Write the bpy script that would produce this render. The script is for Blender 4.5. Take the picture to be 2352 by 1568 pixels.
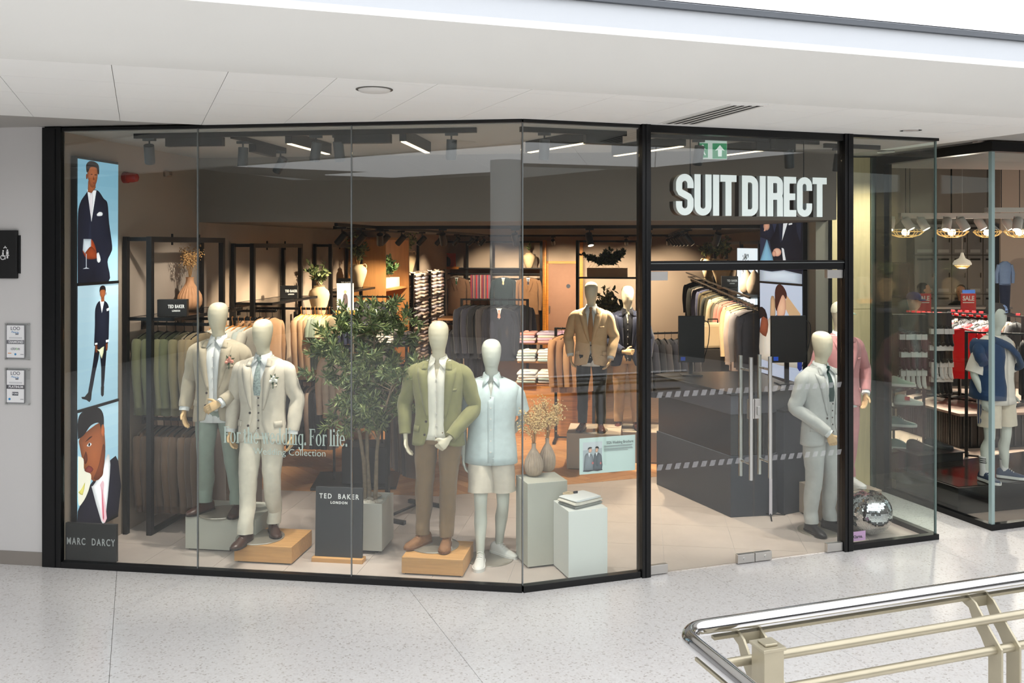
import bpy, bmesh, math, random
from mathutils import Vector, Matrix, noise
RN = random.Random(11)
pi = math.pi
for _o in list(bpy.data.objects): bpy.data.objects.remove(_o)
SC = bpy.context.scene
COL = SC.collection

# ---------------------------------------------------------------- camera
F_PX, CX, HY, CAM_H = 2080.0, 1176.0, 565.0, 2.58     # photo taken as 2352 x 1568
_cd = bpy.data.cameras.new('camera'); CAM = bpy.data.objects.new('camera', _cd); COL.objects.link(CAM)
_cd.sensor_width = 36.0; _cd.lens = 36.0 * F_PX / 2352.0
_cd.shift_y = (HY - 784.0) / 2352.0
_cd.clip_start = 0.05; _cd.clip_end = 200
CAM.location = (0, 0, CAM_H); CAM.rotation_euler = (pi / 2, 0, 0)
SC.camera = CAM

# ---------------------------------------------------------------- world, exposure
_w = bpy.data.worlds.new('mall_daylight'); SC.world = _w; _w.use_nodes = True
_bg = _w.node_tree.nodes['Background']; _bg.inputs[0].default_value = (0.93, 0.97, 1.0, 1); _bg.inputs[1].default_value = 0.66
SC.view_settings.view_transform = 'Standard'; SC.view_settings.look = 'None'
SC.view_settings.exposure = 0.0; SC.view_settings.gamma = 1.0; SC.view_settings.use_curve_mapping = False
try:
    SC.cycles.use_denoising = True
    SC.cycles.max_bounces = 7; SC.cycles.diffuse_bounces = 3; SC.cycles.glossy_bounces = 3
    SC.cycles.transparent_max_bounces = 20; SC.cycles.transmission_bounces = 2
    SC.cycles.use_adaptive_sampling = True; SC.cycles.adaptive_threshold = 0.06
    SC.cycles.sample_clamp_indirect = 4.0; SC.cycles.caustics_reflective = False; SC.cycles.caustics_refractive = False
except Exception: pass

# ---------------------------------------------------------------- coordinates
# shop axes: u along the left glass front, v into the shop
SO = Vector((-3.619, 7.30, 0)); SA = Vector((.9901, -.1406, 0)); SB = Vector((.1406, .9901, 0))
A_ROT = math.atan2(-.1406, .9901)
KO = Vector((.078, 6.775, 0)); KA = Vector((.9484, .3172, 0)); KB = Vector((-.3172, .9484, 0))  # door front: along, inwards
B_ROT = math.atan2(.3172, .9484)
def S(u, v, z=0): return SO + SA * u + SB * v + Vector((0, 0, z))
def K(u, v, z=0): return KO + KA * u + KB * v + Vector((0, 0, z))
def onz(px, py, z=0):
    t = (CAM_H - z) * F_PX / (py - HY); return Vector(((px - CX) / F_PX * t, t, z))
def ony(px, py, Y): return Vector(((px - CX) / F_PX * Y, Y, CAM_H + (HY - py) / F_PX * Y))
def uv(p):
    q = Vector((p[0], p[1], 0)) - SO; return q.dot(SA), q.dot(SB)

# ---------------------------------------------------------------- colours and materials
def L1(x):
    x /= 255.0; return x / 12.92 if x <= .04045 else ((x + .055) / 1.055) ** 2.4
def C(r, g=None, b=None):
    if g is None: r, g, b = r
    return (L1(r), L1(g), L1(b), 1)
MATS = {}
def M(name, rgb=(128, 128, 128), rough=.6, metal=0., var=0., vs=12., bump=0., bs=150., spec=.5, emit=None, es=0., stretch=None, sheen=0., coat=0., alpha=None):
    if name in MATS: return MATS[name]
    m = bpy.data.materials.new(name); m.use_nodes = True; MATS[name] = m
    nt = m.node_tree; N = nt.nodes; P = N['Principled BSDF']
    col = C(rgb); P.inputs['Base Color'].default_value = col
    P.inputs['Roughness'].default_value = rough; P.inputs['Metallic'].default_value = metal
    P.inputs['Specular IOR Level'].default_value = spec
    if sheen: P.inputs['Sheen Weight'].default_value = sheen
    if coat: P.inputs['Coat Weight'].default_value = coat; P.inputs['Coat Roughness'].default_value = .08
    if emit: P.inputs['Emission Color'].default_value = C(emit); P.inputs['Emission Strength'].default_value = es
    if var or bump:
        tc = N.new('ShaderNodeTexCoord'); mp = N.new('ShaderNodeMapping')
        nt.links.new(tc.outputs['Object'], mp.inputs[0])
        if stretch: mp.inputs['Scale'].default_value = stretch
    if var:
        n = N.new('ShaderNodeTexNoise'); n.inputs['Scale'].default_value = vs; n.inputs['Detail'].default_value = 4
        nt.links.new(mp.outputs[0], n.inputs['Vector'])
        r = N.new('ShaderNodeValToRGB'); e = r.color_ramp.elements
        e[0].position = .3; e[1].position = .7
        e[0].color = tuple(c * (1 - var) for c in col[:3]) + (1,); e[1].color = tuple(min(1, c * (1 + var)) for c in col[:3]) + (1,)
        nt.links.new(n.outputs['Fac'], r.inputs[0]); nt.links.new(r.outputs[0], P.inputs['Base Color'])
    if bump:
        n2 = N.new('ShaderNodeTexNoise'); n2.inputs['Scale'].default_value = bs; n2.inputs['Detail'].default_value = 2
        nt.links.new(mp.outputs[0], n2.inputs['Vector'])
        b = N.new('ShaderNodeBump'); b.inputs['Strength'].default_value = bump; b.inputs['Distance'].default_value = .004
        nt.links.new(n2.outputs['Fac'], b.inputs['Height']); nt.links.new(b.outputs[0], P.inputs['Normal'])
    return m
def fabric(rgb, var=.05):
    return M('fabric_%d_%d_%d' % tuple(rgb), rgb, .9, var=min(var, .06), vs=18, bump=.25, bs=420, spec=.2, sheen=.15)
def wood(name, rgb, rough=.45, along='x', var=.22):
    st = {'x': (1.2, 14, 14), 'y': (14, 1.2, 14), 'z': (14, 14, 1.2)}[along]
    return M(name, rgb, rough, var=var, vs=3.0, bump=.05, bs=8, stretch=st)
def glass_mat(name, tint, refl=.042):
    m = bpy.data.materials.new(name); m.use_nodes = True; nt = m.node_tree; N = nt.nodes
    for n in list(N): N.remove(n)
    out = N.new('ShaderNodeOutputMaterial'); mix = N.new('ShaderNodeMixShader'); tr = N.new('ShaderNodeBsdfTransparent'); gl = N.new('ShaderNodeBsdfGlossy')
    tr.inputs[0].default_value = tuple(tint) + (1,); gl.inputs['Roughness'].default_value = 0.0; gl.inputs['Color'].default_value = (1, 1, 1, 1)
    lw = N.new('ShaderNodeLayerWeight'); lw.inputs[0].default_value = .5
    pw = N.new('ShaderNodeMath'); pw.operation = 'POWER'; pw.inputs[1].default_value = 5
    ml = N.new('ShaderNodeMath'); ml.operation = 'MULTIPLY_ADD'; ml.inputs[1].default_value = 1 - refl; ml.inputs[2].default_value = refl
    nt.links.new(lw.outputs['Facing'], pw.inputs[0]); nt.links.new(pw.outputs[0], ml.inputs[0]); nt.links.new(ml.outputs[0], mix.inputs[0])
    nt.links.new(tr.outputs[0], mix.inputs[1]); nt.links.new(gl.outputs[0], mix.inputs[2]); nt.links.new(mix.outputs[0], out.inputs[0])
    MATS[name] = m; return m
def film_mat(name, rgb, cover):
    "thin printed or frosted film on glass: part of the light passes"
    m = bpy.data.materials.new(name); m.use_nodes = True; nt = m.node_tree; N = nt.nodes
    for n in list(N): N.remove(n)
    out = N.new('ShaderNodeOutputMaterial'); mix = N.new('ShaderNodeMixShader'); tr = N.new('ShaderNodeBsdfTransparent'); df = N.new('ShaderNodeBsdfDiffuse')
    df.inputs[0].default_value = C(rgb); mix.inputs[0].default_value = cover
    nt.links.new(tr.outputs[0], mix.inputs[1]); nt.links.new(df.outputs[0], mix.inputs[2]); nt.links.new(mix.outputs[0], out.inputs[0])
    MATS[name] = m; return m
def color_attr_mat(name, es=1.0, lit=False, rough=.5):
    "flat print / screen picture: colour per face from the mesh"
    if name in MATS: return MATS[name]
    m = bpy.data.materials.new(name); m.use_nodes = True; MATS[name] = m; nt = m.node_tree; P = nt.nodes['Principled BSDF']
    a = nt.nodes.new('ShaderNodeAttribute'); a.attribute_name = 'ink'
    nt.links.new(a.outputs['Color'], P.inputs['Base Color']); P.inputs['Roughness'].default_value = rough
    if lit:
        nt.links.new(a.outputs['Color'], P.inputs['Emission Color']); P.inputs['Emission Strength'].default_value = es
        P.inputs['Specular IOR Level'].default_value = .2
    return m
BLACK = M('black_metal', (16, 17, 19), .38, .3)
BLKF = M('black_frame_paint', (10, 11, 13), .32, .2, var=.06)
CHROME = M('polished_steel', (225, 226, 228), .09, 1.)
STEEL = M('brushed_steel', (205, 205, 202), .28, 1., var=.05, vs=60, stretch=(1, 1, .05))
WHITEP = M('white_plaster', (210, 208, 206), .85, var=.012, vs=2)
GLASS = glass_mat('shopfront_glass', (.965, .985, .975))
GLASSG = glass_mat('green_tinted_glass', (.93, .968, .95))
MIRR = M('reflection_tinted_glass', (168, 160, 146), .05, .3, spec=.8)  # opaque; brownish reflections of the glass bases are put into the colour

# ---------------------------------------------------------------- mesh helpers
class MB:
    def __init__(s): s.v = []; s.f = []; s.c = []
    def add(s, vs, fs, col=None):
        b = len(s.v); s.v += [Vector(p) for p in vs]; s.f += [[b + i for i in q] for q in fs]; s.c += [col] * len(fs); return s
    def box(s, x0, x1, y0, y1, z0, z1, T=None):
        vs = [(x, y, z) for z in (z0, z1) for x, y in ((x0, y0), (x1, y0), (x1, y1), (x0, y1))]
        if T: vs = [T @ Vector(p) for p in vs]
        return s.add(vs, [(3, 2, 1, 0), (4, 5, 6, 7), (0, 1, 5, 4), (1, 2, 6, 5), (2, 3, 7, 6), (3, 0, 4, 7)])
    def slab(s, pts, z0, z1):
        n = len(pts); vs = [(p[0], p[1], z0) for p in pts] + [(p[0], p[1], z1) for p in pts]
        a = sum(pts[i][0] * pts[(i + 1) % n][1] - pts[(i + 1) % n][0] * pts[i][1] for i in range(n))
        fs = [list(range(n))[::-1], list(range(n, 2 * n))] + [(i, (i + 1) % n, n + (i + 1) % n, n + i) for i in range(n)]
        if a < 0: fs = [list(q)[::-1] for q in fs]
        return s.add(vs, fs)
    def wall(s, p, q, th, z0, z1):
        "vertical slab from p to q (xy), thickness th to the left of p->q"
        p = Vector((p[0], p[1], 0)); q = Vector((q[0], q[1], 0)); d = (q - p).normalized(); n = Vector((-d.y, d.x, 0)) * th
        return s.slab([p, q, q + n, p + n], z0, z1)
    def plate(s, pts, nrm, th, col=None):
        "flat polygon pts (3d) extruded by th along nrm"
        n = len(pts); nrm = Vector(nrm) * th; vs = [Vector(p) for p in pts] + [Vector(p) + nrm for p in pts]
        fs = [list(range(n))[::-1], list(range(n, 2 * n))] + [(i, (i + 1) % n, n + (i + 1) % n, n + i) for i in range(n)]
        return s.add(vs, fs, col)
    def loft(s, rings, cap=True, closed=True, ring_close=False):
        n = len(rings[0]); vs = [p for r in rings for p in r]; fs = []
        m = len(rings)
        for i in range(m - 1 + (1 if ring_close else 0)):
            a = i * n; b = ((i + 1) % m) * n
            for j in range(n if closed else n - 1):
                k = (j + 1) % n; fs.append((a + j, a + k, b + k, b + j))
        if cap and closed and not ring_close: fs += [list(range(n))[::-1], list(range((m - 1) * n, m * n))]
        return s.add(vs, fs)
    def tube(s, path, r, n=8, cap=True, close=False, up=None, flat=1.):
        path = [Vector(p) for p in path]; m = len(path); rr = r if isinstance(r, (list, tuple)) else [r] * m
        rings = []; prev = None
        for i, p in enumerate(path):
            if close: t = path[(i + 1) % m] - path[i - 1]
            else: t = path[min(i + 1, m - 1)] - path[max(i - 1, 0)]
            t = t.normalized() if t.length > 1e-9 else Vector((0, 0, 1))
            if prev is None:
                x = Vector(up) if up else (Vector((0, 0, 1)) if abs(t.z) < .9 else Vector((1, 0, 0)))
            else: x = prev
            x = (x - t * x.dot(t))
            x = x.normalized() if x.length > 1e-6 else t.orthogonal().normalized()
            prev = x; y = t.cross(x)
            q = rr[i]; q = q if isinstance(q, (list, tuple)) else (q, q * flat)
            rings.append([p + x * (q[0] * math.cos(2 * pi * k / n)) + y * (q[1] * math.sin(2 * pi * k / n)) for k in range(n)])
        return s.loft(rings, cap, True, close)
    def lathe(s, prof, n=20, c=(0, 0, 0), cap=True, wob=None):
        c = Vector(c); rings = []
        for r, z in prof:
            rings.append([c + Vector(((r + (wob(k, z) if wob else 0)) * math.cos(2 * pi * k / n), (r + (wob(k, z) if wob else 0)) * math.sin(2 * pi * k / n), z)) for k in range(n)])
        return s.loft(rings, cap)
    def ball(s, c, r, n=10, m=6):
        c = Vector(c); r = r if isinstance(r, (list, tuple)) else (r, r, r)
        rings = []
        for i in range(1, m):
            t = -pi / 2 + pi * i / m
            rings.append([c + Vector((r[0] * math.cos(t) * math.cos(2 * pi * k / n), r[1] * math.cos(t) * math.sin(2 * pi * k / n), r[2] * math.sin(t))) for k in range(n)])
        b = len(s.v); s.loft(rings, False)
        e = len(s.v); s.v += [c - Vector((0, 0, r[2])), c + Vector((0, 0, r[2]))]
        for k in range(n):
            s.f.append([e, b + (k + 1) % n, b + k]); s.f.append([e + 1, b + (m - 2) * n + k, b + (m - 2) * n + (k + 1) % n]); s.c += [None, None]
        return s
    def xf(s, T, start=0):
        for i in range(start, len(s.v)): s.v[i] = T @ s.v[i]
        return s
    def wrinkle(s, amp, sc=(9, 9, 3), seed=0, start=0):
        for i in range(start, len(s.v)):
            p = s.v[i]; q = Vector((p.x * sc[0] + seed * 7.3, p.y * sc[1] + seed * 3.1, p.z * sc[2]))
            d = noise.noise_vector(q); s.v[i] = p + Vector((d.x, d.y, d.z * .3)) * amp
        return s
    def mesh(s, name):
        me = bpy.data.meshes.new(name); me.from_pydata([tuple(p) for p in s.v], [], s.f)
        if any(c is not None for c in s.c):
            at = me.color_attributes.new('ink', 'FLOAT_COLOR', 'CORNER'); k = 0
            for q, c in zip(s.f, s.c):
                for j in range(len(q)): at.data[k].color = (c[j] if isinstance(c, list) else c) or (1, 1, 1, 1); k += 1
        return me
    def build(s, name, mat, parent=None, smooth=False, bev=0., sub=0, solid=0., loc=None, rz=0., sharp=40., remesh=0.):
        me = s.mesh(name)
        if smooth:
            me.polygons.foreach_set('use_smooth', [True] * len(me.polygons))
            if not sub and not remesh: me.set_sharp_from_angle(angle=math.radians(sharp))
        return link(name, me, mat, parent, bev, sub, solid, loc, rz, remesh)
def link(name, me, mat, parent=None, bev=0., sub=0, solid=0., loc=None, rz=0., remesh=0.):
    o = bpy.data.objects.new(name, me); COL.objects.link(o)
    if mat is not None:
        if not me.materials: me.materials.append(mat)
        elif me.materials[0] != mat: o.material_slots[0].link = 'OBJECT'; o.material_slots[0].material = mat
    if parent is not None: o.parent = parent
    if loc is not None: o.location = loc
    if rz: o.rotation_euler = (0, 0, rz)
    if remesh:
        x = o.modifiers.new('join', 'REMESH'); x.mode = 'VOXEL'; x.voxel_size = remesh; x.use_smooth_shade = True
        y = o.modifiers.new('soft', 'SMOOTH'); y.factor = .5; y.iterations = 3
    if solid: x = o.modifiers.new('thick', 'SOLIDIFY'); x.thickness = solid; x.offset = 0
    if bev: x = o.modifiers.new('edge', 'BEVEL'); x.width = bev; x.segments = 2; x.limit_method = 'ANGLE'
    if sub: x = o.modifiers.new('round', 'SUBSURF'); x.levels = sub; x.render_levels = sub
    return o
def tag(o, label, cat, group=None, kind=None):
    o['label'] = label; o['category'] = cat
    if group: o['group'] = group
    if kind: o['kind'] = kind
    return o
def thing(name, label, cat, loc=(0, 0, 0), rz=0., group=None, sc=1.):
    o = bpy.data.objects.new(name, None); COL.objects.link(o); o.empty_display_size = .1
    o.location = loc; o.rotation_euler = (0, 0, rz); o.scale = (sc, sc, sc)
    return tag(o, label, cat, group)
def struct(name, label, mb, mat, cat, parent=None, **k):
    o = mb.build(name, mat, parent, **k)
    if parent is None: tag(o, label, cat, kind='structure')
    return o
def rbox(cx, cy, w, d, z0, z1): return MB().box(cx - w / 2, cx + w / 2, cy - d / 2, cy + d / 2, z0, z1)
FONTS = []
def text(s, size, mat, parent, loc, rot=(pi / 2, 0, 0), sx=1., ext=.0008, ax='CENTER', sp=1., off=0., name='lettering'):
    cu = bpy.data.curves.new(name, 'FONT'); cu.body = s; cu.size = size; cu.extrude = ext; cu.align_x = ax; cu.align_y = 'CENTER'
    cu.space_character = sp; cu.offset = off; cu.resolution_u = 3
    o = bpy.data.objects.new(name, cu); COL.objects.link(o); cu.materials.append(mat)
    o.parent = parent; o.location = loc; o.rotation_euler = rot; o.scale = (sx, 1, 1); FONTS.append(o); return o
def pt_light(name, kind, loc, power, rgb, parent=None, size=.05, angle=None, blend=.6, aim=None):
    d = bpy.data.lights.new(name, kind); d.energy = power; d.color = tuple(rgb)
    if kind != 'AREA': d.shadow_soft_size = size
    if kind == 'SPOT': d.spot_size = math.radians(angle or 60); d.spot_blend = blend
    o = bpy.data.objects.new(name, d); COL.objects.link(o); o.location = loc
    if parent: o.parent = parent
    if aim is not None:
        q = (Vector(aim) - Vector(loc)).to_track_quat('-Z', 'Y'); o.rotation_mode = 'QUATERNION'; o.rotation_quaternion = q
    return o
def ell(c, rx, ry, n, z=None, p=2., a0=0.):
    out = []
    for k in range(n):
        t = a0 + 2 * pi * k / n; x, y = math.cos(t), math.sin(t)
        e = 2. / p; out.append(Vector((c[0] + rx * math.copysign(abs(x) ** e, x), c[1] + ry * math.copysign(abs(y) ** e, y), c[2] if z is None else z)))
    return out
def poly_clip(poly, n, d):
    "keep the part of poly with n.p <= d"
    out = []
    for i, p in enumerate(poly):
        q = poly[(i + 1) % len(poly)]; a = n[0] * p[0] + n[1] * p[1] - d; b = n[0] * q[0] + n[1] * q[1] - d
        if a <= 0: out.append(p)
        if (a < 0 < b) or (b < 0 < a): t = a / (a - b); out.append((p[0] + (q[0] - p[0]) * t, p[1] + (q[1] - p[1]) * t))
    return out
def smooth_path(pts, k=6):
    "Catmull-Rom through pts"
    pts = [Vector(p) for p in pts]; out = []
    for i in range(len(pts) - 1):
        p0 = pts[max(i - 1, 0)]; p1 = pts[i]; p2 = pts[i + 1]; p3 = pts[min(i + 2, len(pts) - 1)]
        for j in range(k):
            t = j / k; out.append(.5 * ((2 * p1) + (p2 - p0) * t + (2 * p0 - 5 * p1 + 4 * p2 - p3) * t * t + (3 * p1 - p0 - 3 * p2 + p3) * t ** 3))
    out.append(pts[-1]); return out
# ================================================================ THE MALL
def terrazzo():
    m = M('terrazzo', (214, 210, 207), .22, spec=.5); nt = m.node_tree; N = nt.nodes; P = N['Principled BSDF']
    tc = N.new('ShaderNodeTexCoord'); v = N.new('ShaderNodeTexVoronoi'); v.inputs['Scale'].default_value = 85
    nt.links.new(tc.outputs['Object'], v.inputs['Vector'])
    r = N.new('ShaderNodeValToRGB'); e = r.color_ramp.elements
    e[0].position = 0; e[0].color = C(212, 208, 205); e[1].position = .10; e[1].color = C(228, 225, 223)
    for p_, c_ in ((.35, (226, 223, 221)), (.6, (232, 230, 228)), (.92, (220, 216, 213)), (.975, (196, 190, 185))):
        q = e.new(p_); q.color = C(c_)
    sep = N.new('ShaderNodeSeparateColor'); nt.links.new(v.outputs['Color'], sep.inputs[0]); nt.links.new(sep.outputs[0], r.inputs[0])
    n = N.new('ShaderNodeTexNoise'); n.inputs['Scale'].default_value = 1.3; nt.links.new(tc.outputs['Object'], n.inputs['Vector'])
    mx = N.new('ShaderNodeMix'); mx.data_type = 'RGBA'; mx.inputs['Factor'].default_value = .05
    nt.links.new(r.outputs[0], mx.inputs['A']); nt.links.new(n.outputs['Fac'], mx.inputs['B']); nt.links.new(mx.outputs['Result'], P.inputs['Base Color'])
    return m
TERR = terrazzo()
flo = struct('floor', 'pale speckled terrazzo mall floor', MB().box(-12, 12, -11, 30, -.06, -.012), M('floor_joint', (150, 146, 142), .8), 'floor')
fn = (.925, .38)
offs = [-15.5, -13.3, -11.1, -8.9, -6.65, -4.49, -2.33, -.17, 1.877, 4.15, 6.3, 8.46, 10.6, 12.8, 15.]
for a, b in zip(offs[:-1], offs[1:]):
    pg = poly_clip(poly_clip([(-12, -11), (12, -11), (12, 10.2), (-12, 10.2)], fn, b - .0015), (-fn[0], -fn[1]), -a - .0015)
    if len(pg) > 2: MB().slab(pg, -.012, -.004).build('slab', TERR, flo)
# soffit: panels of 0.585 m on a grid turned with the mall, edge parallel to the door front
cei = struct('ceiling', 'white panelled mall ceiling in front of the shops', MB().slab([K(-9, -1.28), K(9, -1.28), K(9, 2.2), K(-9, 5.2)], 3.545, 3.60), M('ceiling_joint', (168, 165, 160), .9), 'ceiling')
CEIL = M('ceiling_panel_white', (240, 240, 237), .8, var=.012, vs=1.5)
m1 = Vector((.925, .38)); m2 = Vector((-.38, .925)); G = .585
for i in range(-9, 12):
    for j in range(-3, 7):
        a0 = -.139 + i * G; b0 = 5.74 + j * G
        pg = [tuple(m1 * (a0 + s * G + (.0015 if s == 0 else -.0015)) + m2 * (b0 + t * G + (.0015 if t == 0 else -.0015))) for s, t in ((0, 0), (1, 0), (1, 1), (0, 1))]
        lo = KO.xy.dot(KB.xy) - 1.28
        pg = poly_clip(pg, (-KB.x, -KB.y), -lo)
        if len(pg) > 2:
            c = sum((Vector(p) for p in pg), Vector((0, 0))) / len(pg)
            k = (Vector((c.x, c.y, 0)) - KO).dot(KB)
            if k < 1.2 and -6 < c.x < 6: MB().slab(pg, 3.53, 3.545).build('panel', CEIL, cei)
# curved plaster edge of the soffit
prof = [(-1.28, 3.53), (-1.29, 3.519), (-1.31, 3.518), (-1.45, 3.558), (-1.6, 3.61), (-1.74, 3.668), (-1.88, 3.735), (-1.88, 3.775), (-1.2, 3.8), (-1.2, 3.62)]
struct('trim_1', 'smooth curved white plaster edge of the mall ceiling', MB().loft([[K(ku, v, z) for v, z in prof] for ku in (-9, -3, 3, 9)], cap=True), M('soffit_plaster', (222, 222, 218), .75, var=.02, vs=1.2), 'ceiling edge', smooth=True, sharp=25)
struct('wall_upper', 'bright white upper wall above the ceiling edge', MB().slab([K(-9, -.05), K(9, -.05), K(9, .2), K(-9, .2)], 3.6, 4.5), M('upper_wall_paint', (200, 204, 210), .8), 'wall')
struct('trim_2', 'thin dark grey metal strip under the luminous roof', MB().slab([K(-9, -.09), K(9, -.09), K(9, -.05), K(-9, -.05)], 4.44, 4.485), M('grey_strip', (88, 92, 98), .5, .3), 'metal strip')
# luminous triangular roof panels over the atrium
LUM = M('luminous_panel', (240, 240, 240), .6, emit=(250, 252, 255), es=1.9)
roof = struct('ceiling_luminous', 'backlit white triangular roof panels over the atrium', MB().slab([K(-16, -14.5), K(14, -14.5), K(14, .25), K(-16, .25)], 4.52, 4.56), M('roof_frame', (170, 172, 176), .6), 'luminous ceiling')
W_, D_ = 1.8, 1.75
for q in range(-15, 14):      # first row: straight panels along the upper wall
    MB().slab([K(x, y) for x, y in ((q * .9 + .37, -.06), (q * .9 + 1.262, -.06), (q * .9 + 1.262, -1.2), (q * .9 + .37, -1.2))], 4.505, 4.52).build('luminous_panel', LUM, roof)
for r in range(7):
    for q in range(-8, 7):
        for t in (0, 1):
            x0 = q * W_ + (W_ / 2 if r % 2 else 0); y0 = -1.21 - r * D_
            tri = [(x0, y0), (x0 + W_, y0), (x0 + W_ / 2, y0 - D_)] if t == 0 else [(x0 + W_ / 2, y0 - D_), (x0 + W_, y0), (x0 + 1.5 * W_, y0 - D_)]
            cx = sum(p[0] for p in tri) / 3; cy = sum(p[1] for p in tri) / 3
            tri = [(cx + (p[0] - cx) * .98, cy + (p[1] - cy) * .98) for p in tri]
            MB().slab([K(a, b) for a, b in tri], 4.505, 4.52).build('luminous_panel', LUM, roof)
# what stands across the mall behind the photographer: a wall coloured dark so the glass reflects less, and white columns
struct('wall_opposite', 'far side wall of the mall, coloured dark to weaken glass reflections', MB().box(-16, 12, -11.3, -11, -.01, 4.56), M('far_wall', (84, 82, 80), .8), 'wall')
struct('wall_added_right', 'unseen dark wall added beyond the sports shop to weaken glass reflections', MB().box(12, 12.3, -11, 10, -.01, 4.56), MATS['far_wall'], 'wall')  # added side wall out of view, dark so the door glass reflects less
struct('wall_added_left', 'unseen dark wall added past the off-white wall to weaken glass reflections', MB().box(-12.3, -12, -11, 9, -.01, 4.56), MATS['far_wall'], 'wall')  # added end wall out of view, dark to keep reflections weak
colw = M('column_white', (222, 224, 226), .6)
for x in (-3.9, 5.6):
    o = MB().lathe([(.42, -.004), (.42, .1), (.36, .1), (.36, 4.5)], 32, (x, -6.2, 0)).build('column', colw, smooth=True)
    tag(o, 'round white column standing across the mall', 'column', 'columns across the mall', 'structure')

# left wall
wl = struct('wall_left', 'plain off-white mall wall beside the shopfront', MB().slab([S(-6, 0), S(-.16, 0), S(-.16, .35), S(-6, .35)], -.01, 3.6), WHITEP, 'wall')
struct('baseboard_left', 'grey skirting along the off-white mall wall', MB().slab([S(-6, -.012), S(-.165, -.012), S(-.165, 0), S(-6, 0)], -.004, .105), M('grey_skirting', (138, 131, 124), .6), 'skirting', bev=.002)
def on_left_wall(px, py, off=0.):
    dx = (px - CX) / F_PX; t = (SO.dot(SB) + off) / (dx * SB.x + SB.y)
    return Vector((t * dx, t, CAM_H + (HY - py) / F_PX * t))
# accessible changing room sign
c0 = on_left_wall(0, 584, -.02)
sg = thing('wall_sign', 'black square sign with white assisted changing symbol on the mall wall', 'sign', c0, A_ROT)
MB().box(-.155, .155, -.012, .012, -.195, .195).build('panel', M('sign_black', (14, 14, 15), .5), sg, bev=.003)
MB().box(-.14, .172, .012, .018, -.155, .155).build('back_plate', M('sign_black2', (24, 24, 26), .5), sg, bev=.001)
ic = MB(); y = -.0125
def disc(mb, x, z, r, y, n=14, th=.0015):
    mb.plate([(x + r * math.cos(2 * pi * k / n), y, z + r * math.sin(2 * pi * k / n)) for k in range(n)], (0, -1, 0), th)
def bar(mb, x0, z0, x1, z1, w, y, th=.0015):
    d = Vector((x1 - x0, 0, z1 - z0)).normalized(); n = Vector((d.z, 0, -d.x)) * w / 2
    mb.plate([Vector((x0, y, z0)) - n, Vector((x1, y, z1)) - n, Vector((x1, y, z1)) + n, Vector((x0, y, z0)) + n][::-1], (0, -1, 0), th)
X0 = .05
disc(ic, X0 - .012, .028, .007, y); bar(ic, X0 - .014, .018, X0 - .012, -.018, .012, y); bar(ic, X0 - .012, -.012, X0 + .006, -.012, .008, y); bar(ic, X0 + .004, -.012, X0 + .006, -.04, .008, y)
for k in range(9):
    a = pi * .6 + k * .42; b = a + .42; bar(ic, X0 - .016 + .018 * math.cos(a), -.024 + .018 * math.sin(a), X0 - .016 + .018 * math.cos(b), -.024 + .018 * math.sin(b), .006, y)
disc(ic, X0 + .026, .034, .007, y); bar(ic, X0 + .026, .025, X0 + .026, -.002, .02, y); bar(ic, X0 + .012, -.008, X0 + .042, -.008, .006, y); bar(ic, X0 + .026, -.006, X0 + .026, -.032, .013, y)
bar(ic, X0 - .008, .05, X0 + .006, .06, .007, y); bar(ic, X0 + .006, .06, X0 + .02, .05, .007, y); bar(ic, X0 + .006, .056, X0 + .006, .068, .007, y)
ic.build('symbol', M('sign_white', (238, 238, 238), .6), sg)
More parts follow.
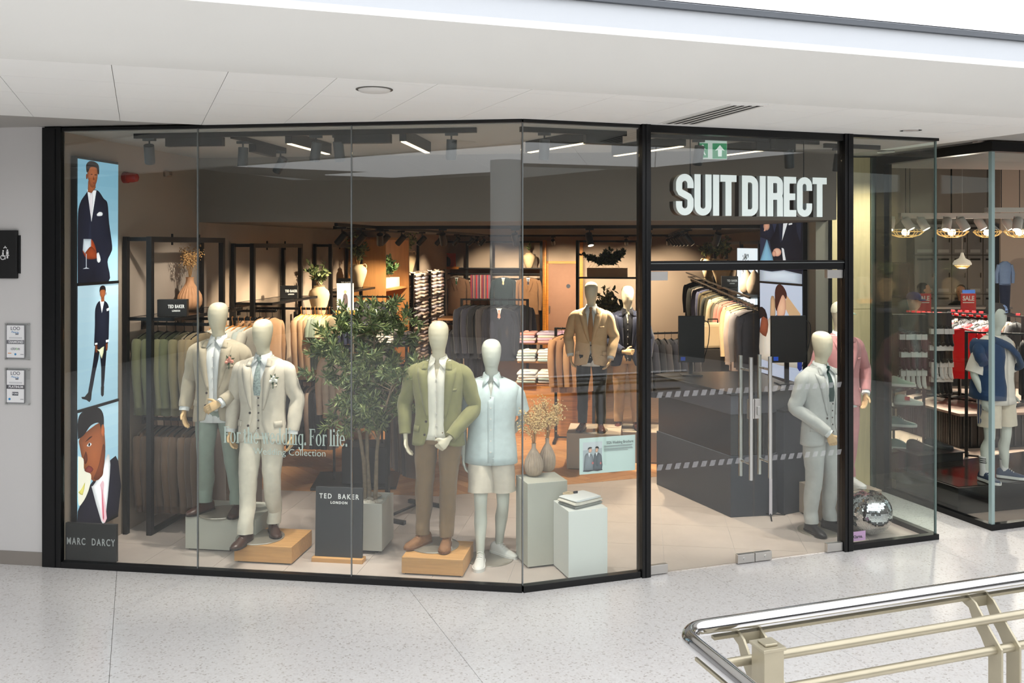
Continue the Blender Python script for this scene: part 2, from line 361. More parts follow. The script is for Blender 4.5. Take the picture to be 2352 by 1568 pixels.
# award plaques
def plaque(px, py, rank, award_lab, rcol, kind):
    p = on_left_wall(px, py, -.012)
    t = thing('wall_plaque', award_lab, 'plaque', p, A_ROT, 'award plaques on the mall wall')
    MB().box(-.112, .112, -.004, .004, -.15, .15).build('acrylic_plate', MATS['plaque_acrylic'], t, bev=.001)
    MB().box(-.095, .068, -.0055, -.004, -.135, .135).build('paper', M('plaque_paper', (240, 240, 240), .7), t)
    fr = MB()
    for a in ((-.095, -.091, -.135, .135), (.064, .068, -.135, .135), (-.095, .068, -.135, -.131), (-.095, .068, .131, .135)): fr.box(a[0], a[1], -.0068, -.0055, a[2], a[3])
    fr.box(-.091, .064, -.0068, -.0055, -.02, .012).build('printed_border', M('print_' + rank.lower(), rcol, .7), t)
    for sx in (-1, 1):
        for sz in (-1, 1):
            MB().tube([(sx * .1, .012, sz * .14), (sx * .1, -.012, sz * .14)], .006, 10).build('standoff', STEEL, t, smooth=True)
    ink = M('print_ink', (70, 72, 86), .7); blue = M('print_blue', (58, 140, 196), .7)
    text('LOO', .04, ink, t, (-.014, -.0062, .105), ext=.0004); text('Awards', .022, blue, t, (-.016, -.0062, .075), (pi / 2, .12, 0), ext=.0004)
    text('2024' if kind else '2025', .014, ink, t, (.0, -.0062, .06), ext=.0004, off=.0006)
    MB().box(-.07, .045, -.0062, -.0055, .032, .034).box(-.07, .045, -.0062, -.0055, .026, .028).build('small_print', M('print_faint', (150, 150, 156), .7), t)
    text(rank, .027, M('print_pale', (228, 228, 230), .7), t, (-.008, -.0072, -.004), ext=.0003, off=.0008)
    if kind:
        text('citr', .036, ink, t, (-.03, -.0062, -.058), ext=.0004); text('o', .036, M('print_green', (96, 170, 60), .7), t, (.0, -.0062, -.058), ext=.0004); text('n', .036, ink, t, (.018, -.0062, -.058), ext=.0004)
        b = MB(); disc(b, -.014, -.103, .009, -.0055, th=.0008); b.build('blue_mark', blue, t)
        MB().box(-.08, -.05, -.0062, -.0055, -.098, -.092).build('orange_mark', M('print_orange', (226, 150, 90), .7), t)
    else:
        MB().box(-.042, .012, -.0062, -.0055, -.073, -.045).build('logo_block', M('print_dark', (56, 60, 70), .7), t)
        text('TORK', .02, M('print_pale', (228, 228, 230), .7), t, (-.015, -.0068, -.059), ext=.0003, off=.0006)
        b = MB(); disc(b, -.066, -.103, .010, -.0055, th=.0008); b.build('blue_mark', blue, t)
    MB().box(.03, .058, -.0062, -.0055, -.106, -.101).build('grey_mark', M('print_faint', (150, 150, 156), .7), t)
MATS['plaque_acrylic'] = glass_mat('plaque_acrylic', (.93, .94, .94), .08)
plaque(40, 784, 'DIAMOND', 'clear acrylic award plaque reading DIAMOND, upper of two on the wall', (120, 120, 124), 1)
plaque(40, 887, 'PLATINUM', 'clear acrylic award plaque reading PLATINUM, lower of two on the wall', (88, 88, 92), 0)

# ceiling fittings in the mall
p = onz(860, 205, 3.53)
t = thing('ceiling_hatch', 'round white ceiling speaker cover above the window', 'ceiling cover', p)
MB().lathe([(.098, 0), (.098, -.006), (.09, -.014), (.05, -.02), (0.001, -.021)][::-1], 32).build('cover', M('cover_white', (214, 212, 208), .6), t, smooth=True)
MB().lathe([(.112, -.001), (.112, -.004), (.1, -.004), (.1, -.001)], 32, cap=False).build('gap_ring', M('cover_ring', (90, 88, 84), .7), t)
gp = onz(1635, 263, 3.53)
t = thing('air_grille', 'white linear air diffuser with dark slots in the mall ceiling', 'air vent', gp, B_ROT + .35)
dv = [(1520, 282), (1600, 283), (1755, 241), (1675, 240)]
q = [onz(a, b, 3.53) - gp for a, b in dv]; Ri = Matrix.Rotation(-(B_ROT + .35), 3, 'Z'); q = [Ri @ p_ for p_ in q]
MB().slab([p_ * 1.08 for p_ in q], -.006, 0).build('frame', CEIL, t)
dk = M('slot_dark', (40, 40, 40), .9); lt = M('slat_white', (205, 203, 199), .6)
for k in range(9):
    a, b = k / 9 + .012, (k + 1) / 9 - .012
    pts = [q[0].lerp(q[1], a), q[0].lerp(q[1], b), q[3].lerp(q[2], b), q[3].lerp(q[2], a)]
    MB().slab(pts, -.009, -.006).build('slot' if k % 2 else 'slat', dk if k % 2 else lt, t)
for p, lb in ((Vector((3.78, 9.15, 3.53)), 'recessed round downlight added to brighten the wood clad column'), (onz(2092, 299, 3.53), 'small recessed round downlight in the mall ceiling above the corner glass')):  # the first downlight is added to brighten the wood column
  t = thing('downlight', lb, 'downlight', p, 0, 'mall ceiling downlights')
  if p.y > 9: pt_light('added_downlight_beam', 'SPOT', (0, 0, -.02), 120, (1, .93, .84), t, .05, 120, .8, (0, .25, -2))
  MB().lathe([(.085, -.004), (.085, 0), (.06, 0), (.06, -.004)], 24, cap=False).build('ring', CEIL, t)
  MB().lathe([(.059, -.002), (.03, -.001), (.001, -.001)], 20).build('lens', M('downlight_lens', (200, 190, 185), .3), t)

# ================================================================ SHOPFRONT
ZT = 3.50
f_ = struct('trim_3', 'wide black frame post at the mall wall end of the shopfront', MB().slab([S(-.165, -.03), S(-.002, -.03), S(-.002, .022), S(-.165, .022)], -.004, 3.535), BLKF, 'frame post', bev=.003)
MB().slab([S(-.06, -.036), S(-.048, -.036), S(-.048, -.03), S(-.06, -.03)], 0, 3.52).build('groove_strip', BLACK, f_)
def rail_ab(name, label, z0, z1, segs, d0=-.03, d1=.03):
    mb = MB()
    for (fn_, a, b) in segs: mb.slab([fn_(a, d0), fn_(b, d0), fn_(b, d1), fn_(a, d1)], z0, z1)
    return struct(name, label, mb, BLKF, 'frame rail', bev=.002)
UC = 3.734
rail_ab('trim_4', 'black sill channel under the long window', -.004, .045, [(S, 0, UC)])
rail_ab('trim_5', 'black head channel over the long window', 3.505, 3.53, [(S, 0, UC)], -.02, .02)
rail_ab('trim_6', 'black sill channel of the window between corner and door', -.004, .045, [(K, 0, .965)])
rail_ab('trim_7', 'black head channel of the window between corner and door', 3.505, 3.53, [(K, 0, .965)], -.02, .02)
def pane(name, label, fn_, a, b, z0, z1, th=.012, mat=None, par=None, v=0.):
    o = MB().slab([fn_(a, v - th / 2), fn_(b, v - th / 2), fn_(b, v + th / 2), fn_(a, v + th / 2)], z0, z1).build(name, mat or GLASS, par)
    if par is None: tag(o, label, 'window', 'shopfront glass panes', 'structure')
    return o
us = [0.0, 1.155, 2.41, UC - .006]
labs = ['tall shop window pane nearest the black wall post', 'tall middle pane of the long shop window', 'tall shop window pane ending at the glass corner']
for i in range(3): pane('window_%d' % (i + 1), labs[i], S, us[i] + .005, us[i + 1] - .005, .04, 3.51)
pane('window_4', 'shop window pane between the glass corner and the door', K, .004, .965, .04, 3.51)
JM = M('silicone_joint', (118, 122, 122), .3, .2)
for i, (fn_, a) in enumerate(((S, us[1]), (S, us[2]), (K, 0.))):
    o = MB().slab([fn_(a - .004, -.009), fn_(a + .004, -.009), fn_(a + .004, .009), fn_(a - .004, .009)], .045, 3.505).build('trim_%d' % (8 + i), JM)
    tag(o, ['thin grey glass joint beside the wedding slogan', 'thin grey glass joint in front of the olive tree', 'thin grey glass joint at the window corner'][i], 'glass joint', kind='structure')
# door frame: posts at KU 0.965..1.045 and 2.86..2.94
P1, P2 = .972, 2.868
for nm, lb, a, b in (('trim_11', 'black door post next to the brochure poster', P1, P1 + .075), ('trim_12', 'black door post next to the corner window', P2, P2 + .085)):
    o = struct(nm, lb, MB().slab([K(a, -.045), K(b, -.045), K(b, .06), K(a, .06)], -.004, 3.535), BLKF, 'frame post', bev=.003)
    MB().slab([K(a + .03, -.052), K(a + .04, -.052), K(a + .04, -.045), K(a + .03, -.045)], 0, 3.53).build('cover_strip', BLACK, o)
tr = struct('trim_13', 'black transom bar above the glass doors', MB().slab([K(P1 + .075, -.03), K(P2, -.03), K(P2, .05), K(P1 + .075, .05)], 2.385, 2.462), BLKF, 'transom', bev=.003)
MB().slab([K(P1 + .075, -.034), K(P2, -.034), K(P2, -.03), K(P1 + .075, -.03)], 2.44, 2.446).build('bead', JM, tr)
struct('trim_14', 'black head bar over the sign panel', MB().slab([K(P1 + .075, -.03), K(P2, -.03), K(P2, .05), K(P1 + .075, .05)], 3.47, 3.53), BLKF, 'frame rail', bev=.003)
pane('window_5', 'glass panel above the doors behind which the sign hangs', K, P1 + .08, P2 - .003, 2.465, 3.47)
pane('window_6', 'narrow corner window pane with the purple sticker', K, P2 + .09, 3.855, .04, 3.51)
pane('window_7', 'side pane returning from the corner window towards the wood panel', lambda a, d: K(3.86 + d, a), .006, 1.42, .04, 3.51, mat=GLASSG)
for nm, lb, sg_ in (('trim_15', 'black sill under the corner window', (-.004, .045)), ('trim_16', 'thin black head of the corner window', (3.505, 3.53))):
    struct(nm, lb, MB().slab([K(P2 + .085, -.03), K(3.875, -.03), K(3.875, .03), K(P2 + .085, .03)], *sg_).slab([K(3.82, .03), K(3.885, .03), K(3.885, 1.43), K(3.82, 1.43)], *sg_), BLKF, 'frame rail', bev=.002)
struct('trim_17', 'thin black end strip of the side pane', MB().slab([K(3.84, 1.42), K(3.88, 1.42), K(3.88, 1.45), K(3.84, 1.45)], 0, 3.53), BLKF, 'frame strip')
struct('trim_18', 'green glass edge at the outer corner of the corner window', MB().slab([K(3.852, -.008), K(3.868, -.008), K(3.868, .008), K(3.852, .008)], .045, 3.505), M('glass_edge_green', (92, 112, 108), .15, spec=.8), 'glass edge')
# doors
PF = M('patch_fitting_satin', (206, 204, 200), .35, .9)
D0, D1 = P1 + .08, P2 - .004; DM = (D0 + D1) / 2 + .045
def door(n, a, b, lab, inner):
    d = thing('door_%d' % n, lab, 'door', K(a if inner == 1 else b, 0, 0), B_ROT); d['kind'] = 'structure'
    s = 1 if inner == 1 else -1; w = abs(b - a)
    def bx(x0, x1, y0, y1, z0, z1): return MB().box(min(s * x0, s * x1), max(s * x0, s * x1), y0, y1, z0, z1)
    bx(.003, w - .003, -.006, .006, .012, 2.375).build('glass_leaf', GLASS, d)
    for nm, x0, x1, z0, z1 in (('bottom_patch', .0, .155, .005, .075), ('top_patch', .0, .155, 2.31, 2.38), ('lock_patch', w - .16, w - .003, .005, .075)):
        o = bx(x0, x1, -.02, .02, z0, z1).build(nm, PF, d, bev=.002)
        if nm == 'lock_patch': MB().tube([(s * (w - .1), -.02, .04), (s * (w - .1), -.027, .04)], .013, 14).build('lock_cylinder', STEEL, o, smooth=True)
    pl = bx(w - .055, w - .003, -.016, .016, 1.17, 1.33).build('lock_plate', PF, d, bev=.002)
    if n == 2: bx(w - .045, w - .02, -.03, -.016, 1.2, 1.27).build('keeper', STEEL, pl, bev=.002)
    hx = w - .075 if n == 1 else w - .105
    for y in (-.075, .075):
        h = MB().tube([(s * hx, y, .69), (s * hx, y, 1.68)], .0165, 16).build('pull_handle', STEEL, d, smooth=True)
        for z in (.82, 1.575): MB().tube([(s * hx, y, z), (s * hx, math.copysign(.006, y), z)], .011, 12).build('standoff', STEEL, h, smooth=True)
    fr = MATS.get('frosted_dash') or film_mat('frosted_dash', (206, 206, 208), .2)
    for zz in (.815, 1.385):
        k = 0; x = .06
        while x < w - .05:
            MB().plate([(s * x, -.0064, zz), (s * x + .045, -.0064, zz), (s * x + .062, -.0064, zz + .045), (s * x + .017, -.0064, zz + .045)], (0, -1, 0), .0004).build('frosted_dash', fr, d)
            x += .079
    return d
door(1, D0, DM, 'left-opening glass door leaf hinged beside the brochure poster', 1)
door(2, DM, D1, 'glass door leaf hinged beside the grey suit mannequin', 2)

# lettering on the glass
VIN = film_mat('vinyl_mint', (206, 224, 214), .6)
def vinyl(px, py, fn_=S):
    dx = (px - CX) / F_PX; n_ = SB; t = (SO.dot(SB) - .008) / (dx * n_.x + n_.y); return Vector((t * dx, t, CAM_H + (HY - py) / F_PX * t))
c = vinyl(655, 1003)
t = thing('window_lettering', 'pale mint slogan For the wedding. For life. on the long window', 'lettering', c, A_ROT)
SLOGAN = t
c2 = vinyl(665, 1039)
t = thing('window_lettering', 'small pale line Wedding Collection under the slogan on the window', 'lettering', c2, A_ROT)
text('Wedding Collection', .072, VIN, t, (0, 0, 0), ext=.0004)
# serif slogan drawn stroke by stroke
def serif(s, h, mb, x0):
    st = h * .17; th = h * .055; xh = h * .68
    def vb(x, z0, z1, w=None): mb.box(x, x + (w or st), -.0008, 0, z0, z1)
    def hb(x, x1, z, w=None): mb.box(x, x1, -.0008, 0, z, z + (w or th))
    def arc(cx, cz, rx, rz, a0, a1, n=14, thick=st, thin=th):
        o = []; i_ = []
        for k in range(n + 1):
            a = a0 + (a1 - a0) * k / n; w = thin + (thick - thin) * abs(math.cos(a)) ** 1.5
            o.append((cx + rx * math.cos(a), cz + rz * math.sin(a))); i_.append((cx + (rx - w) * math.cos(a), cz + (rz - (thin + (thick - thin) * abs(math.cos(a)) ** 1.5 * .4)) * math.sin(a)))
        for k in range(n): mb.plate([(o[k][0], 0, o[k][1]), (o[k + 1][0], 0, o[k + 1][1]), (i_[k + 1][0], 0, i_[k + 1][1]), (i_[k][0], 0, i_[k][1])], (0, -1, 0), .0008)
    def foot(x, z, w=None): hb(x - st * .45, x + st * 1.45, z)
    x = x0; D = pi / 180
    for ch in s:
        if ch == ' ': x += h * .26; continue
        if ch == 'F':
            vb(x + st * .5, 0, h); foot(x + st * .5, 0); hb(x, x + h * .62, h - th); vb(x + h * .585, h - h * .22, h, th * .8); hb(x + st, x + h * .46, h * .52); vb(x + h * .43, h * .42, h * .65, th * .8); x += h * .72
        elif ch == 'o': arc(x + xh * .45, xh / 2, xh * .45, xh / 2 + .003, 0, 2 * pi, 26); x += xh * 1.0
        elif ch == 'r': vb(x + st * .4, 0, xh); foot(x + st * .4, 0); arc(x + h * .37, xh * .66, h * .2, xh * .34, 60 * D, 180 * D, 8, th * 1.2); mb.box(x + h * .38, x + h * .48, -.0008, 0, xh * .8, xh); x += h * .52
        elif ch == 't': vb(x + h * .08, 0, h * .86); hb(x, x + h * .34, xh - th); arc(x + h * .27, h * .1, h * .18, h * .1, 180 * D, 330 * D, 6, th); x += h * .42
        elif ch == 'h': vb(x + st * .4, 0, h); foot(x + st * .4, 0); arc(x + h * .34, xh * .62, h * .21, xh * .38, 0, 170 * D, 10); vb(x + h * .55 - st, 0, xh * .62); foot(x + h * .55 - st, 0); x += h * .7
        elif ch == 'e': arc(x + xh * .43, xh / 2, xh * .43, xh / 2, 8 * D, 325 * D, 24); hb(x + st * .6, x + xh * .86, xh * .5); x += xh * .95
        elif ch == 'w':
            for a, b in ((0, .2), (.34, .2), (.34, .54), (.68, .54)):
                w = st if a < b else th * 1.3; mb.plate([(x + a * h, 0, xh), (x + a * h + w, 0, xh), (x + b * h + w, 0, 0), (x + b * h, 0, 0)], (0, -1, 0), .0008)
            hb(x - h * .05, x + h * .18, xh - th); hb(x + h * .6, x + h * .82, xh - th); x += h * .86
        elif ch in 'dg':
            arc(x + xh * .42, xh / 2, xh * .42, xh / 2, 0, 2 * pi, 24); vb(x + xh * .84 - st, (0 if ch == 'd' else -h * .12), (h if ch == 'd' else xh))
            if ch == 'd': foot(x + xh * .84 - st, 0)
            else: arc(x + xh * .45, -h * .12, xh * .39, h * .2, 180 * D, 360 * D, 12)
            x += xh * 1.02
        elif ch == 'i': vb(x + st * .4, 0, xh); foot(x + st * .4, 0); mb.box(x + st * .4, x + st * 1.4, -.0008, 0, h * .85, h * .85 + st); x += h * .36
        elif ch == 'n': vb(x + st * .4, 0, xh); foot(x + st * .4, 0); arc(x + h * .34, xh * .62, h * .21, xh * .38, 0, 170 * D, 10); vb(x + h * .55 - st, 0, xh * .62); foot(x + h * .55 - st, 0); x += h * .7
        elif ch == 'l': vb(x + st * .4, 0, h); foot(x + st * .4, 0); x += h * .34
        elif ch == 'f': vb(x + h * .1, 0, h * .78); foot(x + h * .1, 0); hb(x, x + h * .36, xh - th); arc(x + h * .28, h * .78, h * .18, h * .22, 50 * D, 180 * D, 8, th * 1.5); x += h * .38
        elif ch == '.': mb.box(x, x + st, -.0008, 0, 0, st); x += st * 1.5
    return x
_m = MB(); _w = serif('For the wedding. For life.', .128, _m, 0)
_m.xf(Matrix.Translation((-.505, 0, -.06)) @ Matrix.Diagonal((1.01 / _w, 1, 1, 1))).build('letter_strokes', VIN, SLOGAN)
# ================================================================ SHOP SHELL
TAUPE = M('taupe_wall_paint', (168, 150, 134), .85, var=.02, vs=1.5)
GREIGE = M('greige_paint', (172, 165, 150), .85, var=.02, vs=1.5)
VB = 15.0; UR = 6.29; ZC = 3.5; ZL = 2.83; VBK = 2.22
struct('wall_shop_left', 'taupe side wall behind the clothing bays', MB().slab([S(-.15, .024), S(0, .024), S(0, VB), S(-.15, VB)], 0, ZC), TAUPE, 'wall')
struct('wall_shop_back', 'brown rear wall behind the hanging suits', MB().slab([S(-.15, VB), S(9, VB), S(9, VB + .15), S(-.15, VB + .15)], 0, ZC), TAUPE, 'wall')
_rw = [Vector((2.98, 10.55, 0)), Vector((2.98 + .118 * 11, 21.5, 0))]
struct('wall_shop_right', 'taupe side wall behind the long right-hand clothes rail', MB().wall(_rw[0] + Vector((.55, 0, 0)), _rw[1] + Vector((.55, 0, 0)), -.15, 0, ZC), TAUPE, 'wall')
struct('trim_19', 'greige pillar beside the right video screen', MB().slab([(3.286, 9.35), (3.14, 9.36), (3.13, 9.75), (2.93, 10.55), (3.6, 10.55), (3.35, 9.6)], 0, ZC), GREIGE, 'pillar')
_ce = [S(-.15, .03), S(UC, .03), K(3.85, .03), K(3.85, 1.45), Vector((3.6, 10.6, 0)), S(7.6, VBK + .2), S(-.15, VBK + .2)]
struct('ceiling_shop', 'grey shop ceiling above the window display', MB().slab([_ce[0], _ce[1], _ce[2], _ce[3], _ce[4], _ce[6]], ZC, ZC + .03), M('shop_ceiling', (176, 170, 163), .9), 'ceiling')
struct('wall_bulkhead', 'dark taupe bulkhead dropping from the shop ceiling', MB().slab([S(0, VBK), S(6.45, VBK), S(6.45, VBK + .12), S(0, VBK + .12)], ZL, ZC), M('bulkhead_paint', (128, 120, 112), .9), 'bulkhead')
struct('ceiling_shop_low', 'lower dark ceiling over the rear of the shop', MB().slab([S(0, VBK + .12), S(6.4, VBK + .12), (3.2, 9.4), (3.55, 10.5), (5.3, 21.4), S(8.3, VB), S(0, VB)], ZL, ZL + .05), M('low_ceiling', (96, 88, 82), .9), 'ceiling')
struct('wall_column_wood', 'light wood clad column between the two shops', MB().box(3.36, 3.845, 9.72, 10.1, 1.905, 3.53).box(3.36, 3.845, 9.72, 10.1, -.004, 1.9).box(3.37, 3.84, 9.73, 10.1, 1.8, 2.0), wood('ash_wood', (228, 206, 160), .45, 'z', .06), 'column', bev=.002)
pl_ = struct('wall_column_steel', 'grey green brushed steel column beside the wood cladding', MB().box(3.85, 4.03, 9.7, 9.9, -.004, 3.53), M('column_steel', (128, 140, 132), .3, .8, var=.05, vs=3, stretch=(8, 8, .3)), 'column', bev=.006)
MB().box(3.9, 3.975, 9.692, 9.7, 2.22, 2.32).build('cover_plate', M('beige_plate', (190, 174, 146), .5), pl_, bev=.002)
# floors
TILE = M('beige_floor_tile', (190, 177, 168), .38, var=.05, vs=5, bump=.03, bs=40)
sf = struct('floor_shop', 'beige tiled shop floor behind the window', MB().slab([S(0, .0), S(UC, 0), K(3.86, 0), K(3.86, 1.42), Vector((3.6, 10.6, 0)), Vector((5.2, 22.5, 0)), S(0, VB)], -.0115, -.0075), M('tile_joint', (186, 174, 160), .8), 'floor')
kd = KO.xy.dot(KB.xy); sd = SO.xy.dot(SB.xy)
for i in range(0, 13):
    for j in range(0, 7):
        u0, v0 = i * .6, j * .6
        pg = [tuple(S(u0 + a * .6 + (.0015 if a == 0 else -.0015), v0 + b * .6 + (.0015 if b == 0 else -.0015)).xy) for a, b in ((0, 0), (1, 0), (1, 1), (0, 1))]
        kv = min((Vector((p[0], p[1], 0)) - KO).dot(KB) for p in pg)
        if v0 > 2.42 and kv > 2.7: continue
        pg = poly_clip(pg, (-KB.x, -KB.y), -kd - .02)
        if len(pg) > 2: pg = poly_clip(pg, (KA.x, KA.y), KO.xy.dot(KA.xy) + 3.84)
        if len(pg) > 2: MB().slab(pg, -.0075, 0).build('tile', TILE, sf)
OAK = [wood('oak_plank_a', (186, 136, 90), .4, 'x', .1), wood('oak_plank_b', (176, 126, 82), .4, 'x', .1), wood('oak_plank_c', (194, 146, 100), .4, 'x', .1)]
wf = struct('floor_wood', 'warm oak herringbone floor in the rear of the shop', MB().slab([tuple(p) for p in poly_clip(poly_clip([tuple(S(0, 2.42).xy), tuple(S(8.3, 2.42).xy), tuple(S(8.3, VB).xy), tuple(S(0, VB).xy)], (-KB.x, -KB.y), -kd - 2.7), (0, -1), -9)], -.0075, -.001), M('oak_joint', (120, 84, 54), .7), 'floor')
PL, PW = .72, .12; planks = []
for i in range(-14, 80):
    for j in range(-2, 10):
        for h in (0, 1):
            # herringbone: pairs of planks at right angles, turned 45 degrees
            bx = (i * PW + j * PL); by = (i * PW - j * PL)
            r = (bx, by, bx + PL, by + PW) if h == 0 else (bx + PL - PW + PW, by + PW - PL + 0, bx + PL + PW, by + PW)
            planks.append(r)
seen = []
cr = math.cos(pi / 4)
for x0, y0, x1, y1 in planks:
    pg = []
    for x, y in ((x0, y0), (x1, y0), (x1, y1), (x0, y1)):
        x += .0012 * (1 if x == x0 else -1); y += .0012 * (1 if y == y0 else -1)
        u, v = (x - y) * cr, (x + y) * cr; pg.append((u, v + 2.0))
    pg = poly_clip(poly_clip(poly_clip(poly_clip(pg, (0, -1), -2.42), (0, 1), VB), (-1, 0), 0), (1, 0), 8.2)
    if len(pg) < 3: continue
    pg = [tuple(S(a, b).xy) for a, b in pg]
    pg = poly_clip(pg, (-KB.x, -KB.y), -kd - 2.7)
    if len(pg) < 3: continue
    c = sum((Vector(p) for p in pg), Vector((0, 0))) / len(pg)
    if c.x > 3.1 + (c.y - 10) * .13: continue
    seen.append((c.length, pg))
seen.sort(key=lambda q: q[0]); rest = MB()
for k, (d, pg) in enumerate(seen):
    if k < 290: MB().slab(pg, -.001, .002).build('plank', OAK[k % 3], wf)
    else: rest.slab(pg, -.001, .002)
if rest.v: o = rest.build('planks_far', OAK[0], wf); o['kind'] = 'stuff'

# ================================================================ SCREENS
def picture(mb, shapes, w, h, y0=0.):
    "shapes: list of (rgb, [(x,z)...]) in 0..1 of the picture, laid in layers towards -y"
    for k, (rgb, pts) in enumerate(shapes):
        y = y0 - .0004 * (k + 1); P_ = [Vector(((x - .5) * w, y, (z - .5) * h)) for x, z in pts]
        a = sum(P_[i].x * P_[(i + 1) % len(P_)].z - P_[(i + 1) % len(P_)].x * P_[i].z for i in range(len(P_)))
        if a < 0: P_ = P_[::-1]
        c = sum(P_, Vector()) / len(P_); n = len(P_)
        star = len(P_) > 4 and all((P_[i] - c).x * (P_[(i + 1) % n] - c).z - (P_[(i + 1) % n] - c).x * (P_[i] - c).z > 0 for i in range(n))
        if star:   # soft shading of a rounded form: lighter middle, darker rim
            hi = C(*(min(255, q * 1.10 + 4) for q in rgb)); lo = C(*(q * .78 for q in rgb)); m_ = [p.lerp(c, .35) for p in P_]; me_ = C(*(q * 1.02 for q in rgb))
            b = len(mb.v); mb.v += P_ + m_ + [c]
            for i in range(n):
                j = (i + 1) % n; mb.f.append([b + i, b + j, b + n + j, b + n + i]); mb.c.append([lo, lo, me_, me_]); mb.f.append([b + n + i, b + n + j, b + 2 * n]); mb.c.append([me_, me_, hi])
        else: mb.add(P_, [list(range(len(P_)))], C(rgb))
def oval(cx, cz, rx, rz, n=20, a0=0, a1=2 * pi): return [(cx + rx * math.cos(a0 + (a1 - a0) * k / (n - 1 if a1 - a0 < 6.2 else n)), cz + rz * math.sin(a0 + (a1 - a0) * k / (n - 1 if a1 - a0 < 6.2 else n))) for k in range(n)]
def sm(pts, k=4):
    q = smooth_path([(p[0], p[1], 0) for p in pts + [pts[0]]], k); return [(p.x, p.y) for p in q[:-1]]
def grad(c0, c1, n=10, c2=None):
    return [(tuple(c0[i] + (c1[i] - c0[i]) * (k + .5) / n for i in range(3)), [(0, k / n), (1, k / n), (1, (k + 1) / n), (0, (k + 1) / n)]) for k in range(n)]
NAVY, SKIN, SKN2, HAIR, WHT = (24, 27, 44), (150, 84, 48), (110, 56, 32), (30, 22, 20), (238, 240, 244)
BGB = [(112, 160, 184), (140, 186, 206)]
def pic_glass_man():
    s = grad((166, 206, 224), (118, 168, 192))
    s += [(NAVY, sm([(.0, .0), (.0, .5), (.05, .64), (.18, .72), (.28, .76), (.48, .76), (.62, .7), (.72, .66), (.76, .5), (.84, .3), (.8, .24), (.72, .17), (.74, 0)])),
          ((34, 38, 58), [(.2, .2), (.3, .55), (.34, .2)]),
          (WHT, [(.22, .76), (.32, .5), (.44, .76)]), ((222, 216, 222), [(.29, .745), (.27, .66), (.31, .52), (.35, .66), (.345, .745)]),
          (SKIN, [(.23, .74), (.24, .83), (.42, .83), (.42, .78), (.32, .735)]), (SKIN, sm([(.22, .87), (.225, .94), (.3, .975), (.42, .975), (.47, .92), (.45, .84), (.38, .785), (.29, .79)])),
          (HAIR, sm([(.2, .9), (.19, .955), (.26, .99), (.38, .995), (.49, .97), (.5, .9), (.47, .9), (.44, .945), (.3, .945), (.24, .905)])),
          (SKN2, oval(.205, .865, .02, .022)), ((70, 36, 22), [(.3, .89), (.34, .892), (.34, .885), (.3, .882)]), ((70, 36, 22), [(.39, .89), (.44, .892), (.44, .884), (.39, .882)]), (SKN2, [(.36, .88), (.39, .845), (.345, .842)]), ((120, 56, 44), [(.33, .822), (.41, .822), (.37, .812)]),
          (WHT, sm([(.44, .565), (.5, .585), (.58, .58), (.57, .555), (.45, .55)], 2)),
          ((176, 70, 30), sm([(.1, .26), (.16, .33), (.3, .36), (.4, .3), (.44, .22), (.4, .2), (.2, .2)])), ((200, 210, 220), [(.1, .27), (.12, .36), (.3, .36), (.3, .27), (.22, .24), (.16, .24)]), ((150, 62, 26), sm([(.16, .25), (.3, .3), (.44, .24), (.42, .2), (.2, .2)])),
          ((210, 216, 226), [(.175, .24), (.19, .24), (.19, .13), (.26, .12), (.1, .12), (.175, .13)]), (WHT, sm([(.43, .24), (.48, .25), (.53, .19), (.49, .165), (.44, .18)], 2))]
    return s
def pic_walking_man():
    s = grad((150, 186, 204), (186, 214, 228))
    s += [((152, 188, 206), [(.05, .04), (.3, .075), (.62, .09), (.5, .05)]),
          ((20, 22, 34), sm([(.42, .52), (.36, .36), (.28, .2), (.24, .12), (.28, .09), (.33, .12), (.42, .28), (.53, .46)], 2)), ((16, 18, 28), sm([(.5, .5), (.56, .3), (.56, .13), (.62, .13), (.66, .3), (.69, .52)], 2)),
          ((10, 10, 14), [(.08, .105), (.1, .088), (.2, .07), (.27, .045), (.31, .06), (.33, .125), (.25, .13), (.16, .1)]), ((10, 10, 14), [(.55, .145), (.55, .08), (.58, .06), (.62, .07), (.63, .145)]),
          (NAVY, sm([(.38, .5), (.4, .66), (.41, .8), (.5, .86), (.64, .86), (.75, .8), (.75, .64), (.72, .49), (.55, .47)])),
          (WHT, [(.52, .87), (.57, .76), (.64, .87)]), ((214, 206, 212), [(.57, .86), (.575, .77), (.6, .86)]), (SKIN, [(.55, .855), (.55, .9), (.63, .9), (.63, .855)]), (SKIN, sm([(.52, .915), (.525, .95), (.585, .97), (.65, .95), (.65, .91), (.6, .882), (.56, .884)])), (HAIR, sm([(.505, .93), (.52, .975), (.585, .99), (.655, .975), (.665, .925), (.64, .952), (.54, .952)])), (SKN2, oval(.668, .92, .008, .012, 8)),
          (WHT, [(.68, .79), (.75, .8), (.74, .775), (.69, .77)]), (SKN2, sm([(.4, .5), (.44, .51), (.46, .45), (.41, .44)], 2)), (SKN2, sm([(.66, .5), (.71, .5), (.7, .44), (.66, .45)], 2)), ((226, 226, 190), sm([(.42, .47), (.5, .46), (.62, .48), (.56, .38), (.5, .44)], 2)), (WHT, [(.39, .52), (.45, .52), (.45, .505), (.39, .505)]), (WHT, [(.66, .53), (.74, .53), (.73, .51), (.66, .51)])]
    return s
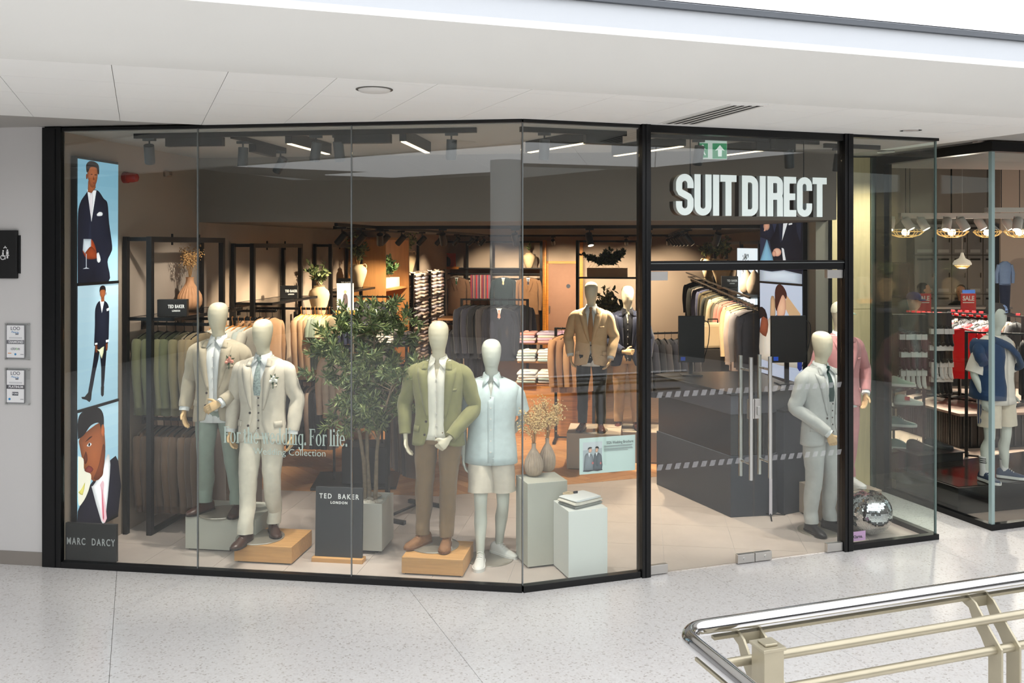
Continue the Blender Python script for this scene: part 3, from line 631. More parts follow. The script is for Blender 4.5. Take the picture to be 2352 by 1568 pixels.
def pic_portrait():
    s = grad((128, 172, 194), (176, 208, 224))
    s += [((26, 24, 38), sm([(0, 0), (.0, .18), (.2, .3), (.3, .36), (.8, .5), (1, .46), (1, 0)], 2)), (WHT, sm([(.32, .34), (.42, .36), (.72, .56), (.78, .5), (.78, .38), (.66, 0), (.56, 0)], 2)),
          ((226, 186, 196), sm([(.52, .32), (.6, .35), (.64, .3), (.62, .24), (.7, 0), (.58, 0), (.56, .24)], 2)), ((198, 90, 110), sm([(.57, .3), (.6, .2), (.63, .02), (.6, .02), (.58, .2)], 2)),
          (SKIN, sm([(.02, .76), (.1, .8), (.5, .86), (.62, .8), (.66, .62), (.62, .5), (.6, .4), (.5, .38), (.36, .38), (.16, .5), (.1, .6)])), (SKN2, sm([(.36, .4), (.48, .37), (.6, .42), (.66, .6), (.6, .66), (.5, .5)])),
          ((26, 22, 24), sm([(0, .78), (.0, .94), (.12, 1.0), (.45, 1.0), (.6, .93), (.62, .82), (.56, .78), (.5, .86), (.3, .86), (.14, .8)])), ((172, 96, 56), sm([(.54, .76), (.56, .83), (.62, .83), (.64, .76), (.6, .72)], 2)),
          ((60, 30, 22), sm([(.16, .735), (.26, .765), (.34, .765), (.24, .745)], 2)), (WHT, sm([(.2, .7), (.26, .72), (.32, .7), (.26, .685)], 2)), ((24, 14, 12), oval(.26, .703, .025, .014, 10)), ((92, 42, 26), sm([(.12, .6), (.18, .66), (.22, .58), (.16, .55)], 2)), ((120, 50, 44), sm([(.14, .5), (.24, .53), (.36, .48), (.26, .46)], 2)),
          ((236, 232, 214), sm([(0, .64), (.12, .6), (.14, .5), (.3, .44), (.24, .32), (.1, .24), (0, .26)])), ((214, 204, 110), sm([(.0, .34), (.08, .36), (.16, .4), (.1, .3)], 2))]
    return s
def pic_seated():
    return [((42, 48, 72), [(0, 0), (1, 0), (1, 1), (0, 1)]), ((74, 98, 132), [(0, .8), (1, .74), (1, 1), (0, 1)]), ((126, 176, 206), [(0, .12), (0, .22), (.17, .44), (.36, .2), (.22, .12)]),
            ((26, 29, 46), [(0, .46), (0, .64), (.12, .66), (.3, .6), (.36, .5), (.3, .4), (.14, .44)]), ((18, 20, 33), [(.34, .2), (.24, .42), (.36, .5), (.46, .66), (.6, .78), (.9, .78), (1, .64), (1, .14), (.6, .14)]), ((34, 38, 56), [(.84, .72), (.98, .6), (.96, .4), (.88, .5)]), ((34, 38, 56), [(.46, .6), (.52, .66), (.56, .42), (.5, .4)]),
            (WHT, [(.6, .76), (.545, .42), (.8, .76)]), ((212, 218, 230), [(.66, .76), (.57, .5), (.72, .76)]), ((226, 176, 150), [(.64, .74), (.62, .84), (.8, .84), (.78, .74), (.7, .68)]), ((196, 148, 126), oval(.17, .57, .08, .045, 14)), ((206, 158, 136), [(.12, .56), (.1, .52), (.14, .52), (.16, .56)]), (WHT, [(.7, .585), (.78, .59), (.78, .575), (.7, .57)]),
            ((232, 180, 156), oval(.43, .305, .1, .042, 16)), ((214, 160, 136), oval(.36, .29, .05, .03, 12)), (WHT, [(.54, .35), (.59, .34), (.64, .22), (.58, .21)]), ((206, 216, 232), [(0, 0), (1, 0), (1, .1), (.6, .13), (.3, .11), (0, .12)]), ((24, 27, 44), [(.1, .12), (.3, .18), (.7, .2), (1, .16), (1, .1), (.6, .13), (.3, .11)])]
def pic_sofa():
    s = grad((186, 196, 220), (206, 216, 238))
    s += [((232, 222, 208), sm([(0, 0), (0, .3), (.3, .5), (.5, .46), (.9, .34), (1, .3), (1, 0)], 2)), ((216, 178, 138), sm([(.6, .62), (.66, .74), (.97, .56), (.84, .42)], 1)), ((196, 160, 124), sm([(.26, .46), (.27, .68), (.32, .72), (.38, .68), (.38, .46)], 2)),
          ((70, 92, 160), sm([(.36, .3), (.4, .5), (.5, .52), (.66, .4), (.66, .3)], 2)), (WHT, sm([(.42, .3), (.46, .48), (.56, .48), (.62, .3)], 2)), ((232, 180, 150), sm([(.42, .66), (.44, .5), (.52, .47), (.62, .54), (.64, .66), (.58, .76)])), ((70, 34, 26), sm([(.39, .6), (.38, .76), (.44, .84), (.56, .84), (.66, .76), (.64, .7), (.56, .74), (.46, .62), (.42, .56)])),
          ((140, 76, 52), sm([(.0, .3), (.06, .5), (.16, .52), (.22, .4), (.16, .26)], 2)), ((34, 24, 24), sm([(.0, .44), (.0, .58), (.14, .56), (.2, .46), (.1, .48)], 2)), ((40, 60, 150), sm([(.9, .0), (.92, .4), (1, .46), (1, 0)], 2))]
    return s[:10] + [(c, [(x, min(1, z + .15)) for x, z in p]) for c, p in s[10:]]
SCR = color_attr_mat('video_screen_picture', .78, True)
def screen(lab, base, rz, w, rows, z0, z1):
    t = thing('video_screen', lab, 'video screen', base, rz)
    MB().box(-w / 2 - .01, w / 2 + .01, .001, .05, z0 - .02, z1 + .02).build('casing', BLACK, t, bev=.003)
    for i, (pics, za, zb) in enumerate(rows):
        mb = MB(); picture(mb, pics, w, zb - za); mb.build('picture_panel', SCR, t, loc=(0, 0, (za + zb) / 2))
    for i in range(len(rows) - 1):
        z = rows[i][1]; MB().box(-w / 2, w / 2, -.012, .001, z - .016, z + .008).build('divider_strip', BLACK, t)
    return t
# left screen stands on the side wall: its face looks along +u, local -y must point along +u
screen('tall video screen of three portraits on the side wall by the black post', S(.06, .385, 0), A_ROT + pi / 2, .58,
       [(pic_glass_man(), 2.27, 3.295), (pic_walking_man(), 1.235, 2.255), (pic_portrait(), .24, 1.22)], .22, 3.297)
_q0 = Vector((3.1, 9.6, 0)); _q1 = Vector((2.898, 10.5, 0)); _d = (_q0 - _q1)
screen('video screen of seated men behind the till counter', (_q0 + _q1) / 2 + Vector((-.02, 0, 0)), math.atan2(_d.y, _d.x), _d.length,
       [(pic_seated(), 2.17, 3.29), (pic_sofa(), 1.12, 2.155)], .9, 3.3)
# side wall fittings
p = S(.06, .87, 3.196); t = thing('alarm_beacon', 'red fire alarm beacon on the side wall beside the tall screen', 'alarm', p, A_ROT + pi / 2)
MB().tube([(0, .06, 0), (0, .02, 0)], .05, 18).build('base', M('alarm_red', (150, 40, 34), .4), t, smooth=True)
MB().lathe([(.045, 0), (.043, .05), (.036, .085), (.02, .095), (.001, .097)], 18).xf(Matrix.Rotation(pi / 2, 4, 'X') @ Matrix.Translation((0, 0, -.02))).build('lens', M('alarm_lens', (168, 52, 42), .2), t, smooth=True)
p = S(.0, 1.6, 3.285); t = thing('motion_sensor', 'small beige motion sensor high on the side wall', 'sensor', p, A_ROT + pi / 2)
MB().loft([[Vector((a * .042, -d_, b * .032 - .004)) for a, b in ((-1, -.7), (1, -.7), (1.1, 1), (-1.1, 1))] for d_ in (0, .03)] + [[Vector((a * .03, -.05, b * .02)) for a, b in ((-1, -.7), (1, -.7), (1, 1), (-1, 1))]]).build('housing', M('sensor_beige', (150, 128, 112), .5), t, bev=.004)
MB().box(-.02, .02, -.054, -.05, -.012, .008).build('lens', M('sensor_lens', (120, 102, 90), .3), t, bev=.002)
# ================================================================ MANNEQUINS
MANQ = M('mannequin_cream', (226, 216, 190), .5, var=.02, vs=4)
MANG = M('mannequin_grey_white', (206, 208, 196), .5, var=.02, vs=4)
HANDW = M('mannequin_hand_wood', (222, 186, 136), .5, var=.06, vs=9)
TJ = [(.80, .206, .134, 0), (.90, .199, .130, 0), (1.00, .186, .121, 0), (1.09, .177, .117, 0), (1.20, .190, .125, 0), (1.30, .205, .130, .004), (1.37, .215, .126, .008), (1.42, .214, .112, .012), (1.455, .192, .094, .016), (1.482, .140, .080, .018), (1.505, .084, .070, .018)]
def tint(T, z):
    if z <= T[0][0]: return T[0][1:]
    for a, b in zip(T[:-1], T[1:]):
        if z <= b[0]:
            t = (z - a[0]) / (b[0] - a[0]); return tuple(a[i] + (b[i] - a[i]) * t for i in (1, 2, 3))
    return T[-1][1:]
def surf(T, z, th, off=0., k=1.):
    rx, ry, cy = tint(T, z); rx = rx * k + off; ry = ry * k + off; e = 2 / 2.25; s, c = math.sin(th), math.cos(th)
    return Vector((rx * math.copysign(abs(s) ** e, s), cy - ry * math.copysign(abs(c) ** e, c), z))
def th_at(T, z, x, k=1.):
    rx = tint(T, z)[0] * k; return math.asin(max(-1, min(1, max(0, x / rx) ** (2.25 / 2))))
def front_shell(T, zs, gap, k=1., n=34, cap_hem=None):
    rings = []
    for z in zs:
        g = gap(z); a = th_at(T, z, g, k); row = []
        for j in range(n + 1):
            th = a + (2 * pi - 2 * a) * j / n; p = surf(T, z, th, 0, k)
            if cap_hem: p.z += cap_hem(z, th)
            row.append(p)
        rings.append(row)
    return rings
def hand(mb, w, d, nrm, curl, side, size=1.):
    "w wrist, d direction of the hand, nrm out of the back of the hand, side +1/-1: where the thumb leaves"
    d = Vector(d).normalized(); nrm = Vector(nrm); nrm = (nrm - d * nrm.dot(d)).normalized(); lat = d.cross(nrm) * side; w = Vector(w); q = size
    mb.tube([w - d * .03, w, w + d * .03 * q, w + d * .065 * q, w + d * .09 * q], [(.023, .02), (.021, .019), (.034, .017), (.041, .016), (.038, .013)], 12, up=lat)
    for i, (o, l) in enumerate(((.030, .92), (.010, 1.05), (-.010, 1.0), (-.029, .8))):
        p = w + d * .085 * q + lat * o * q; path = [p - d * .015]; ang = curl * .35
        for seg in (.040, .028, .020):
            ang += curl * (.5 + .08 * i); v = d * math.cos(ang) - nrm * math.sin(ang); p = p + v * seg * l * q; path.append(p)
        mb.tube(smooth_path(path, 2), [.0105 * q] * 3 + [.0098 * q] * 2 + [.0088 * q, .006 * q], 8)
    p = w + d * .03 * q + lat * .03 * q; path = [p - lat * .015]; v0 = (lat * .75 + d * .75).normalized()
    for a, seg in ((.1, .034), (.5, .028), (.9, .022)):
        v = (v0 * math.cos(a * curl) + (-nrm * .7 - lat * .4 + d * .3).normalized() * math.sin(a * curl)).normalized(); p = p + v * seg * q; path.append(p)
    mb.tube(path, [.013 * q, .012 * q, .0105 * q, .007 * q], 8)
def head(mb, hat=False):
    rg = [(1.44, .058, .058, .02), (1.50, .054, .055, .016), (1.55, .052, .056, .008), (1.585, .054, .064, -.002), (1.61, .061, .076, -.012), (1.64, .069, .086, -.014), (1.68, .077, .094, -.012), (1.725, .082, .099, -.007), (1.765, .080, .096, -.002), (1.795, .067, .082, .002), (1.812, .046, .058, .003), (1.820, .02, .026, .004)]
    mb.loft([ell((0, c, z), rx, ry, 24, p=2.15) for z, rx, ry, c in rg])
def limb(mb, pts, radii, n=14, k=4, up=(1, 0, 0), flat=1.):
    path = smooth_path(pts, k); m = len(pts) - 1; rr = []
    for i in range(len(path)):
        t = i / k; j = min(int(t), m - 1); f = t - j; a, b = radii[j], radii[j + 1]
        if not isinstance(a, tuple): a = (a, a * flat)
        if not isinstance(b, tuple): b = (b, b * flat)
        rr.append((a[0] + (b[0] - a[0]) * f, a[1] + (b[1] - a[1]) * f))
    mb.tube(path, rr, n, up=up)
SHOE = [(.088, .016, .05), (.080, .030, .085), (.055, .037, .104), (.02, .037, .108), (-.015, .037, .10), (-.045, .040, .083), (-.085, .046, .066), (-.125, .048, .054), (-.16, .041, .044), (-.185, .026, .036), (-.197, .008, .026)]
def shoe(t, at, toe, mat, sole_mat, sneaker=False, sub=None):
    T = Matrix.Translation(at) @ Matrix.Rotation(toe, 4, 'Z')
    mb = MB(); rings = []
    for y, hw, ht in SHOE:
        r = []
        for k in range(11):
            a = pi * k / 10; r.append(T @ Vector((hw * math.cos(a) * (1 if abs(math.cos(a)) < .95 else .96), y, .014 + (ht - .014) * math.sin(a) ** .75)))
        rings.append(r)
    mb.loft(rings)
    o = mb.build('shoe', mat, t, smooth=True, sharp=50)
    out = [(T @ Vector((x * (hw + .004), y, 0))).xy for x, lst in ((1, SHOE), (-1, SHOE[::-1])) for y, hw, ht in lst]
    MB().slab([tuple(p) for p in out], at[2], at[2] + (.026 if sneaker else .016)).build('sole', sole_mat, o)
    lc = MB()
    for y in (-.02, -.038, -.056, -.073):
        z = .1 + (y + .02) * .75; lc.tube([T @ Vector((x, y, z + .012 - abs(x) * .35)) for x in (-.022, -.01, 0, .01, .022)], .003, 6)
    lc.build('lace', sole_mat if sneaker else mat, o, smooth=True)
    return o
def collar_pts(t, mat, neck=.062, zt=1.548, zb=1.495, open_=.0, parent=None, spread=.05):
    mb = MB(); n = 22; r0 = []; r1 = []; r2 = []
    for j in range(n + 1):
        th = .12 + open_ + (2 * pi - .24 - 2 * open_) * j / n; f = abs(math.cos(th / 2)) ** 3
        def q(r, z): return Vector((r * math.sin(th), .012 - r * 1.08 * math.cos(th), z))
        r0.append(q(neck, zb - .012)); r1.append(q(neck + .002, zt - f * .022)); r2.append(q(neck + .013, zb + .004))
    mb.loft([r0, r1], False, False); mb.loft([r1[5:-5], r2[5:-5]], False, False)
    for s in (-1, 1):
        e = r1[5] if s == 1 else r1[-6]; oz = open_ * .03
        p = [Vector((s * (.010 + oz), -.064, zt - .030)), e + Vector((0, 0, .002)), e + Vector((s * .018, .004, -.046)), Vector((s * (.062 + oz), -.108, zb - .058)), Vector((s * (.014 + oz), -.086, zb - .006))]
        mb.add(p, [(0, 1, 2, 3, 4) if s < 0 else (4, 3, 2, 1, 0)])
    return mb.build('collar', mat, parent or t, smooth=True, solid=.004, sharp=80)
def flower(t, at, petals, leaf=(70, 92, 60), s=1.):
    f = MB(); 
    for i, (dx, dz, r) in enumerate(((0, 0, .02), (.026, -.008, .017), (-.02, -.014, .015), (.008, .022, .013))): f.ball((dx * s, -.012 - .004 * i, dz * s), (r * s, .013 * s, r * s), 8, 5)
    f.wrinkle(.006, (60, 60, 60), 2)
    b = f.build('buttonhole_flower', M('petal_%d_%d_%d' % petals, petals, .7, var=.2, vs=60), t, smooth=True, loc=at)
    l = MB()
    for a in (.4, 1.3, 2.2, 3.4, 4.4, 5.4):
        d = Vector((math.cos(a), 0, math.sin(a))); n = Vector((-d.z, 0, d.x)); l.add([d * .008, d * .028 * s + n * .009 + Vector((0, -.006, 0)), d * .052 * s, d * .028 * s - n * .009 + Vector((0, -.006, 0))], [(0, 1, 2, 3)])
    l.tube([(0, 0, 0), (-.004, -.004, -.05), (-.008, 0, -.075)], .004, 6)
    l.build('leaf_sprig', M('sprig_green', leaf, .7, var=.2, vs=40), b, solid=.001)
DEF_ARM = {'r': [(-.255, .035, 1.15), (-.262, -.03, .90), (0, -.15, -1)], 'l': [(.255, .035, 1.15), (.262, -.03, .90), (0, -.15, -1)]}
DEF_LEG = {'r': [(-.095, 0, .90), (-.105, -.02, .50), (-.11, .02, .10), -.15], 'l': [(.095, 0, .90), (.105, -.02, .50), (.115, .02, .10), .15]}
def mannequin(lab, loc, rz, H, arms=None, legs=None, jacket=None, gap=None, shirt=None, tie=None, waist=None, trousers=None, shorts=None, short_sleeve=None, shoes=None, flow=None, skin=None,
              hands=None, base=True, jbtn=(58, 46, 40), polo=None, rod=False, curl=None, sneaker=False, group='display mannequins', jhem=None, sole=None, cuffs=True, tee=None, socks=None, seed=1, lean=0., ssh=None):
    t = thing('mannequin', lab, 'mannequin', loc, rz, group, H / 1.82); skin = skin or MANQ
    A = dict(DEF_ARM); A.update(arms or {}); Lg = dict(DEF_LEG); Lg.update(legs or {}); curl = curl or {'r': .5, 'l': .5}
    bare_arm = bool(short_sleeve or tee); bare_leg = bool(shorts)
    # ---- body
    b = MB(); head(b)
    b.loft([ell((0, tint(TJ, z)[2], z), tint(TJ, z)[0] * .78, tint(TJ, z)[1] * .78, 20) for z in (.84, .95, 1.1, 1.25, 1.36, 1.43)] + [ell((0, .018, 1.47), .08, .06, 20)])
    hbs = {q: (b if hands is None else MB()) for q in 'rl'}
    for s, sg in (('r', -1), ('l', 1)):
        e, w, hd = A[s]; e, w = Vector(e), Vector(w); sh = Vector((sg * .175, .012, 1.405)); r = 1. if bare_arm else .62
        limb(b, [sh, sh.lerp(e, .5) + Vector((sg * .006, .006, 0)), e, e.lerp(w, .4), w], [.052 * r, .046 * r, .038 * r, .037 * r, .024 * r], 12)
        nrm = Vector((sg, 0, 0)) if abs(Vector(hd).normalized().z) > .6 else Vector((0, 0, 1))
        if isinstance(curl[s], tuple): cv, nrm = curl[s][0], Vector(curl[s][1])
        else: cv = curl[s]
        hand(hbs[s], w, hd, nrm, cv, (1 if sg > 0 else -1) * (1 if abs(nrm.z) < .5 else -1), 1.0)
        h, k, a, toe = Lg[s]; h, k, a = Vector(h), Vector(k), Vector(a); r = 1. if bare_leg else .6
        limb(b, [h, h.lerp(k, .45), k + Vector((0, -.004, .05)), k - Vector((0, 0, .05)), k.lerp(a, .4) + Vector((0, .018, 0)), k.lerp(a, .75), a, a - Vector((0, .01, .05))], [.085 * r, .074 * r, .056 * r, .05 * r, .055 * r, .04 * r, .033 * r, .034 * r], 14)
    b.build('body', skin, t, True, remesh=.008)
    if hands is not None:
        for q in 'rl': hbs[q].build('hand', hands, t, True, remesh=.0045)
    # ---- base
    zb_ = -.0
    if base:
        cx = (Lg['r'][2][0] + Lg['l'][2][0]) / 2; cy = (Lg['r'][2][1] + Lg['l'][2][1]) / 2 if base is True else base
        MB().lathe([(.001, .0), (.198, .0), (.2, .003), (.198, .009), (.001, .009)], 40, (cx, cy, 0)).build('glass_base', MIRR, t, smooth=True)
    if rod:
        a = Vector(Lg[rod][2]); MB().tube([(a.x + .03, a.y + .07, 0), (a.x + .03, a.y + .07, .1), (a.x + .015, a.y + .05, .3)], .006, 10).build('support_rod', CHROME, t, smooth=True)
    # ---- trousers / shorts
    lm = trousers or shorts
    if lm:
        mb = MB(); mb.loft([ell((0, .0, z), rx, ry, 28, p=2.3) for z, rx, ry in ((.84, .17, .122), (.88, .186, .124), (.94, .182, .117), (1.0, .164, .102), (1.04, .155, .095))])
        for s, sg in (('r', -1), ('l', 1)):
            h, k, a, toe = Lg[s]; h, k, a = Vector(h), Vector(k), Vector(a)
            if trousers:
                mid = k.lerp(a, .5)
                limb(mb, [h + Vector((-sg * .002, 0, .04)), h + Vector((0, 0, -.06)), h.lerp(k, .55), k, mid + Vector((0, .012, 0)), a + Vector((0, .004, .1)), a + Vector((0, -.006, .035)), a + Vector((0, -.012, -.012))], [(.096, .118), (.097, .112), (.088, .098), (.072, .08), (.066, .074), (.058, .066), (.060, .07), (.057, .068)], 20, 5)
            else:
                q = h.lerp(k, .80)
                limb(mb, [h + Vector((0, 0, .04)), h + Vector((0, 0, -.06)), h.lerp(k, .45), q], [(.10, .12), (.102, .12), (.105, .118), (.108, .118)], 20, 5)
        mb.wrinkle(.010, (12, 12, 5), seed); mb.wrinkle(.006, (26, 26, 14), seed + 3)
        o = mb.build('trousers' if trousers else 'shorts', lm, t, True, sharp=60)
        MB().box(-.003, .003, -.126, -.118, .85, .90).build('fly_seam', lm, o)
    # ---- shoes
    if shoes:
        for s in 'rl':
            a = Lg[s][2]; shoe(t, (a[0], a[1] - .012, a[2] - .092), Lg[s][3], shoes, sole or M('dark_sole', (30, 24, 22), .6), sneaker)
    if socks:
        for s in 'rl':
            a = Vector(Lg[s][2]); o = MB().tube([a + Vector((0, .005, z)) for z in (-.04, .02, .08, .16)], [.042, .04, .044, .05], 14).build('sock', socks[0], t, smooth=True)
            for z in (.10, .12, .14): MB().tube([a + Vector((0, .005, z - .004)), a + Vector((0, .005, z + .004))], .0505, 14, cap=False).build('stripe', socks[1], o)
    # ---- shirt
    if shirt or polo or short_sleeve or tee:
        m_ = shirt or polo or short_sleeve or tee
        k = .945 if jacket else 1.0; mb = MB()
        if tee: zz = [.80, .86, .95, 1.05, 1.15, 1.25, 1.33, 1.39, 1.43, 1.458, 1.482, 1.5]; k = 1.07
        elif short_sleeve: zz = [.80, .86, .94, 1.02, 1.1, 1.2, 1.3, 1.37, 1.42, 1.455, 1.482, 1.50]; k = 1.06
        else: zz = [.92 if waist else (.875 if polo else .80), .96 if waist else .92, 1.0, 1.1, 1.2, 1.3, 1.37, 1.42, 1.455, 1.482, 1.505]
        gp = (lambda z: max(0, (z - 1.36) / .14) * .03) if (polo or short_sleeve) else (lambda z: 0.)
        mb.loft(front_shell(TJ, zz, gp, k, 36), False, False)
        if not jacket: mb.wrinkle(.009, (10, 10, 6), seed)
        o = mb.build('shirt', m_, t, True, solid=.004, sharp=70)
        if not tee:
            collar_pts(t, m_, open_=(.22 if (polo or short_sleeve) else 0.), parent=o)
            for i in range(6):
                z = 1.36 - i * .09; p = surf(TJ, z, 0, .004, k); MB().tube([p, p + Vector((0, -.003, 0))], .006, 10).build('button', M('shirt_button', (225, 222, 215), .4), o)
            if short_sleeve: MB().loft([[surf(TJ, z, th, .003, k) for th in (-.09, -.03, .03, .09)] for z in (.82, .92, 1.02, 1.1, 1.2, 1.3, 1.36)], False, False).build('placket', m_, o, True, solid=.002)
        else:
            MB().tube([Vector((.07 * math.sin(a), .016 - .074 * math.cos(a), 1.503 - .012 * math.cos(a))) for a in [2 * pi * i / 24 for i in range(24)]], .008, 8, close=True).build('neckband', m_, o, True)
        if bare_arm:
            for s, sg in (('r', -1), ('l', 1)):
                e, w, hd = A[s]; e = Vector(e); sh = Vector((sg * .155, .012, 1.41)); sl = MB(); f = .72 if not tee else .98
                limb(sl, [sh + Vector((-sg * .02, 0, .0)), sh.lerp(e, .25) + Vector((sg * .018, 0, .012)), sh.lerp(e, .5) + Vector((sg * .014, 0, 0)), sh.lerp(e, f) + Vector((sg * .008, 0, 0))], [(.062, .075), (.076, .082), (.077, .085), (.079, .088)], 20, 4)
                sl.wrinkle(.008, (14, 14, 10), seed + sg); sl.build('sleeve', m_, o, True, sharp=60)
    # ---- waistcoat
    if waist:
        gp = lambda z: max(0, (z - 1.22) / .25) * .075 if z > 1.22 else (max(0, (.93 - z) / .06) * .03)
        o = MB().loft(front_shell(TJ, [.87, .90, .93, .98, 1.05, 1.14, 1.22, 1.28, 1.34, 1.4, 1.44, 1.47], gp, .972, 36), False, False).build('waistcoat', waist, t, True, solid=.005, sharp=70)
        for i in range(5):
            z = 1.18 - i * .062; p = surf(TJ, z, .05, .002, .972); MB().tube([p, p + Vector((0, -.004, 0))], .0075, 10).build('button', M('button_%d' % jbtn[0], jbtn, .35), o, smooth=True)
    # ---- tie
    if tie:
        k = .985 if waist else .95; zlo = 1.2 if waist else 1.10; mb = MB()
        rings = []
        for z, hw in ((1.515, .014), (1.505, .021), (1.49, .02), (1.472, .013), (1.465, .012), (1.42, .02), (1.36, .027), (1.28, .033), (1.2, .038), (zlo, .04)):
            p = surf(TJ, max(min(z, 1.48), .9), 0, .006 if not waist or z > 1.24 else -.002, k if z < 1.45 else .95); p.z = z
            if z > 1.46: p.y = -.068 - (.016 if z > 1.47 else .006)
            rings.append([p + Vector((-hw, .004, 0)), p + Vector((-hw * .5, -.004, 0)), p + Vector((hw * .5, -.004, 0)), p + Vector((hw, .004, 0)), p + Vector((0, .008, 0))])
        mb.loft(rings); mb.build('tie', tie, t, True, sharp=70)
    # ---- jacket
    if jacket:
        g_top, g_btn, g_hem, zb = gap or (.062, .002, .05, 1.07)
        def gp(z):
            if z > zb: return g_btn + (g_top - g_btn) * ((z - zb) / (1.48 - zb)) ** .9
            return g_btn + (g_hem - g_btn) * (max(0, zb - .04 - z) / (zb - .84)) ** 1.6
        zl = jhem or .80
        zz = [zl, zl + .03, .88, .94, 1.0, 1.06, 1.12, 1.18, 1.24, 1.30, 1.35, 1.39, 1.42, 1.445, 1.465, 1.482, 1.498]
        mb = MB(); mb.loft(front_shell(TJ, zz, gp, 1.03, 40, lambda z, th: (.03 * max(0, math.cos(th)) ** 6 if z <= zl + .001 and g_hem > .03 else 0)), False, False)
        mb.wrinkle(.006, (9, 9, 6), seed)
        o = mb.build('jacket', jacket, t, True, solid=.006, sharp=75)
        # lapels and collar
        for sg in (-1, 1):
            r0, r1, r2 = [], [], []
            for i in range(11):
                f = i / 10; z = zb + .02 + (1.425 - zb - .02) * f; a = th_at(TJ, z, gp(z), 1.03); w = .010 + .078 * f ** .8
                rx = tint(TJ, z)[0] * 1.03; a2 = th_at(TJ, z + .012 * f, gp(z) + w, 1.03)
                p0 = surf(TJ, z, sg * a, .001, 1.03); p1 = surf(TJ, z + .01 * f, sg * (a + a2) / 2, .013, 1.03); p2 = surf(TJ, z + .03 * f ** 3, sg * a2, .008, 1.03)
                r0.append(p0); r1.append(p1); r2.append(p2)
            m2_ = MB(); m2_.loft([r0, r1, r2], False, False)
            m2_.build('lapel', jacket, o, True, solid=.003, sharp=80)
        rg = []
        zs_ = [1.435, 1.452, 1.468, 1.482, 1.493, 1.501]; fr = []
        for z in zs_:
            zc = min(z, 1.482); p = surf(TJ, zc, th_at(TJ, zc, gp(zc), 1.03), .0, 1.03); fr.append(Vector((p.x * (1 if z < 1.49 else .98), p.y if z < 1.49 else p.y * .6 + .0, z)))
        back = [Vector((.076 * math.sin(a), .018 - .072 * math.cos(a), 1.508 + .012 * math.sin((a - .9) / (pi - .9) * pi / 2))) for a in (1.2, 1.7, 2.2, 2.7, pi)]
        half = fr + back
        full = half + [Vector((-p.x, p.y, p.z)) for p in half[-2::-1]]
        outer = []; mid = []
        for i, p in enumerate(full):
            j = min(i, len(full) - 1 - i); wd = .05 - .004 * min(j, 5); sgx = 1 if p.x >= 0 else -1; c = Vector((p.x, p.y - .018, 0)); c = c.normalized() if c.length else Vector((0, 1, 0))
            q = p + c * wd * .62 + Vector((0, 0, -.030))
            if j < 4: zq = min(p.z - .006, 1.478); q = surf(TJ, zq, sgx * th_at(TJ, zq, abs(p.x) + wd * .95, 1.03), .009, 1.03)
            outer.append(q); mid.append((p + q) / 2 + Vector((0, -.004 if j < 5 else .0, .008)))
        MB().loft([full, mid, outer], False, False).build('collar', jacket, o, True, solid=.004, sharp=80)
        for s, sg in (('r', -1), ('l', 1)):
            e, w, hd = A[s]; e, w = Vector(e), Vector(w); sh = Vector((sg * .182, .014, 1.40)); sl = MB()
            d = (w - e).normalized()
            limb(sl, [Vector((sg * .15, .014, 1.425)), sh + Vector((sg * .022, 0, -.01)), sh.lerp(e, .35) + Vector((sg * .014, 0, .0)), sh.lerp(e, .7) + Vector((sg * .006, .004, 0)), e + Vector((sg * .004, .012, 0)), e.lerp(w, .4), e.lerp(w, .75), w - d * .018], [(.058, .058), (.068, .066), (.069, .068), (.065, .066), (.062, .064), (.058, .060), (.052, .056), (.048, .052)], 20, 4)
            sl.wrinkle(.009, (15, 15, 11), seed + sg * 2)
            so = sl.build('sleeve', jacket, o, True, sharp=60)
            for i in range(3):
                q = w - d * (.03 + .018 * i); side = Vector((sg * .3, .85, 0)); side = (side - d * side.dot(d)).normalized()
                MB().ball(q + side * .054, .0065, 8, 5).build('cuff_button', M('button_%d' % jbtn[0], jbtn, .35), o, smooth=True)
            if cuffs and shirt:
                MB().tube([w - d * .03, w + d * .012], [.043, .042], 18).build('shirt_cuff', shirt, t, smooth=True)
        bn = M('button_%d' % jbtn[0], jbtn, .35)
        for i in range(2):
            z = zb - .005 - i * .105; gx = gp(z); a = th_at(TJ, z, gx + .016, 1.03); p = surf(TJ, z, -a if g_btn > .02 else a * .2 - .0, .005, 1.03)
            MB().tube([p, p + Vector((0, -.005, 0))], .010, 12).build('button', bn, o, smooth=True)
        for sg in (-1, 1):
            fl_ = [[surf(TJ, z, sg * (th0), .0085, 1.03) for th0 in (.72, .84, .96, 1.08, 1.2)] for z in (.985, .962, .935)]
            MB().loft(fl_, False, False).build('pocket_flap', jacket, o, True, solid=.004, sharp=80)
        MB().loft([[surf(TJ, z + .012 * (th0 - .5), th0, .0075, 1.03) for th0 in (.46, .58, .7, .82)] for z in (1.285, 1.265)], False, False).build('chest_pocket', jacket, o, True, solid=.003, sharp=80)
        if flow: flower(o, surf(TJ, 1.335, .62, .02, 1.03), flow)
    return t
def plinth(name, lab, base, w, d, h, rz, mat, foot=True, group='display plinths'):
    t = thing(name, lab, 'plinth', base, rz, group)
    MB().box(-w / 2, w / 2, -d / 2, d / 2, .012 if foot else 0, h).build('body', mat, t, bev=.003)
    if foot: MB().box(-w / 2 + .02, w / 2 - .02, -d / 2 + .02, d / 2 - .02, 0, .012).build('recessed_foot', M('dark_foot', (50, 46, 42), .7), t)
    return t
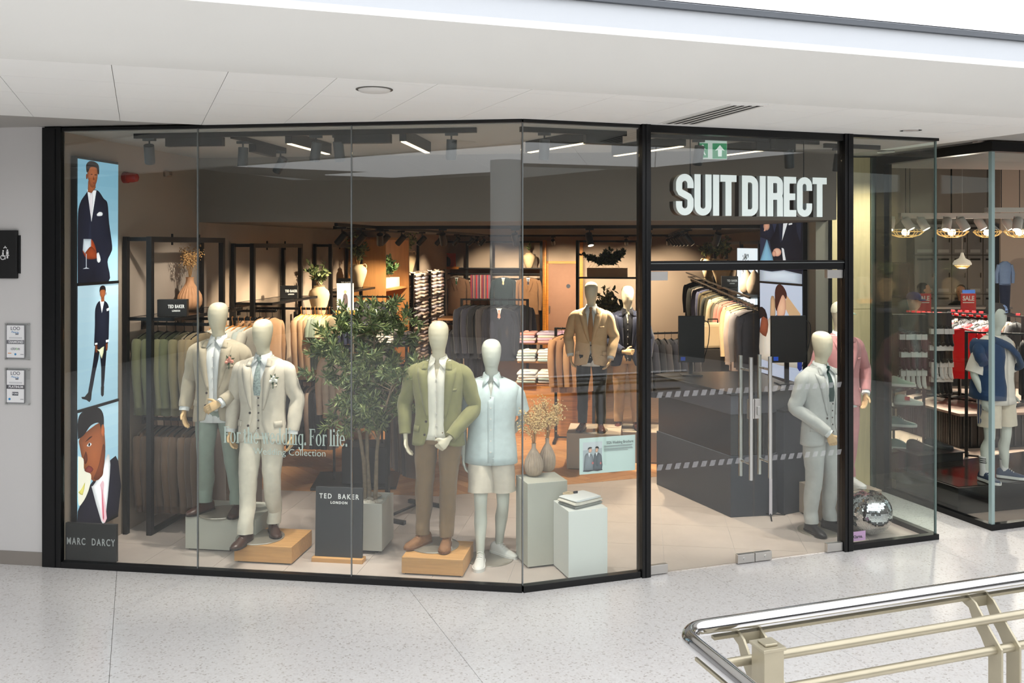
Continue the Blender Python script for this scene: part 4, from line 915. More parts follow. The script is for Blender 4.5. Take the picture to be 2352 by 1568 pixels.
# ================================================================ WINDOW DISPLAY
OAKB = wood('oak_box', (206, 156, 98), .5, 'x', .10); GREYP = M('sage_grey_paint', (190, 190, 178), .6, var=.01); WHTP = M('white_lacquer', (232, 234, 228), .5)
TAUP = M('taupe_box', (160, 146, 130), .6)
plinth('plinth', 'low sage grey box under the tan jacket mannequin', (-2.43, 7.90, 0), .63, .5, .286, A_ROT, GREYP)
plinth('plinth', 'low oak box under the cream three-piece suit mannequin', S(1.57, .51), .49, .46, .146, A_ROT, OAKB)
plinth('plinth', 'low oak box under the olive blazer mannequin', S(2.995, .43), .49, .45, .138, A_ROT, OAKB)
def plinth_q(lab, pf, pl, pr, h, mat):
    f, l, r = (Vector((p[0], p[1], 0)) for p in (pf, pl, pr)); d = (r - f).normalized(); n = Vector((-d.y, d.x, 0)); w = (r - f).length; dp = max(.3, (l - f).length)
    return plinth('plinth', lab, f + d * w / 2 + n * dp / 2, w, dp, h, math.atan2(d.y, d.x), mat), f + d * w / 2 + n * dp / 2, math.atan2(d.y, d.x)
_, GP, GPr = plinth_q('tall sage grey pedestal carrying two ribbed vases', (.125, 7.242), (.007, 7.505), (.125 + .325, 7.242 + .105), .68, GREYP)
_, WP, WPr = plinth_q('white pedestal carrying folded clothes by the glass corner', (.437, 7.0), (.298, 7.291), (.75, 7.105), .53, WHTP)
plinth('plinth', 'taupe box under the pink suit mannequin', (3.12, 8.62, 0), .55, .5, .3, B_ROT, TAUP)
plinth('plinth', 'taupe box under the beige blazer mannequin inside the shop', (.98, 10.72, 0), .62, .6, .42, A_ROT, TAUP)
plinth('plinth', 'taupe box under the navy blazer mannequin inside the shop', (1.6, 11.0, 0), .5, .5, .37, A_ROT, TAUP)

TAN = fabric((184, 172, 150)); CREAM = fabric((214, 204, 186)); SAGE = fabric((140, 152, 140)); OLIVE = fabric((134, 132, 92), .14); BROWN = fabric((128, 106, 80)); GREYS = fabric((186, 188, 184)); PINK = fabric((196, 138, 138)); BEIGE = fabric((214, 184, 146))
NAVYF = fabric((34, 40, 60)); BLKT = fabric((30, 32, 36)); KHAKI = fabric((192, 152, 110)); SHW = fabric((232, 234, 232), .02); GREENT = fabric((22, 58, 52)); STONE = fabric((210, 200, 184)); PALEB = fabric((198, 212, 212), .10)
BRL = M('brown_leather', (66, 42, 34), .28, var=.1, vs=30); TANL = M('tan_suede', (142, 98, 62), .7, var=.1, vs=40); BLKL = M('black_leather', (34, 32, 34), .3); OXL = M('oxblood_leather', (74, 34, 28), .25); WHTL = M('white_leather', (232, 230, 224), .4)
PAIS = M('paisley_tie', (150, 164, 160), .6, var=.35, vs=70)
mannequin('mannequin in a tan jacket with pink buttonhole and sage trousers', (-2.53, 7.80, .286), A_ROT + .08, 1.81,
          arms={'r': [(-.272, .04, 1.14), (-.285, -.04, .90), (.05, -.2, -1)], 'l': [(.285, .03, 1.13), (.10, -.20, .985), (-1, -.25, -.45)]}, curl={'r': .4, 'l': (.45, (0, -1, .35))},
          jacket=TAN, gap=(.066, .035, .075, 1.06), shirt=SHW, trousers=SAGE, shoes=BRL, flow=(224, 150, 130), hands=HANDW, seed=2, legs={'r': [(-.095, 0, .9), (-.10, -.03, .5), (-.12, .02, .1), -.5], 'l': [(.095, 0, .9), (.13, -.02, .5), (.18, -.02, .1), .1]})
mannequin('mannequin in a cream three-piece suit with white buttonhole', (-2.09, 7.60, .147), A_ROT, 1.82,
          arms={'r': [(-.275, .05, 1.14), (-.285, -.01, .88), (.1, -.1, -1)], 'l': [(.275, .05, 1.14), (.27, -.02, .88), (0, -.1, -1)]},
          jacket=CREAM, gap=(.062, .042, .125, 1.06), shirt=SHW, tie=PAIS, waist=CREAM, trousers=fabric((226, 218, 200)), shoes=BRL, flow=(238, 236, 222), hands=HANDW, seed=4,
          legs={'r': [(-.09, 0, .9), (-.09, -.09, .5), (-.075, -.165, .085), -.12], 'l': [(.09, 0, .9), (.085, -.02, .5), (.06, .09, .1), .55]})
mannequin('mannequin in an olive blazer over a white knit polo and brown trousers', (-.60, 7.40, .139), A_ROT + .05, 1.83,
          arms={'r': [(-.285, .04, 1.14), (-.265, -.04, .89), (.1, -.1, -1)], 'l': [(.295, .03, 1.12), (.115, -.19, .905), (-.75, -.2, -.75)]}, curl={'r': .45, 'l': (1.0, (.3, -1, .2))},
          jacket=OLIVE, gap=(.072, .062, .115, 1.03), polo=fabric((230, 226, 212), .04), trousers=BROWN, shoes=TANL, sole=M('tan_sole', (112, 74, 46), .7), seed=5, rod='l', jhem=.82,
          legs={'r': [(-.095, 0, .9), (-.115, -.01, .5), (-.13, .0, .1), -.6], 'l': [(.095, 0, .9), (.085, -.03, .5), (.07, -.03, .1), .05]})
mannequin('mannequin in a pale patterned short-sleeved shirt, stone shorts and white sneakers', (-.17, 7.50, 0), A_ROT + .12, 1.81,
          arms={'r': [(-.245, .05, 1.12), (-.235, .0, .86), (.05, -.1, -1)], 'l': [(.26, .10, 1.14), (.12, .20, .95), (-.6, 0, -.8)]},
          short_sleeve=PALEB, shorts=STONE, shoes=WHTL, sole=WHTL, sneaker=True, skin=MANG, seed=6,
          legs={'r': [(-.085, 0, .9), (-.085, -.09, .48), (-.085, -.15, .092), -.05], 'l': [(.085, 0, .9), (.095, .0, .48), (.06, .10, .092), .85]})
mannequin('mannequin in a light grey check three-piece suit with green tie', (2.80, 8.19, 0), B_ROT + .12, 1.81,
          arms={'r': [(-.27, .03, 1.14), (-.08, -.17, .93), (.35, -.2, -.9)], 'l': [(.27, .05, 1.14), (.27, -.02, .9), (0, -.1, -1)]}, curl={'r': (.8, (-.6, -.8, 0)), 'l': .4},
          jacket=GREYS, gap=(.060, .038, .11, 1.06), shirt=SHW, tie=GREENT, waist=GREYS, trousers=GREYS, shoes=BLKL, hands=HANDW, seed=7)
m6 = mannequin('mannequin in a pink suit and cream cap by the wood column', (3.12, 8.60, .30), B_ROT, 1.74,
          arms={'r': [(-.30, .02, 1.14), (-.23, -.08, .92), (.1, -.1, -1)], 'l': [(.315, .03, 1.15), (.22, -.10, .93), (-.1, -.1, -1)]},
          jacket=PINK, gap=(.06, .004, .06, 1.05), shirt=SHW, trousers=PINK, shoes=WHTL, sole=WHTL, sneaker=True, hands=HANDW, seed=8)
def cap(t, mat, front, peak, yaw=0.):
    mb = MB(); mb.loft([ell((0, -.004, z), rx, ry, 22) for z, rx, ry in ((1.725, .088, .105), (1.76, .089, .106), (1.80, .078, .094), (1.828, .052, .064), (1.84, .015, .02))])
    o = mb.build('cap', mat, t, True)
    pk = [Vector((.085 * math.sin(a), -.1 - .085 * math.cos(a) * .95, 1.722 - .012 * abs(math.sin(a)))) for a in [-1.35 + 2.7 * i / 12 for i in range(13)]]
    bs = [Vector((.084 * math.sin(a), -.004 - .1 * math.cos(a), 1.735)) for a in [-1.35 + 2.7 * i / 12 for i in range(13)]]
    MB().loft([bs, [(p + q) / 2 + Vector((0, 0, .008)) for p, q in zip(bs, pk)], pk], False, False).build('peak', peak, o, True, solid=.005)
    if front:
        MB().loft([[Vector(((rx + .002) * math.sin(a), -.004 - (ry + .002) * math.cos(a), z)) for a in (-.8, -.4, 0, .4, .8)] for z, rx, ry in ((1.74, .0885, .1055), (1.77, .087, .103), (1.80, .078, .094), (1.82, .06, .073))], False, False).build('front_panel', front, o, True)
    return o
cap(m6, M('cap_cream', (222, 218, 196), .8), None, M('cap_sage', (150, 168, 146), .8))
mannequin('mannequin in a beige blazer with tan tie and dark trousers inside the shop', (.93, 10.62, .42), A_ROT - .03, 1.74,
          arms={'r': [(-.285, .05, 1.14), (-.255, -.02, .92), (.1, -.1, -1)], 'l': [(.275, .02, 1.14), (.24, -.10, .90), (-.3, -.1, -1)]},
          jacket=BEIGE, gap=(.06, .003, .055, 1.06), shirt=SHW, tie=fabric((176, 134, 96)), trousers=BLKT, shoes=OXL, hands=HANDW, seed=9)
mannequin('mannequin in a navy blazer over black with khaki trousers inside the shop', (1.40, 10.98, .37), A_ROT + .05, 1.73,
          arms={'r': [(-.28, .03, 1.12), (-.05, -.2, 1.0), (1, -.1, .0)], 'l': [(.28, .04, 1.14), (.26, -.03, .9), (0, -.1, -1)]}, curl={'r': (.9, (0, -1, .2)), 'l': .4},
          jacket=NAVYF, gap=(.066, .05, .10, 1.04), polo=fabric((22, 24, 32)), trousers=KHAKI, shoes=OXL, hands=HANDW, seed=10, cuffs=False)

# ---- folded clothes on the white pedestal
def folded(name, lab, cat, loc, rz, layers, group=None):
    t = thing(name, lab, cat, loc, rz, group); z = 0
    for i, (nm, w, d, h, m) in enumerate(layers):
        mb = MB(); n = 14; rings = []
        for y in [-.5, -.42, -.2, .1, .4, .5]:
            k = 1 - max(0, abs(y) - .4) * 3; rings.append([Vector((w * .5 * c_ * (1 if abs(c_) < 1 else 1), y * d, z + h * .5 + h * .5 * k * s_)) for c_, s_ in [(math.copysign(abs(math.cos(a)) ** .35, math.cos(a)), math.copysign(abs(math.sin(a)) ** .6, math.sin(a))) for a in [2 * pi * q / n for q in range(n)]]])
        mb.loft(rings); mb.wrinkle(.006, (18, 18, 18), i); mb.build(nm, m, t, True, sharp=60); z += h * .93
    return t
folded('folded_clothes', 'folded white knitwear over grey trousers on the white pedestal', 'folded clothes', Vector((WP.x, WP.y, .531)), WPr + .35, [('folded_trousers', .29, .20, .026, fabric((140, 142, 136))), ('folded_knit', .30, .21, .026, fabric((226, 220, 206), .05)), ('folded_shirt', .27, .2, .022, SHW)])
p = Vector((WP.x - .09, WP.y + .05, .598)); t = thing('belt', 'coiled beige belt with dark buckle on the folded clothes', 'belt', p, .4)
MB().tube([Vector(((.035 + .004 * a / 6) * math.cos(a), (.025 + .004 * a / 6) * math.sin(a), 0)) for a in [i * .5 for i in range(26)]], .010, 6).build('strap', fabric((196, 176, 144)), t, True)
MB().box(.03, .07, -.03, -.022, -.006, .022).build('buckle', BLACK, t, bev=.003)

# ---- vases with dried flowers
RIB = M('ribbed_clay', (178, 158, 138), .75, var=.08, vs=25); DRY = M('dried_blossom', (222, 190, 132), .8, var=.2, vs=30); STEM = M('dried_stem', (160, 120, 70), .8); TERRA = M('ribbed_terracotta', (196, 142, 100), .75, var=.08, vs=20)
def vase(lab, loc, h, r, mat, group, bloom=None, neck=.3, seed=1, rib=True, spread=.16, bl_h=.28, nb=260):
    t = thing('vase', lab, 'vase', loc, 0, group); n = 44
    prof = [(.55, 0), (.78, .06), (.95, .18), (1.0, .32), (.94, .46), (.72, .6), (.48, .72), (neck, .84), (neck * .92, .95), (neck * 1.08, 1.0), (neck * .85, 1.0), (neck * .8, .9)]
    MB().lathe([(a * r, b * h) for a, b in prof], n, wob=(lambda k, z: (.045 * r * (1 if k % 2 else -1) if z < h * .75 and z > h * .02 else 0)) if rib else None).build('body', mat, t, True, sharp=70)
    if bloom: bouquet(t, (0, 0, h), bloom, seed, spread, bl_h, nb)
    return t
def bouquet(t, top, mat, seed, spread, bl_h, nb):
    rr = random.Random(seed); st = MB(); fl = MB(); top = Vector(top)
    for i in range(16):
        a = rr.uniform(0, 2 * pi); q = rr.uniform(.2, 1) * spread; e = top + Vector((q * math.cos(a), q * math.sin(a), rr.uniform(.45, 1) * bl_h)); m = top.lerp(e, .5) + Vector((-q * .2 * math.cos(a), 0, .02))
        st.tube([top - Vector((0, 0, .05)), m, e], [.0022, .0018, .001], 5)
        for k in range(nb // 16):
            p = m.lerp(e, rr.uniform(.2, 1.1)) + Vector((rr.gauss(0, 1), rr.gauss(0, 1), rr.gauss(0, 1))) * .026; s = rr.uniform(.004, .009)
            fl.add([p + Vector(v) * s for v in ((1, 0, 0), (0, 1, 0), (-1, 0, 0), (0, -1, 0), (0, 0, 1), (0, 0, -1))], [(0, 1, 4), (1, 2, 4), (2, 3, 4), (3, 0, 4), (1, 0, 5), (2, 1, 5), (3, 2, 5), (0, 3, 5)])
            if k % 3 == 0: st.tube([m.lerp(e, rr.uniform(.3, .9)), p], .0009, 4)
    st.build('stems', STEM, t); o = fl.build('blossom', mat, t); o['kind'] = 'stuff'
va = onz(1226, 1092, .68); vb = onz(1257, 1081, .68)
vase('ribbed clay vase with dried blossom at the front of the grey pedestal', va, .27, .077, RIB, 'ribbed vases on the grey pedestal', DRY, .24, 3, bl_h=.30, spread=.15, nb=700)
vase('ribbed clay vase with dried blossom at the back of the grey pedestal', vb, .28, .07, RIB, 'ribbed vases on the grey pedestal', DRY, .24, 8, bl_h=.32, spread=.16, nb=700)

# ---- olive tree in a square planter
pc = S(2.29, .80); t = thing('potted_olive_tree', 'olive tree in a square grey planter with pebbles', 'potted tree', pc, A_ROT)
PLN = M('planter_grey', (186, 184, 174), .6)
pt = MB(); o_, i_ = .18, .155
pt.loft([[Vector((a * r, b * r, z)) for a, b in ((-1, -1), (1, -1), (1, 1), (-1, 1))] for r, z in ((o_, .03), (o_, .425), (i_, .425), (i_, .36))]); pt.build('planter', PLN, t, bev=.003)
MB().box(-.13, .13, -.13, .13, 0, .03).build('planter_foot', M('dark_foot', (50, 46, 42), .7), t)
rr = random.Random(5); PEB = [M('pebble_a', (196, 186, 170), .7), M('pebble_b', (170, 160, 146), .7), M('pebble_c', (212, 206, 194), .7)]
pm = MB().ball((0, 0, 0), (.034, .026, .015), 10, 6).wrinkle(.006, (30, 30, 30)).mesh('pebble'); pm.polygons.foreach_set('use_smooth', [True] * len(pm.polygons)); pm.materials.append(PEB[0])
for i in range(46):
    o = link('pebble', pm, PEB[i % 3], t); o.location = (rr.uniform(-.13, .13), rr.uniform(-.13, .13), .375 + rr.uniform(0, .035)); o.rotation_euler = (rr.uniform(-.3, .3), rr.uniform(-.3, .3), rr.uniform(0, 6)); o.scale = (rr.uniform(.7, 1.3),) * 3
BARK = M('olive_bark', (128, 112, 92), .9, var=.2, vs=30, bump=.4, bs=60)
tips = []
for k, (x, y, lean, hgt) in enumerate(((-.035, 0, (-.12, .03), 1.45), (.04, .01, (.20, -.02), 1.2), (-.01, .05, (.02, .06), 1.62))):
    tk = MB(); pts = []
    for i in range(9):
        f = i / 8; pts.append(Vector((x + lean[0] * f ** 1.3 + .02 * math.sin(f * 7 + k), y + lean[1] * f + .02 * math.cos(f * 6 + k), .36 + hgt * f)))
    tk.tube(pts, [.021 - .015 * (i / 8) for i in range(9)], 9); tips.append(pts)
    for i in range(19):
        f = rr.uniform(.42, 1.0); j = f * 8; a = int(min(j, 7)); p = pts[a].lerp(pts[a + 1], j - a); az = rr.uniform(0, 2 * pi)
        wide = .34 * math.sin(pi * min(1, max(.15, (p.z - .75) / 1.35))) + .06; e = p + Vector((wide * math.cos(az), wide * math.sin(az), rr.uniform(.05, .28))); m = p.lerp(e, .5) + Vector((0, 0, -.02 + rr.uniform(0, .05)))
        tk.tube([p, m, e], [.006, .004, .0015], 5); tips.append([p.lerp(m, .5), m, e])
        for q in range(3):
            w = m.lerp(e, rr.uniform(.0, .9)); dz = Vector((rr.gauss(0, 1), rr.gauss(0, 1), rr.gauss(.3, .8))).normalized() * rr.uniform(.09, .18); tk.tube([w, w + dz * .5 + Vector((0, 0, .01)), w + dz], [.003, .002, .001], 4); tips.append([w, w + dz * .5, w + dz])
    tk.build('trunk', BARK, t, True)
LEAF = [M('olive_leaf_a', (98, 112, 66), .55, var=.15, vs=8), M('olive_leaf_b', (140, 150, 98), .55, var=.15, vs=8), M('olive_leaf_c', (70, 88, 56), .55, var=.15, vs=8)]
def leaf_geo(L, w): return [Vector((0, 0, 0)), Vector((w, L * .35, .003)), Vector((w * .8, L * .7, .002)), Vector((0, L, -.004)), Vector((-w * .8, L * .7, .002)), Vector((-w, L * .35, .003)), Vector((0, L * .5, -.002))]
LF = [(0, 1, 6), (1, 2, 6), (2, 3, 6), (3, 4, 6), (4, 5, 6), (5, 0, 6)]
lm_ = MB().add(leaf_geo(.07, .0075), LF).mesh('leaf'); lm_.materials.append(LEAF[0])
fol = [MB(), MB(), MB()]; cnt = 0; spots = []
for tw in tips[0:]:
    if tw[0].z < .5 and len(tw) > 3: continue
    for q in range(46):
        f = rr.uniform(.05, 1.05); m = len(tw) - 1; j = min(f * m, m - 1e-4); a = int(j); p = tw[a].lerp(tw[a + 1], j - a); d = (tw[a + 1] - tw[a]).normalized()
        if p.z > 2.12: continue
        v = (d * .7 + Vector((rr.gauss(0, .6), rr.gauss(0, .6), rr.gauss(.1, .6)))).normalized()
        spots.append((p, v))
rr.shuffle(spots)
for i, (p, v) in enumerate(spots):
    R_ = v.to_track_quat('Y', 'Z').to_matrix() @ Matrix.Rotation(rr.uniform(0, 6.28), 3, 'Y'); s = rr.uniform(.7, 1.25)
    if i < 280:
        o = link('leaf', lm_, LEAF[i % 3], t); o.matrix_basis = Matrix.Translation(p) @ (R_ * s).to_4x4()
    else: fol[i % 3].add([p + R_ @ (q * s) for q in leaf_geo(.07, .0075)], LF)
for i in range(3): o = fol[i].build('foliage', LEAF[i], t); o['kind'] = 'stuff'

# ---- brand boards and stickers
CH = M('charcoal_board', (44, 46, 50), .6); SIGNW = M('sign_letter_white', (236, 236, 234), .6)
t = thing('brand_board', 'charcoal TED BAKER LONDON board on an oak base by the planter', 'sign board', S(2.16, .43), A_ROT)
MB().box(-.2, .2, -.012, .012, .035, .60).xf(Matrix.Rotation(-.04, 4, 'X')).build('board', CH, t, bev=.002)
MB().box(-.215, .215, -.05, .05, 0, .035).build('oak_base', OAKB, t, bev=.002)
text('TED  BAKER', .056, SIGNW, t, (0, .0075, .525), (pi / 2 - .04, 0, 0), .86, sp=1.35, off=.0012); text('LONDON', .028, SIGNW, t, (0, .0055, .475), (pi / 2 - .04, 0, 0), 1, sp=1.3, off=.0012)
t = thing('brand_board', 'black MARC DARCY board at the foot of the window by the wall post', 'sign board', S(.228, .035, .046), A_ROT)
MB().box(-.22, .22, -.015, .015, 0, .3).build('board', M('matt_black_board', (22, 22, 23), .6), t, bev=.002)
text('MARC  DARCY', .078, M('sign_letter_silver', (196, 198, 198), .4, .3), t, (0, -.016, .152), sx=.66, sp=1.3, off=.001)
def onk(px, py, v=0.):
    dx = (px - CX) / F_PX; t_ = (KO.dot(KB) + v) / (dx * KB.x + KB.y); p = Vector((t_ * dx, t_, 0)); return (p - KO).dot(KA), CAM_H + (HY - py) / F_PX * t_
PRN = color_attr_mat('printed_card', rough=.6)
ka, za = onk(1331, 1090, .012); kb, zb_ = onk(1459, 996, .012); zt_ = onk(1331, 1007, .012)[1]
w_, h_ = kb - ka, zt_ - za
t = thing('window_poster', 'pale mint wedding brochure poster on the window beside the door', 'poster', K((ka + kb) / 2, .012, (za + zt_) / 2), B_ROT)
mb = MB(); GS, GD = (128, 136, 142), (92, 100, 108)
picture(mb, [((206, 226, 220), [(0, 0), (1, 0), (1, 1), (0, 1)]), ((176, 186, 190), [(.06, .08), (.4, .08), (.4, .88), (.06, .88)]), ((206, 212, 216), [(.06, .66), (.4, .7), (.4, .88), (.06, .88)]),
             (GS, sm([(.07, .08), (.09, .5), (.14, .58), (.2, .56), (.24, .45), (.24, .08)], 2)), (GD, sm([(.24, .08), (.25, .5), (.3, .58), (.37, .54), (.395, .4), (.395, .08)], 2)), (WHT, [(.15, .58), (.17, .46), (.19, .58)]), (WHT, [(.28, .58), (.3, .48), (.32, .58)]),
             ((222, 176, 152), sm([(.16, .6), (.16, .68), (.2, .71), (.22, .66), (.2, .59)], 2)), ((40, 28, 24), sm([(.14, .66), (.15, .73), (.2, .75), (.22, .71), (.17, .7)], 2)), ((222, 176, 152), sm([(.28, .6), (.28, .68), (.31, .71), (.33, .66), (.31, .59)], 2)), ((30, 22, 20), sm([(.27, .7), (.29, .75), (.33, .74), (.34, .68), (.31, .71)], 2)),
             ((190, 110, 110), oval(.23, .3, .02, .04, 8)), ((190, 110, 110), oval(.37, .28, .015, .04, 8)), ((60, 60, 66), [(.06, .08), (.4, .08), (.4, .11), (.06, .11)])] +
        [((150, 162, 160), [(.43, z), (x, z), (x, z + .016), (.43, z + .016)]) for z, x in ((.735, .95), (.71, .93), (.66, .94), (.635, .95), (.6, .86))], w_, h_)
mb.build('printed_card', PRN, t)
MB().box(-w_ / 2, w_ / 2, 0, .003, -h_ / 2, h_ / 2).build('card_back', M('card_back', (214, 226, 220), .7), t)
text('SS26 Wedding Brochure', .031, M('print_grey', (84, 92, 92), .7), t, (.215 * w_, -.008, .33 * h_), sx=.74, ext=.0003)
ka, za = onk(1952, 1244, .01); kb, zb_ = onk(1988, 1218, .01)
t = thing('window_sticker', 'lilac Klarna payment sticker at the foot of the corner window', 'sticker', K((ka + kb) / 2, .01, (za + zb_) / 2), B_ROT)
MB().box(-(kb - ka) / 2, (kb - ka) / 2, 0, .0015, -(zb_ - za) / 2, (zb_ - za) / 2).build('sticker', M('lilac_sticker', (206, 160, 206), .6), t, bev=.0)
text('Klarna.', .038, M('sticker_ink', (44, 26, 52), .6), t, (0, -.001, -.004), sx=.95, ext=.0005, off=.0008)

# ---- mirror ball
bp = Vector((3.205, 8.12, .197)); t = thing('mirror_ball', 'silver mirror ball resting on the floor in the corner window', 'mirror ball', bp)
MB().ball((0, 0, 0), .19, 40, 24).build('core', M('ball_core', (70, 72, 74), .5, .4), t, True)
rr = random.Random(3); ti = MB(); rows = 44
for i in range(1, rows):
    lat = -pi / 2 + pi * i / rows; cnt_ = max(4, int(2 * pi * .195 * math.cos(lat) / .0135))
    for j in range(cnt_):
        lo = 2 * pi * j / cnt_ + (i % 2) * pi / cnt_; n_ = Vector((math.cos(lat) * math.cos(lo), math.cos(lat) * math.sin(lo), math.sin(lat))); nj = (n_ + Vector((rr.gauss(0, .03), rr.gauss(0, .03), rr.gauss(0, .03)))).normalized()
        a = Vector((-math.sin(lo), math.cos(lo), 0)); b = nj.cross(a).normalized(); a = b.cross(nj).normalized(); c = n_ * .195; s = .0061
        ti.add([c - a * s - b * s, c + a * s - b * s, c + a * s + b * s, c - a * s + b * s], [(3, 2, 1, 0)] if (a.cross(b)).dot(n_) < 0 else [(0, 1, 2, 3)])
o = ti.build('mirror_tiles', M('mirror_tile', (232, 236, 238), .03, 1.), t); o['kind'] = 'stuff'

# ---- SUIT DIRECT sign
def stroke_outline(path, w): 
    L_, R_ = [], []
    for i, p in enumerate(path):
        a = path[max(i - 1, 0)]; b = path[min(i + 1, len(path) - 1)]; d = Vector((b[0] - a[0], b[1] - a[1])).normalized(); n = Vector((-d.y, d.x)) * w / 2; L_.append(Vector(p) + n); R_.append(Vector(p) - n)
    return L_, R_
def arcp(cx, cz, rx, rz, a0, a1, n=10): return [(cx + rx * math.cos(math.radians(a0 + (a1 - a0) * k / n)), cz + rz * math.sin(math.radians(a0 + (a1 - a0) * k / n))) for k in range(n + 1)]
def letter_paths(ch, w, h, s):
    r = (w - s) / 2; c = w / 2; l, q = s / 2, w - s / 2
    if ch == 'I': return [[(c, 0), (c, h)]]
    if ch == 'T': return [[(c, 0), (c, h)], [(0, h - s / 2), (w, h - s / 2)]]
    if ch == 'U': return [[(l, h)] + arcp(c, l + r, r, r, 180, 360, 14) + [(q, h)]]
    if ch == 'D': return [[(l, 0), (l, h)], [(l, h - s / 2)] + arcp(q - r, h - s / 2 - r, r, r, 90, 0, 8) + arcp(q - r, s / 2 + r, r, r, 0, -90, 8) + [(l, s / 2)]]
    if ch == 'C': return [[(q, h * .66)] + arcp(c, h - s / 2 - r, r, r, 0, 180, 14) + arcp(c, s / 2 + r, r, r, 180, 360, 14) + [(q, h * .34)]]
    if ch == 'E': return [[(l, 0), (l, h)], [(l, h - s / 2), (w, h - s / 2)], [(l, h / 2), (w * .92, h / 2)], [(l, s / 2), (w, s / 2)]]
    if ch == 'R':
        e = r * .8; return [[(l, 0), (l, h)], [(l, h - s / 2)] + arcp(q - e, h - s / 2 - e, e, e, 90, 0, 8) + arcp(q - e, h * .50 + e, e, e, 0, -90, 8) + [(l, h * .50)], [(c, h * .50)] + arcp(q - e * .6, h * .50 - e * .6, e * .6, e * .6, 90, 0, 6) + [(q, 0)]]
    if ch == 'S':
        rz = r * 1.05
        return [[(q, h * .66), (q, h - s / 2 - rz)] + arcp(c, h - s / 2 - rz, r, rz, 0, 180, 14)[1:] + [(l, h * .62), (l + r * .25, h * .555), (c, h * .5), (q - r * .25, h * .445), (q, h * .38)] + arcp(c, s / 2 + rz, r, rz, 360, 180, 14) + [(l, h * .34)]]
k0, z0 = onk(1546, 497, .08); k1, z1 = onk(1890, 409, .08); HL = .332; z0 = 2.826
seq = [('S', 106, 6), ('U', 104, 8), ('I', 42, 6), ('T', 100, 36), ('D', 102, 9), ('I', 42, 10), ('R', 100, 7), ('E', 80, 7), ('C', 100, 4), ('T', 94, 0)]
tot = sum(a + b for _, a, b in seq); sc_ = (k1 - k0) / tot
t = thing('illuminated_sign', 'white block letters SUIT DIRECT hanging behind the glass above the doors', 'shop sign', K(k0, .08, z0), B_ROT)
FACE = M('sign_face_acrylic', (240, 244, 244), .4, emit=(244, 250, 250), es=.3); RET = M('sign_return', (178, 184, 186), .4); BKS = M('sign_back_black', (10, 11, 12), .4)
x = 0
for ch, a, b in seq:
    w = a * sc_; s = 37 * sc_; mf, mr, mbk = MB(), MB(), MB()
    for kk, pth in enumerate(letter_paths(ch, w, HL, s)):
        L_, R_ = stroke_outline(pth, s); yo = .0004 * kk
        for mbx, ya, yb, dx, dz in ((mf, -.05 - yo, -.046, 0, 0), (mr, -.046, 0, 0, 0), (mbk, .0, .06, 0, 0)):
            rg = [[Vector((x + p.x + dx, y_, p.y + dz)) for (p, y_) in ((l_, ya), (r_, ya), (r_, yb), (l_, yb))] for l_, r_ in zip(L_, R_)]
            mbx.loft(rg)
    o = mf.build('letter', FACE, t); mr.build('letter_return', RET, o); mbk.build('letter_back', BKS, o); x += w + b * sc_
for f in (.12, .88):
    MB().tube([((k1 - k0) * f, .03, HL - .02), ((k1 - k0) * f, .03, 3.47 - z0)], .004, 8).build('hanging_rod', BLACK, t)
# ---- exit sign
p = ony(1636, 343, 7.62); t = thing('exit_sign', 'green exit sign with white arrow hanging from the shop ceiling', 'exit sign', p, .08)
MB().box(-.125, .125, -.006, .006, -.082, .082).build('panel', M('exit_white', (226, 236, 230), .4, emit=(220, 240, 230), es=.3), t, bev=.002)
gr = M('exit_green', (30, 140, 92), .4, emit=(30, 150, 96), es=.35)
MB().box(-.0, .122, -.008, -.006, -.078, .05).box(-.118, -.04, -.008, -.006, -.07, .05).build('green_field', gr, t)
ar = MB(); ar.plate([(.063, -.0085, .036), (.022, -.0085, -.012), (.046, -.0085, -.005), (.048, -.0085, -.06), (.078, -.0085, -.06), (.080, -.0085, -.005), (.104, -.0085, -.012)][::-1], (0, -1, 0), .001); ar.build('arrow', M('exit_pict', (236, 246, 240), .4, emit=(236, 250, 244), es=.4), t)
rm = MB(); disc(rm, -.085, .03, .009, -.0085); bar(rm, -.085, .02, -.078, -.02, .014, -.0085); bar(rm, -.078, -.02, -.095, -.055, .009, -.0085); bar(rm, -.078, -.02, -.062, -.05, .009, -.0085); bar(rm, -.085, .012, -.062, 0, .007, -.0085); bar(rm, -.085, .012, -.105, -.004, .007, -.0085); rm.build('running_figure', MATS['exit_pict'], t)
MB().tube([(0, 0, .082), (0, 0, ZC - p.z)], .006, 8).build('rod', BLACK, t)

